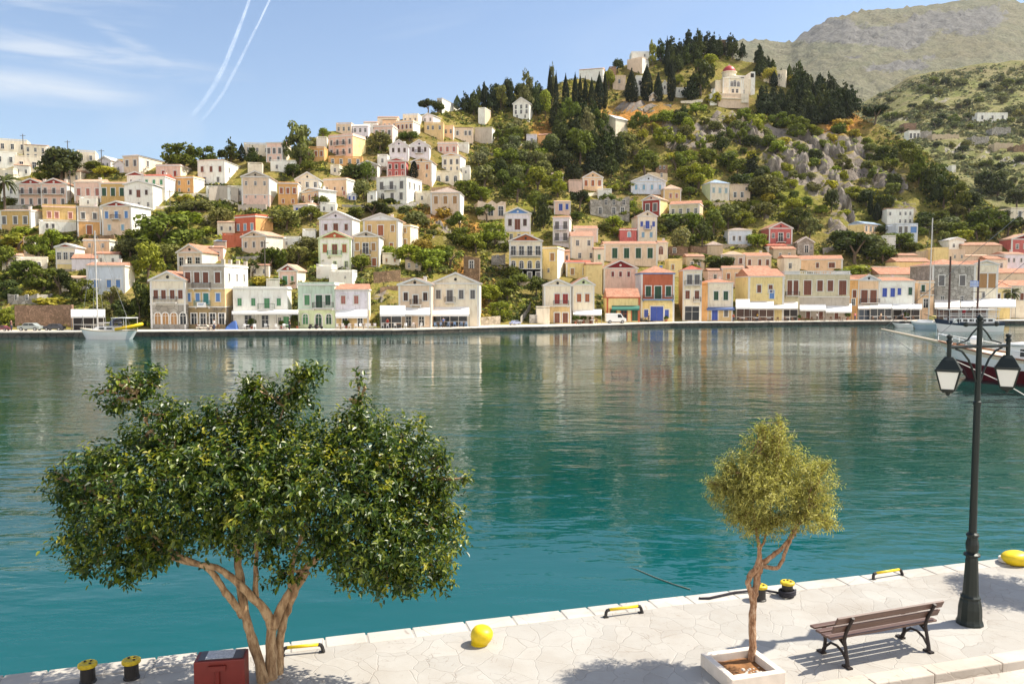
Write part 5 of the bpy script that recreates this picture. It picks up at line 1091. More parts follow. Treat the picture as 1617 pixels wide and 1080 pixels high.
for a in [  # place, height, width, kind, tint: the trees one can tell apart
    (100,292,62,72,'broad','dark'),(70,290,30,30,'broad','mid'),(150,276,24,34,'round','mid'),(168,280,20,40,'round','yel'),(288,274,50,62,'broad','mid'),(326,264,36,34,'broad','mid'),(365,256,40,28,'pine','dark'),(382,254,28,13,'cypress','cyp'),(399,260,32,24,'pine','dark'),
    (350,254,20,18,'round','dark'),(473,264,74,54,'airy','olive'),(462,282,26,34,'round','dark'),(488,274,24,28,'round','mid'),(511,222,22,18,'round','bright'),(556,290,34,40,'round','dark'),(580,292,40,28,'round','mid'),(573,318,38,30,'olive' and 'round','olive'),
    (600,240,34,40,'round','olive'),(645,224,20,32,'round','mid'),(654,284,34,14,'cypress','cyp'),(590,345,30,60,'broad','dark'),(560,350,24,40,'broad','mid'),(615,320,12,20,'shrub','mid'),(675,182,30,34,'umbrella','dark'),(692,180,22,22,'round','dark'),
    (722,172,22,12,'cypress','dark'),(735,178,34,24,'pine','pine'),(748,182,40,26,'pine','dark'),(765,174,44,12,'cypress','cyp'),(778,178,48,26,'pine','pine'),(790,176,44,26,'broad','olive'),(806,176,52,20,'pine','pine'),(832,178,72,32,'pine','olive'),(846,184,58,28,'pine','dark'),(822,160,30,22,'round','dark'),
    (861,188,48,26,'broad','bright'),(868,172,66,9,'cypress','cyp'),(872,168,72,16,'pine','olive'),(878,180,66,8,'cypress','cyp'),(893,176,58,12,'cypress','cyp'),(908,170,54,10,'cypress','cyp'),(916,168,50,8,'cypress','cyp'),(924,170,48,9,'cypress','cyp'),(934,176,52,11,'cypress','cyp'),(946,174,58,15,'cypress','cyp'),(955,174,62,9,'cypress','cyp'),
    (997,168,58,21,'cypress','cyp'),(1021,162,58,20,'cypress','cyp'),(1039,164,48,15,'cypress','cyp'),(1060,162,66,14,'cypress','cyp'),(1053,122,62,9,'cypress','cyp'),(962,142,34,20,'round','bright'),(975,116,24,20,'round','dark'),(1030,106,42,14,'airy','yel'),(1107,150,56,44,'broad','dark'),(1120,112,26,34,'broad','bright'),(1072,136,20,18,'round','bright'),(1090,160,40,30,'pine','pine'),
    (1380,198,36,46,'umbrella','pine'),(1233,134,26,12,'cypress','dark'),(1246,132,30,12,'cypress','dark'),(1216,134,30,22,'round','yel'),(1256,136,20,26,'round','yel'),(1222,138,26,12,'cypress','cyp'),
    (900,205,52,40,'broad','mid'),(915,260,60,52,'broad','mid'),(952,255,60,40,'pine','dark'),(928,225,60,34,'pine','olive'),(945,215,44,34,'broad','mid'),(885,228,54,34,'pine','dark'),(962,240,46,32,'pine','dark'),(975,262,44,34,'pine','pine'),(890,268,50,40,'pine','pine'),(870,252,36,36,'round','dark'),(935,276,40,40,'pine','pine'),(965,278,40,30,'pine','dark'),(905,285,40,36,'pine','pine'),(858,282,30,34,'round','olive'),(908,238,56,40,'pine','pine'),(878,205,50,26,'pine','pine'),
    (764,300,42,44,'round','olive'),(815,292,34,28,'round','olive'),(848,270,34,30,'round','olive'),(790,282,34,24,'round','dark'),(808,262,30,30,'round','mid'),(870,238,28,30,'round','grey'),(838,246,28,26,'round','grey'),(735,318,36,44,'broad','mid'),(760,322,28,40,'broad','bright'),(816,320,44,50,'broad','mid'),(850,308,46,50,'broad','bright'),(880,312,44,36,'broad','bright'),
    (858,362,62,30,'pine','dark'),(846,340,40,36,'broad','mid'),(915,334,40,36,'umbrella','pine'),(960,330,28,34,'round','mid'),(725,365,34,40,'broad','mid'),(770,350,30,44,'broad','mid'),(780,388,40,50,'broad','bright'),(730,390,34,44,'broad','mid'),(800,395,24,20,'shrub','mid'),(752,400,34,40,'broad','bright'),
    (680,432,44,60,'broad','bright'),(645,424,40,54,'broad','bright'),(710,422,34,50,'broad','mid'),(612,412,26,36,'broad','bright'),(668,400,26,40,'round','ochre'),(570,430,34,36,'round','mid'),(520,414,12,60,'shrub','bright'),(655,366,36,40,'round','olive'),(640,350,20,30,'shrub','ochre'),
    (470,420,36,50,'broad','olive'),(430,430,44,50,'broad','mid'),(485,400,30,40,'round','olive'),(450,366,40,54,'round','olive'),(400,440,30,40,'broad','dark'),(440,452,20,34,'shrub','mid'),(410,452,24,30,'shrub','yel'),(465,452,16,26,'shrub','mid'),(490,352,30,40,'round','mid'),(505,330,24,30,'round','mid'),
    (258,402,70,100,'broad','mid'),(215,390,30,50,'broad','mid'),(232,450,70,60,'broad','bright'),(262,420,40,50,'broad','olive'),(205,408,36,50,'round','olive'),(245,476,44,40,'broad','bright'),(222,510,70,34,'broad','dark'),(240,500,30,24,'round','yel'),(310,340,30,50,'round','olive'),(348,362,38,40,'round','olive'),(300,356,30,40,'shrub','bright'),(275,338,20,30,'shrub','mid'),
    (60,408,40,40,'broad','bright'),(82,396,36,40,'broad','bright'),(30,396,32,60,'broad','yel'),(10,430,44,40,'broad','mid'),(40,446,40,60,'broad','mid'),(14,478,40,50,'broad','dark'),(70,462,44,70,'broad','mid'),(96,470,50,50,'broad','dark'),(50,478,24,30,'round','yel'),(10,512,30,30,'broad','bright'),(84,482,18,60,'shrub','yel'),(90,512,24,30,'broad','mid'),(72,508,20,26,'round','mid'),(44,500,14,24,'shrub','olive'),(106,500,20,22,'round','olive'),
    (130,480,44,40,'broad','mid'),(178,492,44,44,'broad','olive'),(190,510,40,50,'broad','dark'),(165,505,30,40,'broad','olive'),(140,446,26,30,'round','mid'),(100,380,16,40,'shrub','bright'),(40,372,20,40,'shrub','bright'),(76,310,16,30,'shrub','mid'),(16,326,20,30,'shrub','mid'),
    (745,392,20,24,'shrub','yel'),(870,482,44,36,'broad','dark'),(846,470,38,30,'round','mid'),(800,474,36,44,'broad','mid'),(770,480,36,50,'broad','bright'),(820,452,24,36,'round','mid'),(790,506,34,40,'broad','bright'),(812,445,30,30,'round','mid'),(840,432,20,18,'shrub','mid'),(765,510,24,30,'shrub','ochre'),(700,345,24,30,'shrub','ochre'),
    (1075,404,48,40,'round','grey'),(1108,390,44,40,'broad','dark'),(1095,372,40,40,'broad','mid'),(1128,372,44,40,'broad','mid'),(1150,362,44,40,'broad','olive'),(1060,368,26,30,'round','dark'),(1102,300,44,50,'broad','bright'),(1080,290,30,36,'round','bright'),(1060,352,20,50,'shrub','mid'),(1000,350,24,50,'broad','mid'),(970,362,24,30,'round','bright'),(985,340,30,30,'round','mid'),
    (1110,424,26,60,'broad','mid'),(1140,426,24,40,'broad','dark'),(1090,428,20,40,'shrub','bright'),(1170,362,30,40,'broad','bright'),(1196,392,26,34,'broad','bright'),(1210,318,44,66,'broad','olive'),(1185,310,30,40,'broad','dark'),(1166,300,28,40,'round','dark'),(1150,272,34,40,'round','mid'),(1312,340,44,26,'round','dark'),(1205,350,34,40,'round','olive'),(1260,366,40,44,'broad','dark'),(1278,380,40,34,'broad','olive'),
    (1350,420,56,80,'broad','dark'),(1372,412,44,60,'broad','olive'),(1395,416,34,40,'round','mid'),(1330,396,36,50,'broad','dark'),(1356,436,24,60,'shrub','bright'),(1340,440,20,50,'broad','bright'),(1385,348,30,14,'cypress','cyp'),(1374,340,40,8,'cypress','cyp'),(1396,338,34,34,'broad','dark'),(1420,392,28,50,'broad','mid'),(1440,400,20,40,'broad','mid'),(1395,372,20,26,'round','dark'),
    (1450,296,60,40,'pine','mid'),(1470,312,60,44,'pine','dark'),(1490,330,56,44,'broad','dark'),(1512,336,52,40,'broad','mid'),(1440,270,40,34,'broad','mid'),(1530,340,40,40,'broad','dark'),(1480,290,34,30,'broad','mid'),(1430,245,26,30,'round','mid'),(1560,372,44,60,'broad','mid'),(1590,374,36,50,'broad','dark'),(1520,384,24,40,'broad','bright'),(1480,372,26,40,'round','olive'),(1500,364,24,40,'round','grey'),(1545,380,30,40,'broad','mid'),
    (1575,312,44,50,'pine','dark'),(1556,304,34,36,'broad','dark'),(1605,330,30,40,'broad','dark'),(1612,370,30,40,'broad','dark'),
    (1130,165,24,30,'shrub','yel'),(1100,185,24,36,'broad','bright'),(1075,205,28,40,'broad','mid'),(1050,235,36,40,'broad','bright'),(1020,276,40,50,'broad','mid'),(1045,200,26,36,'round','bright'),(1010,215,40,40,'broad','mid'),(985,240,34,40,'round','olive'),(1000,258,34,36,'broad','olive'),(1140,240,40,34,'pine','dark'),(1186,280,40,34,'pine','pine'),(1230,206,30,34,'broad','mid'),(1252,208,28,40,'broad','bright'),(1280,222,26,40,'broad','bright'),
    (1215,240,28,34,'broad','mid'),(1240,232,20,24,'shrub','yel'),(1330,205,22,34,'shrub','ochre'),(1282,270,24,26,'round','mid'),(1392,254,26,26,'round','mid'),(1372,272,22,26,'round','olive'),(1406,270,24,26,'round','mid'),(1118,262,30,34,'broad','mid'),(1088,262,26,34,'broad','bright'),(1068,272,34,36,'broad','mid'),
]: plant(*a)
random.seed(41)
def grove(n, poly, hs, ws, kinds, cols):
    """trees standing close together over a patch of hillside"""
    x0, x1 = min(p[0] for p in poly), max(p[0] for p in poly); y0, y1 = min(p[1] for p in poly), max(p[1] for p in poly); done = 0; tries = 0
    def inside(x, y):
        c = False
        for (ax, ay), (bx, by) in zip(poly, poly[1:] + poly[:1]):
            if (ay > y) != (by > y) and x < (bx - ax) * (y - ay) / (by - ay) + ax: c = not c
        return c
    while done < n and tries < n * 60:
        tries += 1; px, py = random.uniform(x0, x1), random.uniform(y0, y1); kd = random.choice(kinds); h = random.uniform(*hs); w = h * random.uniform(*ws)
        if not inside(px, py): continue
        bad = False
        for (a, b, c, d), k, r, Y_, L_ in HOUSES:
            if px + w * .4 > a and px - w * .4 < c and py > b + 2 and py - h < d - 3 and py > d - 3: bad = True; break     # it would stand in front of that house
            if a - 2 < px < c + 2 and b - 4 < py <= d: bad = True; break                                                # it would stand inside it
        if bad: continue
        if any(abs(px - q[1]) < (w + q[4]) * .24 and abs(py - q[2]) < 7 for q in PLANTS): continue
        plant(px, py, h, w, kd, random.choice(cols)); done += 1
grove(44, [(1040,98),(1070,84),(1130,80),(1190,96),(1215,112),(1200,122),(1150,100),(1090,108),(1060,124)], (26, 40), (.45, .7), ['pine'], ['pine', 'pine', 'dark'])
grove(10, [(1190,100),(1215,106),(1250,124),(1240,132),(1200,118)], (16, 24), (.5, .8), ['pine'], ['pine', 'dark'])
grove(40, [(1190,160),(1230,140),(1262,140),(1330,160),(1345,185),(1330,200),(1240,200),(1200,190)], (34, 52), (.5, .75), ['pine'], ['pine', 'pine', 'dark'])
grove(10, [(735,165),(850,150),(860,180),(740,184)], (24, 40), (.45, .7), ['pine', 'pine', 'round'], ['pine', 'dark'])
grove(14, [(868,195),(985,185),(990,262),(880,275)], (38, 54), (.5, .75), ['pine'], ['pine', 'dark'])
grove(26, [(740,205),(850,195),(880,300),(760,300)], (18, 30), (.9, 1.3), ['round', 'round', 'broad'], ['olive', 'mid', 'grey', 'bright'])
grove(32, [(1060,190),(1300,200),(1400,240),(1430,330),(1320,340),(1200,320),(1080,270)], (20, 32), (.8, 1.2), ['broad', 'round', 'broad'], ['mid', 'bright', 'olive', 'dark'])
grove(70, [(1000,190),(1140,180),(1300,200),(1400,240),(1420,330),(1320,350),(1160,340),(1060,300),(1000,270)], (14, 26), (.9, 1.5), ['round', 'broad', 'shrub'], ['mid', 'bright', 'olive', 'yel'])
grove(60, [(0,250),(540,240),(760,300),(720,400),(480,440),(200,420),(0,480)], (12, 20), (1.0, 1.6), ['round', 'broad', 'shrub', 'shrub'], ['mid', 'bright', 'olive', 'yel'])
grove(40, [(860,300),(1120,300),(1300,360),(1230,420),(1100,400),(880,360)], (12, 20), (1.0, 1.6), ['round', 'broad', 'shrub'], ['mid', 'bright', 'olive'])
grove(60, [(1360,180),(1480,130),(1617,120),(1640,320),(1560,310),(1480,250),(1420,215)], (9, 17), (1.1, 1.6), ['round', 'broad', 'shrub'], ['olive', 'grey', 'dark', 'mid'])
grove(12, [(1400,330),(1640,350),(1640,375),(1460,392)], (16, 26), (1.0, 1.5), ['broad', 'round'], ['mid', 'olive', 'dark'])
# ---- palms
def palm(px, py, h, lab, depth=None):
    b = hill_point(px, py); s = b.y / FPX; H_ = h * s; r = empty('palm_tree', b); tag(r, lab, 'palm', 'palms'); rnd = random.Random(px)
    m = MB(); m.tube([(0, 0, -.5), (.1, 0, H_ * .4), (0, 0, H_ * .8)], [.32, .24, .26], 8); m.build('trunk', M_bark, r)
    m = MB()
    for i in range(38):
        a = rnd.uniform(0, 6.28); e = rnd.uniform(-.35, 1.2); Lf = H_ * .34; d = Vector((math.cos(a), math.sin(a), 0)); p = Vector((0, 0, H_ * .8)); pts = []
        for k in range(7):
            ang = e - k * .24; pts.append(p.copy()); p = p + (d * math.cos(ang) + Vector((0, 0, math.sin(ang)))) * (Lf / 6)
        sd_ = d.cross(Vector((0, 0, 1)))
        for k in range(6):
            w = .34 * math.sin(math.pi * (k + .6) / 6.6)
            for sgn in (-1, 1): m.face([pts[k], pts[k + 1], pts[k + 1] + sd_ * sgn * w * .9 - Vector((0, 0, w * .5)), pts[k] + sd_ * sgn * w - Vector((0, 0, w * .5))])
    o = m.build('crown', M_leaf, r); o.color = (.12, .13, .05, 1); PLANTS_FIXED.append(r)
PLANTS_FIXED = []
palm(8, 352, 80, 'tall feathery palm standing at the left edge by the ochre house')
palm(840, 356, 24, 'short palm beside the blue gabled house with black windows')
palm(1594, 503, 50, 'palm beside the yellow house at the right end of the quay')

# ---- undergrowth: nobody could count it
def undergrowth(name, n, area, sizes, cols, avoid=True, quads=9):
    rnd = random.Random(len(name) * 7 + n); m = MB(); vc = []; k = 0; tries = 0
    while k < n and tries < n * 6:
        tries += 1; px, py = area(rnd)
        if px is None: continue
        if avoid:
            bad = False
            for (a, b, c, d), kk, r, Y_, L_ in HOUSES:
                if a - 3 < px < c + 3 and (b - 2 < py < d + 1): bad = True; break
            if bad: continue
        if rnd.random() < blobs(ROCKS, px, py) * .75: continue
        p = hill_point(px, py); s = rnd.uniform(*sizes) * rnd.uniform(.6, 1.3); n0 = len(m.v)
        j = rnd.uniform(.7, 1.3); dry = blobs(DRY, px, py)
        cc = rnd.choice(cols)
        if rnd.random() < dry: cc = (.30, .20, .055)
        for q in range(quads):
            d = Vector((rnd.gauss(0, 1), rnd.gauss(0, 1), abs(rnd.gauss(0, .8)))).normalized(); pp = p + Vector((d.x, d.y, d.z * .7)) * s * rnd.uniform(.3, 1)
            leaf_quads(m, [(pp, d)], s * .42, rnd)
        vc += [(cc[0] * j, cc[1] * j, cc[2] * j, 1)] * (len(m.v) - n0); k += 1
    t = NT(name + '_leaves'); g = t.n('ShaderNodeVertexColor'); g.layer_name = 'tint'; r_ = t.n('ShaderNodeNewGeometry')
    c_ = t.mix(1.0, g.outputs['Color'], t.ramp(r_.outputs['Random Per Island'], [(0, (.55, .55, .55)), (1, (1.25, 1.25, 1.1))]), 'MULTIPLY'); t.color(c_); t.b.inputs['Roughness'].default_value = .8; t.b.inputs['Specular IOR Level'].default_value = .1
    tr = t.n('ShaderNodeBsdfTranslucent'); t.l(c_, tr.inputs['Color']); mx_ = t.N.new('ShaderNodeMixShader'); mx_.inputs[0].default_value = .2; t.l(t.b.outputs[0], mx_.inputs[1]); t.l(tr.outputs[0], mx_.inputs[2]); t.l(mx_.outputs[0], t.out.inputs['Surface'])
    me = m.mesh(name, t.m); ca = me.color_attributes.new('tint', 'FLOAT_COLOR', 'POINT'); ca.data.foreach_set('color', [x for c in vc for x in c])
    o = bpy.data.objects.new(name, me); C.objects.link(o); tag(o, kind='stuff')
def area_hill(r):
    px = r.uniform(-60, 1660); py = r.uniform(YS(px), YB(px) - 6); return px, py
GC = [(.20, .23, .04), (.31, .31, .05), (.10, .13, .03), (.34, .29, .08), (.07, .09, .03), (.22, .21, .08), (.12, .14, .035)]
undergrowth('undergrowth', 30000, area_hill, (.3, 1.0), GC)
def area_mid(r):
    px = r.uniform(1330, 1680); py = r.uniform(YS2(px) + 4, 320)
    if py >= YS(px) - 2: return None, None
    if mnoise.noise(Vector((px * .02, py * .035, 3))) < -.15 and r.random() < .8: return None, None
    return px, py
undergrowth('scrub', 5200, area_mid, (.8, 2.6), [(.16, .18, .08), (.13, .15, .075), (.20, .20, .09), (.24, .22, .10)], False, 10)
def area_far(r):
    px = r.uniform(1180, 1680); py = r.uniform(YS3(px) + 20, 215); return (px, py)
# ================================================================ awnings, poles, cars, people on the far quay
M_canvas = plain('white_canvas', rgb(240, 238, 234, .95), .8, var=.08)
AWN = dict(w=M_canvas, g=plain('green_canvas', rgb(52, 110, 96), .8), b=plain('blue_canvas', rgb(90, 108, 150), .8), s=plain('sand_canvas', rgb(214, 206, 196), .8, var=.1), n=plain('brown_canvas', rgb(140, 108, 86), .8))
M_post = plain('awning_post', rgb(120, 116, 112), .6)
def awning(lab, xl, xr, yt, yb, col='w', out=2.4, posts=True):
    Yw = 0.5 * (D0(xl) + D0(xr)); A, B = at_depth(xl, yt, Yw - .12), at_depth(xr, yt, Yw - .12); A2, B2 = at_depth(xl, yb, Yw - out), at_depth(xr, yb, Yw - out)
    o0 = (A2 + B2) / 2; o0.z = QZ; r = empty('awning', o0); tag(r, lab, 'awning', 'awnings along the waterfront')
    m = MB(); n = max(2, int((B - A).length / 1.6)); up = Vector((0, 0, .05))
    for i in range(n):
        f0, f1 = i / n, (i + 1) / n; P = [A.lerp(B, f0), A.lerp(B, f1), A2.lerp(B2, f1), A2.lerp(B2, f0)]; mid0 = (P[0] + P[3]) / 2 - Vector((0, 0, .06)); mid1 = (P[1] + P[2]) / 2 - Vector((0, 0, .06))
        for q in ([P[0], P[1], mid1, mid0], [mid0, mid1, P[2], P[3]]):
            q = [p - o0 for p in q]; m.grid(q + [p + up for p in q], [(3,2,1,0), (4,5,6,7), (0,1,5,4), (1,2,6,5), (2,3,7,6), (3,0,4,7)])
    m.build('canopy', AWN[col], r)
    m = MB(); m.box(A2.x - o0.x, B2.x - o0.x, -.03, 0, A2.z - o0.z - .28, A2.z - o0.z); m.build('valance', AWN[col], r)
    if posts:
        k = max(1, int((B2 - A2).length / 3.2))
        for i in range(k + 1):
            p = A2.lerp(B2, i / k) - o0; mm = MB(); mm.bar((p.x, p.y + .06, 0), (p.x, p.y + .06, p.z), .045); mm.build('post', M_post, r)
    return r
awning('long white canopy over the white taverna with green shutters', 366, 471, 490, 494, 'w', 2.2)
awning('white roll out awning under the pale lavender house', 530, 580, 489, 500, 'w', 1.6, False)
awning('big white restaurant awning left of the weathered stone house', 600, 640, 483, 497, 'w', 3.4)
awning('white awning in front of the weathered cream stone house', 640, 679, 484, 496, 'w', 3.0)
awning('white awning along the long pale stone building', 681, 741, 485, 497, 'w', 2.8)
awning('small white awning at the slim cream house', 905, 950, 489, 496, 'w', 2.2)
awning('green awning over the yellow restaurant doors', 966, 1010, 483, 488, 'g', 1.4, False)
awning('narrow blue awning above the cream house with the blue door', 1116, 1160, 485, 488, 'b', 1.2, False)
awning('pale canopy with a white peak beside the blue door house', 1162, 1184, 473, 486, 'w', 3.0)
awning('long sand coloured cafe canopy under the yellow terracotta house', 1184, 1222, 476, 487, 's', 3.2)
awning('sand coloured cafe canopy under the left mansion wing', 1222, 1260, 477, 487, 's', 3.0)
awning('left white awning of the balustraded mansion', 1263, 1304, 481, 489, 'w', 2.4)
awning('right white awning of the balustraded mansion reaching lower', 1304, 1345, 480, 492, 'w', 2.8)
awning('cream canopy under the peach house with the blue gable', 1355, 1374, 481, 487, 's', 2.4)
awning('white canopy with dark screens under the white navy house', 1374, 1408, 480, 486, 'w', 2.8)
awning('white canopy right of the dark screened terrace', 1409, 1456, 480, 487, 'w', 2.8)
awning('wide white canopy behind the excursion boat', 1476, 1516, 474, 486, 's', 3.5)
awning('large bright white canopy at the right end of the quay', 1517, 1604, 472, 484, 'w', 4.0)
awning('white sloping roof of the kiosk behind the yacht', 112, 166, 489, 499, 'w', 3.0)
# kiosk under it, dark glazed terraces
def terrace_room(lab, xl, xr, yt, yb, mat, dep=1.2):
    Yw = .5 * (D0(xl) + D0(xr)) - dep; A, B = at_depth(xl, yb, Yw), at_depth(xr, yb, Yw); z1 = at_depth(xl, yt, Yw).z; r = empty('glazed_terrace', Vector(((A.x + B.x) / 2, Yw, QZ))); tag(r, lab, 'terrace', 'dark glazed cafe fronts')
    w = (B.x - A.x) / 2; m = MB(); m.box(-w, w, 0, .1, .0, z1 - QZ); m.build('glazing', mat, r)
    m = MB(); n = max(2, int(w * 2 / 1.5))
    for i in range(n + 1): x = -w + 2 * w * i / n; m.box(x - .05, x + .05, -.04, -.001, 0, z1 - QZ)
    m.box(-w, w, -.03, -.002, .8, .9); m.build('mullions', M_trim, r)
M_brown_dark = plain('brown_glazing', rgb(92, 60, 46), .35, var=.5, scale=1.2)
terrace_room('dark kiosk front behind the yacht', 116, 164, 499, 518, M_dark, .6)
terrace_room('dark shop front under the big white restaurant awning', 602, 634, 497, 516, M_glass, .3)
terrace_room('brown glazed front under the weathered stone house awning', 640, 679, 496, 516, M_brown_dark, .3)
terrace_room('dark glazed front of the long pale stone building', 682, 738, 497, 515.5, M_glass, .3)
terrace_room('brown cafe front under the sand coloured canopy', 1163, 1222, 488, 505, M_brown_dark, .3)
terrace_room('dark cafe front under the mansion wing canopy', 1223, 1259, 488, 505, M_dark, .3)
terrace_room('dark screened terrace front under the white navy house', 1374, 1408, 487, 504, M_glass, 1.5)
terrace_room('dark blue grey shop window under the peach blue gable house', 1356, 1373, 487, 500, plain('blue_grey_glazing', rgb(84, 96, 112), .2, var=.2), .3)
terrace_room('dark glazed front beside the tall pale mast', 1410, 1452, 487, 504, M_dark, .4)
terrace_room('brown shaded front behind the excursion boat', 1478, 1560, 486, 503, M_brown_dark, .4)

def utility_pole(px, py, top, lab):
    b = hill_point(px, py); h = at_depth(px, top, b.y).z - b.z; r = empty('utility_pole', b); tag(r, lab, 'utility pole', 'utility poles on the hillside')
    m = MB(); m.bar((0, 0, -1), (0, 0, h), .13, 6, .09); m.build('pole', plain('grey_pole', rgb(96, 88, 82), .9), r)
    m = MB(); m.box(-.8, .8, -.05, .05, h - .5, h - .4); m.build('crossarm', plain('grey_pole', rgb(96, 88, 82), .9), r)
utility_pole(122, 374, 318, 'dark pole in front of the pink trimmed ochre house')
utility_pole(161, 275, 236, 'thin pole rising beside the small white skyline house')
utility_pole(112, 322, 270, 'pole standing among the leaves below the big dark tree')
utility_pole(37, 246, 212, 'pole on the far left skyline')
utility_pole(107, 240, 222, 'short pole above the big dark tree')
utility_pole(269, 340, 300, 'pole beside the tall white gabled house flank')
utility_pole(419, 448, 380, 'pole in the bushes behind the white taverna')
utility_pole(735, 176, 150, 'thin pole among the ridge pines')
utility_pole(300, 420, 385, 'pole beside the brick orange roof')

def car(px, py, w, lab, body, yaw=0.0, van=False):
    s0 = at_height(px, py, QZ); Lc = w / FPX * s0.y; r = empty('parked_car', s0, yaw); tag(r, lab, 'van' if van else 'car', 'vehicles parked on the far quay'); k = Lc / 4.2
    prof = [(-2.1,.35),(-2.1,.8),(-2.0,.95),(-1.25,1.02),(-.75,1.5),(.9,1.5),(1.6,.98),(2.1,.88),(2.1,.35)] if not van else [(-2.1,.35),(-2.1,1.95),(-1.9,2.05),(1.0,2.05),(1.5,1.25),(2.1,1.0),(2.1,.35)]
    m = MB(); P = [(x * k, y * k, z * k) for y in (-.85, .85) for x, z in prof]; n = len(prof)
    m.grid(P, [tuple(range(n)), tuple(range(n, 2 * n))[::-1]] + [(i, i + n, (i + 1) % n + n, (i + 1) % n) for i in range(n)]); o = m.build('body', plain('paint_' + lab[:12], body, .3, spec=.6), r); add_bevel(o, .06 * k)
    for y in (-1, 1):
        m = MB(); q = [(-1.05,1.06),(-.68,1.42),(.05,1.42),(.05,1.06)] if not van else [(.3,1.2),(.3,1.85),(.95,1.85),(1.3,1.2)]
        m.face([(x * k, y * .865 * k, z * k) for x, z in q]); m.build('side_window', M_glass, r)
        if not van:
            m = MB(); m.face([(x * k, y * .865 * k, z * k) for x, z in [(.15,1.06),(.15,1.42),(.85,1.42),(1.3,1.06)]]); m.build('side_window', M_glass, r)
        for x in (-1.3, 1.3):
            m = MB(); m.lathe([(.18, -.1), (.33, -.1), (.35, 0), (.33, .1), (.18, .1)], 14, M=Matrix.Translation((x * k, y * .82 * k, .34 * k)) @ Matrix.Rotation(math.pi / 2, 4, 'X') @ Matrix.Scale(k, 4)); wo = m.build('wheel', plain('tyre', rgb(40, 40, 42), .9), r)
            m = MB(); m.lathe([(.0, -.115), (.19, -.115), (.19, .115), (.0, .115)], 10, M=Matrix.Translation((x * k, y * .82 * k, .34 * k)) @ Matrix.Rotation(math.pi / 2, 4, 'X') @ Matrix.Scale(k, 4)); m.build('rim', plain('rim', rgb(170, 170, 170), .4, .6), wo)
    return r
car(48, 522.3, 34, 'grey estate car parked by the brownish stone wall', rgb(150, 156, 152), .05)
car(86, 522.0, 30, 'black car parked right of the grey estate car', rgb(44, 46, 54), .1)
car(3, 522.5, 24, 'maroon car at the far left end of the quay', rgb(110, 54, 60), .0)
car(813, 513.2, 20, 'blue grey car parked at the foot of the stairway', rgb(150, 156, 184), .9)
car(972, 510.6, 32, 'white van parked in front of the yellow restaurant', rgb(236, 234, 230), 0.05, True)
car(322, 520.6, 22, 'beige pickup shaped car before the stained building', rgb(206, 196, 180), .1)
# motor scooters
def scooter(px, py, lab, col):
    b = at_height(px, py, QZ); r = empty('motor_scooter', b, random.uniform(-.4, .4)); tag(r, lab, 'scooter', 'scooters on the far quay')
    m = MB(); m.tube([(-.55,0,.6),(-.3,0,.55),(-.1,0,.3),(.25,0,.3),(.5,0,.85)], [.14,.17,.12,.1,.06], 8); m.build('body', plain('scooter_' + lab[:8], col, .4), r)
    m = MB(); m.box(-.6, .0, -.13, .13, .7, .8); m.build('seat', M_dark, r)
    m = MB(); m.tube([(.48,-.3,.98),(.52,0,.95),(.48,.3,.98)], .025, 6); m.build('handlebar', M_dark, r)
    for x in (-.5, .62):
        m = MB(); m.lathe([(.1,-.05),(.24,-.05),(.25,0),(.24,.05),(.1,.05)], 12, M=Matrix.Translation((x,0,.25)) @ Matrix.Rotation(math.pi/2,4,'X')); m.build('wheel', plain('tyre', rgb(40,40,42), .9), r)
scooter(494, 519.6, 'dark scooter before the mint green house', rgb(50, 46, 50)); scooter(503, 519.6, 'black and maroon scooter right beside another before the mint green house', rgb(60, 40, 44))
scooter(1016, 508.6, 'small dark scooter left of the big blue door', rgb(70, 66, 70)); scooter(1216, 506.6, 'white scooter under the sand coloured canopy', rgb(225, 222, 218))
# blue tarpaulin, planters
b = at_height(366, 520, QZ); m = MB(); m.grid([(-1.0,-.6,0),(1.0,-.6,0),(1.0,.6,0),(-1.0,.6,0),(-.75,-.1,.5),(.1,-.15,1.25),(.7,.1,1.5),(-.3,.3,.9)], [(0,1,6,5,4),(1,2,6),(2,3,7,5,6),(3,0,4,7),(4,5,7)]); o = m.build('tarpaulin', plain('blue_tarpaulin', rgb(70, 104, 170), .5, var=.25), None, False, b); tag(o, 'blue tarpaulin heaped against the white taverna', 'tarpaulin'); add_bevel(o, .12)
# ---- cafe chairs and tables
def chair_proto(col, nm):
    r = empty('cafe_chair', (0, 0, 0)); mt = plain(nm, col, .6)
    m = MB(); m.box(-.22, .22, -.22, .22, .43, .47); m.build('seat', mt, r)
    m = MB(); m.box(-.22, .22, .2, .24, .48, .9); m.build('backrest', mt, r)
    for x in (-.19, .19):
        for y in (-.19, .19): m = MB(); m.bar((x, y, 0), (x, y, .43), .025, 5); m.build('leg', mt, r)
    return r
def table_proto(col, nm):
    r = empty('cafe_table', (0, 0, 0)); mt = plain(nm, col, .6)
    m = MB(); m.box(-.42, .42, -.42, .42, .71, .76); m.build('tabletop', mt, r)
    m = MB(); m.bar((0, 0, .02), (0, 0, .71), .04, 6); m.box(-.25, .25, -.25, .25, 0, .03); m.build('pedestal', M_rail, r)
    return r
CH = {'white': chair_proto(rgb(232, 232, 230), 'white_chair'), 'blue': chair_proto(rgb(130, 160, 196), 'blue_chair'), 'brown': chair_proto(rgb(120, 86, 62), 'brown_chair')}
TB = {'white': table_proto(rgb(236, 234, 230), 'white_table'), 'brown': table_proto(rgb(128, 92, 66), 'brown_table')}
used = set()
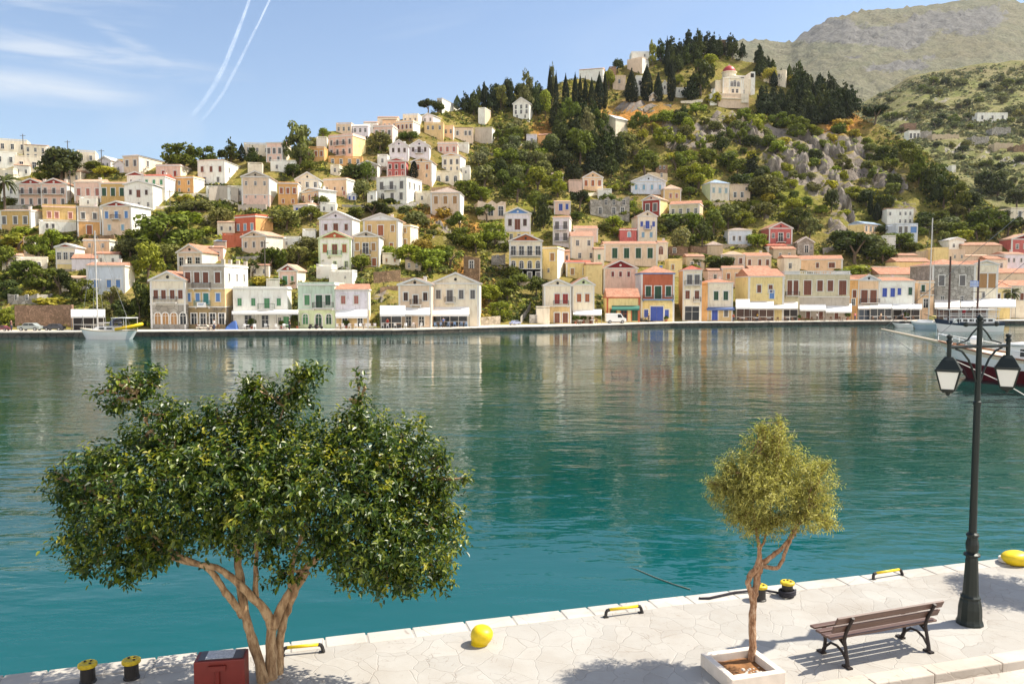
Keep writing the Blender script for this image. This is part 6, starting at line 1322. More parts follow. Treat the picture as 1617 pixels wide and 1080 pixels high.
def furn(D, key, px, py, lab, cat, grp):
    src = D[key]; o = src if (id(D), key) not in used else copy_tree(src); used.add((id(D), key)); o.location = at_height(px, py, QZ); o.rotation_euler = (0, 0, random.uniform(-.6, .6) + random.choice((0, math.pi))); tag(o, lab, cat, grp)
random.seed(3)
for place, xs, ck, tk in (('before the stained building', (312, 322, 332, 345), 'brown', 'white'), ('before the white taverna', (385, 402, 420, 437, 448), 'white', 'white'), ('under the pale lavender house awning', (534, 542, 552, 562, 570, 577, 585, 592), 'white', 'brown'), ('under the big restaurant awnings', (604, 612, 624, 640, 652, 664), 'white', 'brown'),
                          ('before the long pale stone building', (688, 697, 708, 718, 728, 736), 'blue', 'brown'), ('before the slim cream house', (912, 922, 932, 942), 'brown', 'white'), ('under the sand coloured canopies', (1168, 1178, 1190, 1200, 1210, 1228, 1240, 1252), 'brown', 'white'), ('under the mansion awnings', (1268, 1282, 1298, 1312, 1326, 1338), 'brown', 'brown'), ('before the white navy house', (1378, 1388, 1400, 1414, 1428, 1442), 'brown', 'white')):
    for i, px in enumerate(xs):
        py = YB(px) + random.uniform(.6, 1.5)
        furn(CH, ck, px, py, f'{ck} cafe chair {place}', 'chair', 'cafe chairs ' + place)
        if i % 2 == 0: furn(TB, tk, px + 4, py + .2, f'square {tk} cafe table {place}', 'table', 'cafe tables ' + place)
# ---- tiny people far away
def person(px, py, lab, shirt, trousers, z=None, Y=None):
    b = at_height(px, py, QZ) if Y is None else at_depth(px, py, Y); r = empty('person', b, random.uniform(0, 6)); tag(r, lab, 'person')
    V_ = [(0,0,.95),(0,0,1.2),(0,.0,1.42),(0,.01,1.52),(0,.02,1.66),(-.10,0,.92),(-.11,.02,.5),(-.11,-.02,.06),(-.11,.12,.03),(.10,0,.92),(.12,.08,.5),(.13,-.04,.06),(.13,.10,.03),(-.19,0,1.40),(-.25,.0,1.12),(-.24,.08,.88),(.19,0,1.40),(.26,.02,1.12),(.24,.12,.90)]
    E_ = [(0,1),(1,2),(2,3),(3,4),(0,5),(5,6),(6,7),(7,8),(0,9),(9,10),(10,11),(11,12),(2,13),(13,14),(14,15),(2,16),(16,17),(17,18)]
    R_ = [.13,.14,.13,.055,.10,.09,.06,.045,.04,.09,.06,.045,.04,.065,.045,.035,.065,.045,.035]
    me = bpy.data.meshes.new('body'); me.from_pydata(V_, E_, []); me.materials.append(plain('skin', rgb(196, 150, 120), .7)); o = bpy.data.objects.new('body', me); C.objects.link(o); o.parent = r
    sk = o.modifiers.new('skin', 'SKIN'); 
    for i, q in enumerate(me.skin_vertices[0].data): q.radius = (R_[i], R_[i] * (.8 if i < 3 else 1)); q.use_root = (i == 0)
    o.modifiers.new('sub', 'SUBSURF').levels = 1; o.modifiers['sub'].render_levels = 1
    m = MB(); m.lathe([(.15,.0),(.165,.2),(.17,.42),(.12,.5),(.07,.53)], 10, (0,0,.93)); m.tube([(-.17,0,1.40),(-.235,0,1.22)], [.085,.075], 8); m.tube([(.17,0,1.40),(.24,.01,1.22)], [.085,.075], 8); m.build('shirt', plain('shirt_' + lab[:10], shirt, .9), r, True)
    m = MB(); m.lathe([(.12,-.02),(.165,.0),(.16,.14)], 10, (0,0,.84)); m.tube([(-.09,0,.9),(-.11,.02,.5),(-.11,-.02,.1)], [.11,.085,.075], 8); m.tube([(.09,0,.9),(.12,.08,.5),(.13,-.04,.1)], [.11,.085,.075], 8); m.build('trousers', plain('trousers_' + lab[:10], trousers, .9), r, True)
    m = MB(); m.lathe([(.0,-.02),(.085,-.02),(.108,.04),(.09,.11),(.03,.135)], 10, (0,.035,1.64)); m.build('hair', plain('hair', rgb(52, 40, 34), .9), r, True)
person(18, 522.6, 'person in a dark top standing near the maroon car', rgb(96, 60, 66), rgb(70, 66, 80))
person(1391, 506.2, 'person in a light shirt before the dark screened terrace', rgb(214, 190, 160), rgb(90, 70, 60))
person(1158, 508.4, 'person in a red top beside the blue door house', rgb(176, 92, 74), rgb(80, 80, 96))
person(457, 520.8, 'person in dark clothes at the right end of the taverna canopy', rgb(60, 60, 66), rgb(50, 50, 56))

for px, py, lab, a_, b_ in [(338, 521.4, 'person in a white shirt by the beige pickup', (230,228,222), (60,66,90)), (612, 518.6, 'person in a red shirt under the big restaurant awning', (170,60,56), (60,60,70)), (700, 517.4, 'person in a blue shirt before the long pale stone building', (86,110,160), (80,70,60)), (935, 511.2, 'person in a pale dress beside the slim cream house', (226,206,190), (200,180,170)),
        (1024, 509, 'person in dark clothes left of the big blue door', (52,50,58), (50,48,56)), (1196, 506.8, 'person in a yellow shirt under the sand coloured canopy', (214,180,80), (60,60,80)), (1290, 506.2, 'person in a white shirt before the balustraded mansion', (232,230,226), (90,80,70)), (1350, 505.8, 'person in a pink top beside the peach blue gable house', (214,130,130), (70,70,90)), (1425, 505.4, 'person in a grey shirt right of the dark screened terrace', (140,140,146), (50,50,60))]:
    person(px, py, lab, rgb(*a_), rgb(*b_))
def potted(px, py, lab, h=1.1):
    b = at_height(px, py, QZ); r = empty('potted_plant', b); tag(r, lab, 'potted plant', 'potted plants on the far quay'); m = MB(); m.lathe([(.18, 0), (.26, .36), (.29, .36), (.29, .42), (.0, .42)], 10); m.build('pot', plain('clay_pot', rgb(176, 104, 76), .9, var=.2), r)
    o = bpy.data.objects.new('foliage', random.choice(PROTO['round'])); C.objects.link(o); o.parent = r; o.location = (0, 0, .2); o.scale = (h, h, h * 1.1); o.color = (.12, .16, .035, 1)
for px, lab in [(398, 'left of two potted plants at the white taverna door'), (445, 'right of two potted plants at the white taverna'), (909, 'left of three potted plants at the slim cream house'), (921, 'middle of three potted plants at the slim cream house'), (933, 'right of three potted plants at the slim cream house'), (1052, 'potted plant right of the big blue door'), (1262, 'potted plant at the corner of the balustraded mansion'), (1338, 'potted plant under the right mansion awning'), (1430, 'potted plant by the pale mast'), (546, 'potted plant under the pale lavender house awning'), (470, 'potted plant at the left corner of the mint green house')]:
    potted(px, YB(px) + .35, lab, random.uniform(.9, 1.5))
# ---- white notice board on the balcony of the stained building, and a sign over the restaurant
def board(lab, px, py, w, h, Yoff, lines):
    p = at_depth(px, py, D0(px) - Yoff); s_ = p.y / FPX; r = empty('sign_board', p); tag(r, lab, 'sign', 'white boards on the waterfront'); m = MB(); m.box(-w*s_/2, w*s_/2, -.04, .0, -h*s_/2, h*s_/2); m.build('panel', M_canvas, r)
    m = MB()
    for i in range(lines):
        z = h*s_*(.22 - .25 * i); m.box(-w*s_*.36, w*s_*(.30 - .1 * (i % 2)), -.046, -.0401, z - .05, z + .05)
    m.build('faded_writing', plain('faded_writing', rgb(120, 140, 170), .8), r)
board('white board hung on the lower balcony of the stained building', 318, 481.5, 14, 8, 1.0, 2)
# ================================================================ boats
def loft(m, st, mats, close=True):
    """hull from stations: each a list of (x, y, z) from the keel to the sheer on one side; mirrored in y"""
    k = len(st[0])
    for sgn in (-1, 1):
        for a, b in zip(st, st[1:]):
            for i in range(k - 1):
                q = [(a[i][0], sgn * a[i][1], a[i][2]), (b[i][0], sgn * b[i][1], b[i][2]), (b[i+1][0], sgn * b[i+1][1], b[i+1][2]), (a[i+1][0], sgn * a[i+1][1], a[i+1][2])]
                m.face(q if sgn < 0 else q[::-1], mats[i])
    for a, b in zip(st, st[1:]):
        m.face([(a[-1][0], -a[-1][1], a[-1][2] - .04), (b[-1][0], -b[-1][1], b[-1][2] - .04), (b[-1][0], b[-1][1], b[-1][2] - .04), (a[-1][0], a[-1][1], a[-1][2] - .04)], mats[-1])
    e = st[0]
    for i in range(k - 1): m.face([(e[i][0], -e[i][1], e[i][2]), (e[i+1][0], -e[i+1][1], e[i+1][2]), (e[i+1][0], e[i+1][1], e[i+1][2]), (e[i][0], e[i][1], e[i][2])], mats[i])
def hull_stations(L, B, fb_s, fb_m, fb_b, wl=.0, cut=.5, n=15, rake=.9, transom=.75, rakes=.0):
    st = []
    for i in range(n):
        t = i / (n - 1); sh = B / 2 * (transom + (1 - transom) * min(1, t * 2.6)) if t < .4 else B / 2 * max(.012, 1 - ((t - .4) / .6) ** 2.3)
        z = fb_m + (fb_s - fb_m) * max(0, 1 - t * 2) ** 2 + (fb_b - fb_m) * max(0, (t - .35) / .65) ** 2
        def xx(zz): return -L / 2 + L * t + rake * t ** 6 * (zz / fb_b) * 1.0 - rake * t ** 6 - rakes * (1 - t) ** 8 * (1 - zz / fb_s)
        kl = -.5
        st.append([(xx(kl), .01, kl), (xx(-.15), sh * .62, -.15), (xx(wl), sh * .78, wl), (xx(cut * z), sh * .92, cut * z), (xx(z * .86), sh * .99, z * .86), (xx(z), sh, z)])
    return st
M_hullw = plain('white_hull', rgb(240, 240, 238), .25, spec=.6, var=.05); M_hullb = plain('pale_blue_hull', rgb(178, 196, 208), .25, spec=.6, var=.05); M_anti = plain('antifouling', rgb(40, 44, 52), .6); M_redh = plain('red_hull_bottom', rgb(84, 16, 24), .5); M_deck = plain('deck', rgb(212, 200, 178), .7); M_navy = plain('dark_blue_hull', rgb(40, 52, 74), .3)
M_mast = plain('pale_mast', rgb(206, 200, 192), .4, .3); M_wood = plain('dark_wooden_mast', rgb(74, 46, 36), .5); M_wire = plain('rigging_wire', rgb(130, 130, 130), .5)
def mooring(pts, r, lab, mat, parent=None):
    m = MB(); m.tube(pts, r, 5); o = m.build('mooring_rope', mat); tag(o, lab, 'rope'); return o
# -- yacht at the left quay
b = at_height(168, 535.2, 0.0); b.z = 0; r = empty('sailing_yacht', b, math.pi - .22); tag(r, 'white sailing yacht with a tall mast moored at the left quay', 'sailboat', 'boats in the harbour'); Ly = 97 / FPX * b.y * 1.0
m = MB(); loft(m, hull_stations(Ly, 2.9, 1.35, 1.25, 1.6, rake=1.0, transom=.7, rakes=-.7), [2, 2, 0, 0, 1]); m.build('hull', [M_hullw, M_deck, M_anti], r, False)
m = MB(); P = [(-2.2, -.8, 1.2), (1.9, -.55, 1.25), (2.6, 0, 1.3), (1.9, .55, 1.25), (-2.2, .8, 1.2)]; Q = [(-2.1, -.65, 1.85), (1.3, -.42, 1.75), (1.6, 0, 1.72), (1.3, .42, 1.75), (-2.1, .65, 1.85)]; m.grid(P + Q, [(5,6,7,8,9)] + [(i, (i+1) % 5, (i+1) % 5 + 5, i + 5) for i in range(5)]); cb = m.build('cabin', M_hullw, r)
for x0, x1 in ((-1.7, -.5), (-.3, .7)):
    for sg in (-1, 1): m = MB(); m.grid([(x0, sg * .80, 1.38), (x1, sg * .74, 1.4), (x1 - .12, sg * .66, 1.68), (x0 + .1, sg * .70, 1.7)], [(0,1,2,3)]); m.build('cabin_window', M_glass, cb)
mt_h = 170 / FPX * b.y; m = MB(); m.bar((1.4, 0, 1.2), (1.4, 0, mt_h), .11, 8, .08); ms = m.build('mast', M_mast, r)
m = MB(); m.bar((1.4, -1.0, mt_h * .55), (1.4, 1.0, mt_h * .55), .04); m.build('spreader', M_mast, ms)
m = MB(); m.bar((1.3, 0, 2.3), (-2.6, 0, 2.4), .09); m.build('boom', M_mast, r)
m = MB(); m.bar((4.2, 0, 1.7), (1.4, 0, mt_h), .022, 4); m.bar((-4.2, 0, 1.5), (1.4, 0, mt_h), .022, 4); m.bar((1.2, -1.2, 1.4), (1.4, 0, mt_h * .95), .02, 4); m.bar((1.2, 1.2, 1.4), (1.4, 0, mt_h * .95), .02, 4); m.build('rigging', M_wire, r)
m = MB()
for sg in (-1, 1):
    for i in range(6): x = -3.6 + i * 1.25; m.bar((x, sg * (1.28 - max(0, x - 1) * .2), 1.25), (x, sg * (1.28 - max(0, x - 1) * .2), 1.95), .02, 4)
    m.tube([(-3.6, sg * 1.28, 1.95), (0, sg * 1.28, 1.95), (2.65, sg * .95, 1.95), (4.3, 0, 2.05)], .02, 4)
m.build('guard_rail', M_mast, r)
m = MB(); m.box(-4.4, -1.9, -1.3, 1.3, 3.05, 3.13)
for x in (-4.3, -2.0):
    for y in (-1.2, 1.2): m.bar((x, y, 1.3), (x, y, 3.05), .03, 5)
m.build('bimini', M_hullw, r)
m = MB(); m.tube([(-1.7, -.9, 1.9), (-1.7, -.8, 2.5), (-1.7, 0, 2.75), (-1.7, .8, 2.5), (-1.7, .9, 1.9)], .3, 8); m.build('spray_hood', plain('grey_canvas', rgb(84, 92, 112), .8), r)
yb_ = b + Vector((3.9, -1.3, 0)); r2 = empty('inflatable_dinghy', yb_ + Vector((0, 0, 1.75)), .1); r2.rotation_euler = (0, -.16, .1); tag(r2, 'yellow dinghy hung over the stern of the white yacht', 'dinghy')
m = MB(); m.tube([(-1.7, .55, 0), (.9, .6, 0), (1.6, .3, .1), (1.85, 0, .14), (1.6, -.3, .1), (.9, -.6, 0), (-1.7, -.55, 0)], [.2, .27, .27, .27, .27, .27, .2], 9); m.build('tube', plain('yellow_rubber', rgb(244, 200, 20), .5), r2, True)
m = MB(); m.box(-1.5, 1.4, -.5, .5, -.16, -.05); m.build('floor', plain('orange_rubber', rgb(220, 120, 40), .6), r2)
m = MB(); m.box(-1.75, -1.65, -.45, .45, -.15, .22); m.build('transom', M_deck, r2)
# -- gulet at the right, bow towards the middle of the harbour
bow = Vector((33.9, 64.0, 0)); ax = Vector((.60, -.80, 0)).normalized(); Lg = 17.0; cgl = bow + ax * (Lg / 2 + .4)
r = empty('wooden_gulet', cgl, math.atan2(-ax.y, -ax.x)); tag(r, 'white wooden gulet with a dark red bottom and a long bowsprit behind the street lamp', 'boat', 'boats in the harbour')
m = MB(); loft(m, hull_stations(Lg, 4.6, 1.9, 1.55, 2.7, cut=.55, rake=2.2, transom=.7), [0, 0, 0, 1, 2]); m.build('hull', [M_redh, M_hullw, M_deck], r)
m = MB(); 
for sg in (-1, 1):
    stt = hull_stations(Lg, 4.6, 1.9, 1.55, 2.7, cut=.55, rake=2.2, transom=.7)
    pts = [(s_[-1][0], sg * s_[-1][1], s_[-1][2] + .04) for s_ in stt]; m.tube(pts, .07, 5)
m.build('cap_rail', plain('varnished_rail', rgb(150, 100, 62), .4), r)
m = MB()
for sg in (-1, 1):
    pts = [(s_[-1][0], sg * s_[-1][1], s_[-1][2] + .62) for s_ in stt]; m.tube(pts, .03, 5)
    for s_ in stt: m.bar((s_[-1][0], sg * s_[-1][1], s_[-1][2]), (s_[-1][0], sg * s_[-1][1], s_[-1][2] + .62), .025, 4)
m.build('guard_rail', M_hullw, r)
m = MB(); m.bar((7.6, 0, 2.5), (13.2, 0, 3.5), .15, 8, .08); m.build('bowsprit', plain('pale_spar', rgb(214, 196, 168), .5), r)
m = MB(); m.box(-6.5, 2.8, -1.5, 1.5, 1.5, 2.75); cb = m.build('deckhouse', M_hullw, r); add_bevel(cb, .15)
for i in range(5):
    for sg in (-1, 1): m = MB(); x = -5.8 + i * 1.75; m.box(x, x + .8, sg * 1.5 - .03, sg * 1.5 + .03, 1.95, 2.5); m.build('window', M_glass, cb)
m = MB(); m.box(-6.9, 3.1, -1.7, 1.7, 2.75, 2.87); m.build('cabin_roof', M_hullw, r)
m = MB(); m.lathe([(.3, 0), (.34, .1), (.34, .6), (.3, .7)], 14, M=Matrix.Translation((5.5, -.5, 2.9)) @ Matrix.Rotation(math.pi / 2, 4, 'Y')); m.build('life_raft', M_hullw, r)
m = MB(); m.bar((-4.2, 0, 1.8), (-4.2, 0, 19), .17, 9, .1); mo = m.build('mast', plain('pale_spar', rgb(214, 196, 168), .5), r)
m = MB(); m.bar((13.1, 0, 3.5), (-4.2, 0, 18.5), .02, 4); m.bar((8.8, 0, 2.9), (-4.2, 0, 15), .02, 4); m.bar((13.1, 0, 3.45), (8.6, 0, .5), .03, 4)
for sg in (-1, 1): m.bar((-4.6, sg * 2.2, 1.8), (-4.2, 0, 17), .02, 4); m.bar((13.0, 0, 3.45), (7.6, sg * 1.2, 2.3), .02, 4)
m.build('rigging', M_wire, r)
# -- excursion boat, moored yacht and tender at the right quay
def quay_boat(px, py, w, lab, nm, cat, yaw, B, fb, mats, cut=.5):
    b = at_height(px, py, 0.0); b.z = 0; Lq = w / FPX * b.y; r = empty(nm, b, yaw); tag(r, lab, cat, 'boats in the harbour'); m = MB(); loft(m, hull_stations(Lq, B, *fb, cut=cut), [0, 0, 1, 2, 2]); m.build('hull', mats, r); return r, b, Lq
r, b, Lq = quay_boat(1526, 523, 104, 'white two masted excursion boat with a sun deck at the right quay', 'excursion_boat', 'boat', math.pi, 4.2, (1.7, 1.5, 2.3), [M_anti, M_hullw, M_navy], .62)
m = MB(); m.box(-4.0, 3.2, -1.6, 1.6, 1.5, 2.3); cb = m.build('cabin', M_hullw, r)
for i in range(6):
    for sg in (-1, 1): m = MB(); x = -3.6 + i * 1.1; m.box(x, x + .75, sg * 1.6 - .03, sg * 1.6 + .03, 1.75, 2.15); m.build('window', M_glass, cb)
m = MB(); m.box(-4.8, 4.2, -1.85, 1.85, 3.75, 3.87); m.build('sun_awning', M_canvas, r)
m = MB()
for x in (-4.6, -2.4, 0, 2.2, 4.0):
    for y in (-1.7, 1.7): m.bar((x, y, 1.5), (x, y, 3.75), .04, 5)
    m.bar((x, -1.7, 2.6), (x, 1.7, 2.6), .03, 5)
for y in (-1.75, 1.75): m.bar((-4.6, y, 2.75), (4.0, y, 2.75), .03, 5); m.bar((-4.6, y, 3.1), (4.0, y, 3.1), .03, 5)
m.build('awning_frame', M_hullw, r)
for px, top, lab in ((1498, 405, ''), (1543, 410, '')):
    x = -(at_depth(px, 500, b.y).x - b.x); zt = at_depth(px, top, b.y).z; m = MB(); m.bar((x, 0, 1.5), (x, 0, zt), .2, 8, .15); ms = m.build('mast', M_wood, r)
    m = MB(); m.bar((x - 1.2, 0, zt * .55), (x + 1.2, 0, zt * .55), .05, 5); m.build('yard', M_wood, ms)
m = MB(); m.bar((4.9, 0, 2.3), (7.6, 0, 3.0), .1, 6, .05); m.build('bowsprit', M_wood, r)
m = MB(); m.lathe([(.22, -.07), (.32, -.07), (.34, 0), (.32, .07), (.22, .07)], 14, M=Matrix.Translation((-.6, -1.95, 3.35)) @ Matrix.Rotation(math.pi / 2, 4, 'X')); m.build('lifebuoy', plain('lifebuoy_red', rgb(206, 60, 70), .5), r)
# flag on the second mast: blue and white stripes, a white cross in the blue corner
x = b.x + (at_depth(1537, 448, b.y).x - b.x); fz = at_depth(1537, 453, b.y).z; fw, fh = 1.5, 1.05; fl = MB()
for i in range(9):
    for j in range(6):
        x0, x1 = j * fw / 6, (j + 1) * fw / 6; z0, z1 = fh - (i + 1) * fh / 9, fh - i * fh / 9; w0, w1 = .09 * math.sin(x0 * 5), .09 * math.sin(x1 * 5)
        blue = (i % 2 == 0) if not (j < 2 and i < 5) else not (i == 2 or (j == 0 and False))
        fl.face([(-x0, w0, z0), (-x1, w1, z0), (-x1, w1, z1), (-x0, w0, z1)], 0 if blue else 1)
for sg in (-.012, .012): fl.face([(-.20, sg + .06, fh - 5 * fh / 9), (-.30, sg + .09, fh - 5 * fh / 9), (-.30, sg + .09, fh), (-.20, sg + .06, fh)], 1)
o = fl.build('flag', [plain('flag_blue', rgb(90, 130, 210), .8), M_canvas], None, False, Vector((x + .75, b.y - .35, fz))); tag(o, 'small blue and white striped flag flying from the second dark mast', 'flag')
r, b, Lq = quay_boat(1458, 519.2, 38, 'blue grey sailing yacht with a very tall pale mast at the right quay', 'moored_yacht', 'sailboat', 2.6, 2.7, (1.3, 1.2, 1.5), [M_anti, M_hullb, M_hullw], .7)
m = MB(); m.box(-1.6, 1.0, -.7, .7, 1.1, 1.7); o = m.build('cabin', M_hullw, r); add_bevel(o, .1)
zt = at_depth(1470, 345, b.y).z; m = MB(); m.bar((-.8, 0, 1.2), (-1.0, .2, zt), .13, 8, .09); m.build('mast', M_mast, r)
m = MB(); m.bar((2.0, 0, 1.5), (-1.0, .2, zt), .02, 4); m.bar((-2.2, 0, 1.4), (-1.0, .2, zt), .02, 4); m.build('rigging', M_wire, r)
m = MB(); m.box(-2.1, -.9, -.7, .7, 1.7, 2.5); o = m.build('spray_hood', plain('yellow_canvas', rgb(206, 190, 110), .8), r); add_bevel(o, .25)
r, b, Lq = quay_boat(1424, 516.6, 32, 'small white motor boat beside the blue grey yacht', 'motor_boat', 'boat', math.pi, 1.9, (.7, .65, .95), [M_anti, M_hullw, M_hullw], .6)
m = MB(); m.grid([(-.3,-.6,.7),(.9,-.45,.75),(.9,.45,.75),(-.3,.6,.7),(-.3,-.55,1.25),(.3,-.4,1.2),(.3,.4,1.2),(-.3,.55,1.25)], [(0,1,5,4),(1,2,6,5),(2,3,7,6),(4,5,6,7),(3,0,4,7)]); m.build('windscreen', M_glass, r)
m = MB(); m.box(-1.9, -1.6, -.2, .2, .5, 1.1); m.build('outboard_motor', M_dark, r)
mooring([Vector((34.5, 63.0, 1.5)), Vector((31, 50, .9)), at_height(1900, 790, QZ)], .035, 'thin pale mooring rope running from the gulet bow to the near quay', plain('pale_rope', rgb(210, 200, 186), .8))
# ================================================================ foreground trees
def leaf_cloud(m, tips, nleaf, ln, wd, rnd, spray, droop=.1):
    """sprays of folded leaves round twig ends"""
    for p, d in tips:
        d = d.normalized(); u = d.orthogonal().normalized(); w = d.cross(u); n = max(3, int(nleaf * rnd.uniform(.6, 1.3)))
        for i in range(n):
            t = i / n; a = i * 2.4 + rnd.uniform(-.5, .5); q = p + d * (t - .5) * spray
            out = (u * math.cos(a) + w * math.sin(a)); ld = (out * .9 + d * rnd.uniform(.2, .9) + Vector((rnd.uniform(-.3, .3), rnd.uniform(-.3, .3), rnd.uniform(-.35, .3) - droop))).normalized()
            sd = ld.cross(Vector((rnd.uniform(-.4, .4), rnd.uniform(-.4, .4), 1))).normalized(); nm = sd.cross(ld)
            L = ln * rnd.uniform(.6, 1.2); W = wd * rnd.uniform(.75, 1.15) * L / ln; f = nm * W * .22; bnd = nm * (-L * .08)
            b0 = q; l1, l2 = q + ld * L * .3 + sd * W * .46 + f, q + ld * L * .68 + sd * W * .38 + f + bnd; r1, r2 = q + ld * L * .3 - sd * W * .46 + f, q + ld * L * .68 - sd * W * .38 + f + bnd; tp = q + ld * L + bnd * 2
            k = len(m.v); m.v.extend(tuple(x) for x in (b0, l1, l2, tp, r2, r1)); m.f += [(k, k + 1, k + 2, k + 3), (k, k + 3, k + 4, k + 5)]; m.m += [0, 0]
def big_tree(name, lab, base, Y, stems, crown, ntip, nleaf, ln, wd, spray, lmat, bmat, seed, twigs=260, dscale=1.0, shell=.45, drp=.1, new_sun_mat=None, inner=.3):
    rnd = random.Random(seed); s = Y / FPX; r = empty(name, base); tag(r, lab, 'tree')
    def W(px, py, dy=0.0): return at_depth(px, py, Y + dy) - base
    m = MB(); ends = []
    for st in stems:
        pts = [W(*q[:3]) for q in st]; rad = [q[3] for q in st]
        fine, fr = [], []                                             # smooth the limb between its bends
        for i in range(len(pts) - 1):
            p0, p1, p2, p3 = pts[max(i-1,0)], pts[i], pts[i+1], pts[min(i+2,len(pts)-1)]
            for k in range(4):
                t = k / 4; fine.append(.5 * ((2*p1) + (p2-p0)*t + (2*p0-5*p1+4*p2-p3)*t*t + (3*p1-p0-3*p2+p3)*t**3)); fr.append(rad[i] + (rad[i+1]-rad[i])*t)
        fine.append(pts[-1]); fr.append(rad[-1])
        fine = [p + Vector((rnd.uniform(-1,1), rnd.uniform(-1,1), 0)) * .010 for p in fine]; fr = [q * rnd.uniform(.90, 1.12) for q in fr]
        m.tube(fine, fr, 10); ends += fine[len(fine)//2:]
    tr = m.build('trunk', bmat, r, True)
    B = [(W(c[0], c[1], c[4] if len(c) > 4 else rnd.uniform(-.6, .6) * dscale), c[2] * s, c[3] * s) for c in crown]
    mb = MB()
    for c, rx, rz in B:
        e = min(ends, key=lambda q: (q - c).length); mid = (e + c) / 2 + Vector((rnd.uniform(-.12, .12), rnd.uniform(-.12, .12), .06)); mb.tube([e, mid, c], [.034 * dscale, .024 * dscale, .012 * dscale], 6)
        for _ in range(max(3, twigs // len(B))):
            d = Vector((rnd.gauss(0,1), rnd.gauss(0,1), rnd.gauss(0,1))).normalized(); t = rnd.uniform(.4, .78); p1 = c + Vector((d.x*rx, d.y*rx, d.z*rz)) * t; st_ = e.lerp(c, rnd.uniform(.3, 1)); mb.tube([st_, (st_ + p1) / 2 + Vector((0, 0, .04)), p1], [.011 * dscale, .008 * dscale, .004 * dscale], 4, cap=False)
    mb.build('branches', bmat, r)
    tips = []; wts = [rx * rx + rx * rz for c, rx, rz in B]
    for c, rx, rz in rnd.choices(B, wts, k=ntip):
        d = Vector((rnd.gauss(0,1), rnd.gauss(0,1), rnd.gauss(0,1))).normalized(); t = shell + (1.06 - shell) * rnd.random() ** .6
        if rnd.random() < .06: t *= 1.14
        p = c + Vector((d.x * rx, d.y * rx * 1.15, d.z * rz)) * t; tips.append((p, d + Vector((0, 0, .45)), t > .93 and rnd.random() < .08 + .50 * max(0, d.z + .25 * d.x)))  # pale young leaves massed on top and sunward side, painting in sunlight
    for c, rx, rz in rnd.choices(B, wts, k=int(ntip * inner)):          # leaves on the older wood inside the crown
        d = Vector((rnd.gauss(0,1), rnd.gauss(0,1), rnd.gauss(0,1))).normalized() * rnd.uniform(.05, .6); tips.append((c + Vector((d.x * rx, d.y * rx, d.z * rz)), d + Vector((0, 0, .3)), False))
    ml = MB(); old = [q for q in tips if not q[2]]; new = [q for q in tips if q[2]]; leaf_cloud(ml, [q[:2] for q in old], nleaf, ln, wd, rnd, spray, drp); n0 = len(ml.f); leaf_cloud(ml, [q[:2] for q in new], nleaf, ln * .85, wd * .85, rnd, spray, drp); ml.m = [0] * n0 + [1] * (len(ml.f) - n0)
    ml.build('crown', [lmat, new_sun_mat or lmat], r); return r
t = NT('smooth_tan_bark'); P = t.pos(); mp = t.n('ShaderNodeMapping'); mp.inputs['Scale'].default_value = (1, 1, .25); t.l(P, mp.inputs['Vector'])
nz = t.noise(14, 6, .65, mp.outputs['Vector']); t.color(t.ramp(nz, [(.3, rgb(86, 64, 44)), (.46, rgb(150, 118, 84)), (.6, rgb(186, 156, 118)), (.74, rgb(126, 98, 70))])); t.b.inputs['Roughness'].default_value = .85; t.bump(nz, .9, .02); M_bark1 = t.m
t = NT('flaky_olive_bark'); P = t.pos(); mp = t.n('ShaderNodeMapping'); mp.inputs['Scale'].default_value = (1, 1, .35); t.l(P, mp.inputs['Vector'])
nz = t.noise(26, 6, .7, mp.outputs['Vector']); t.color(t.ramp(nz, [(.32, rgb(92, 62, 42)), (.5, rgb(160, 120, 88)), (.7, rgb(204, 176, 148))])); t.b.inputs['Roughness'].default_value = .95; t.bump(nz, 1.0, .02); M_bark2 = t.m
M_ficus = leaf_mat('glossy_leaves', (.015, .034, .006, 1), (.048, .090, .010, 1), (.22, .25, .027, 1), .24, .38, .45)
M_olive = leaf_mat('olive_leaves', (.13, .125, .03, 1), (.32, .295, .075, 1), (.60, .55, .20, 1), .30, .5, .35)
YT = 11.25; FB = at_height(424, 1104, QZ)
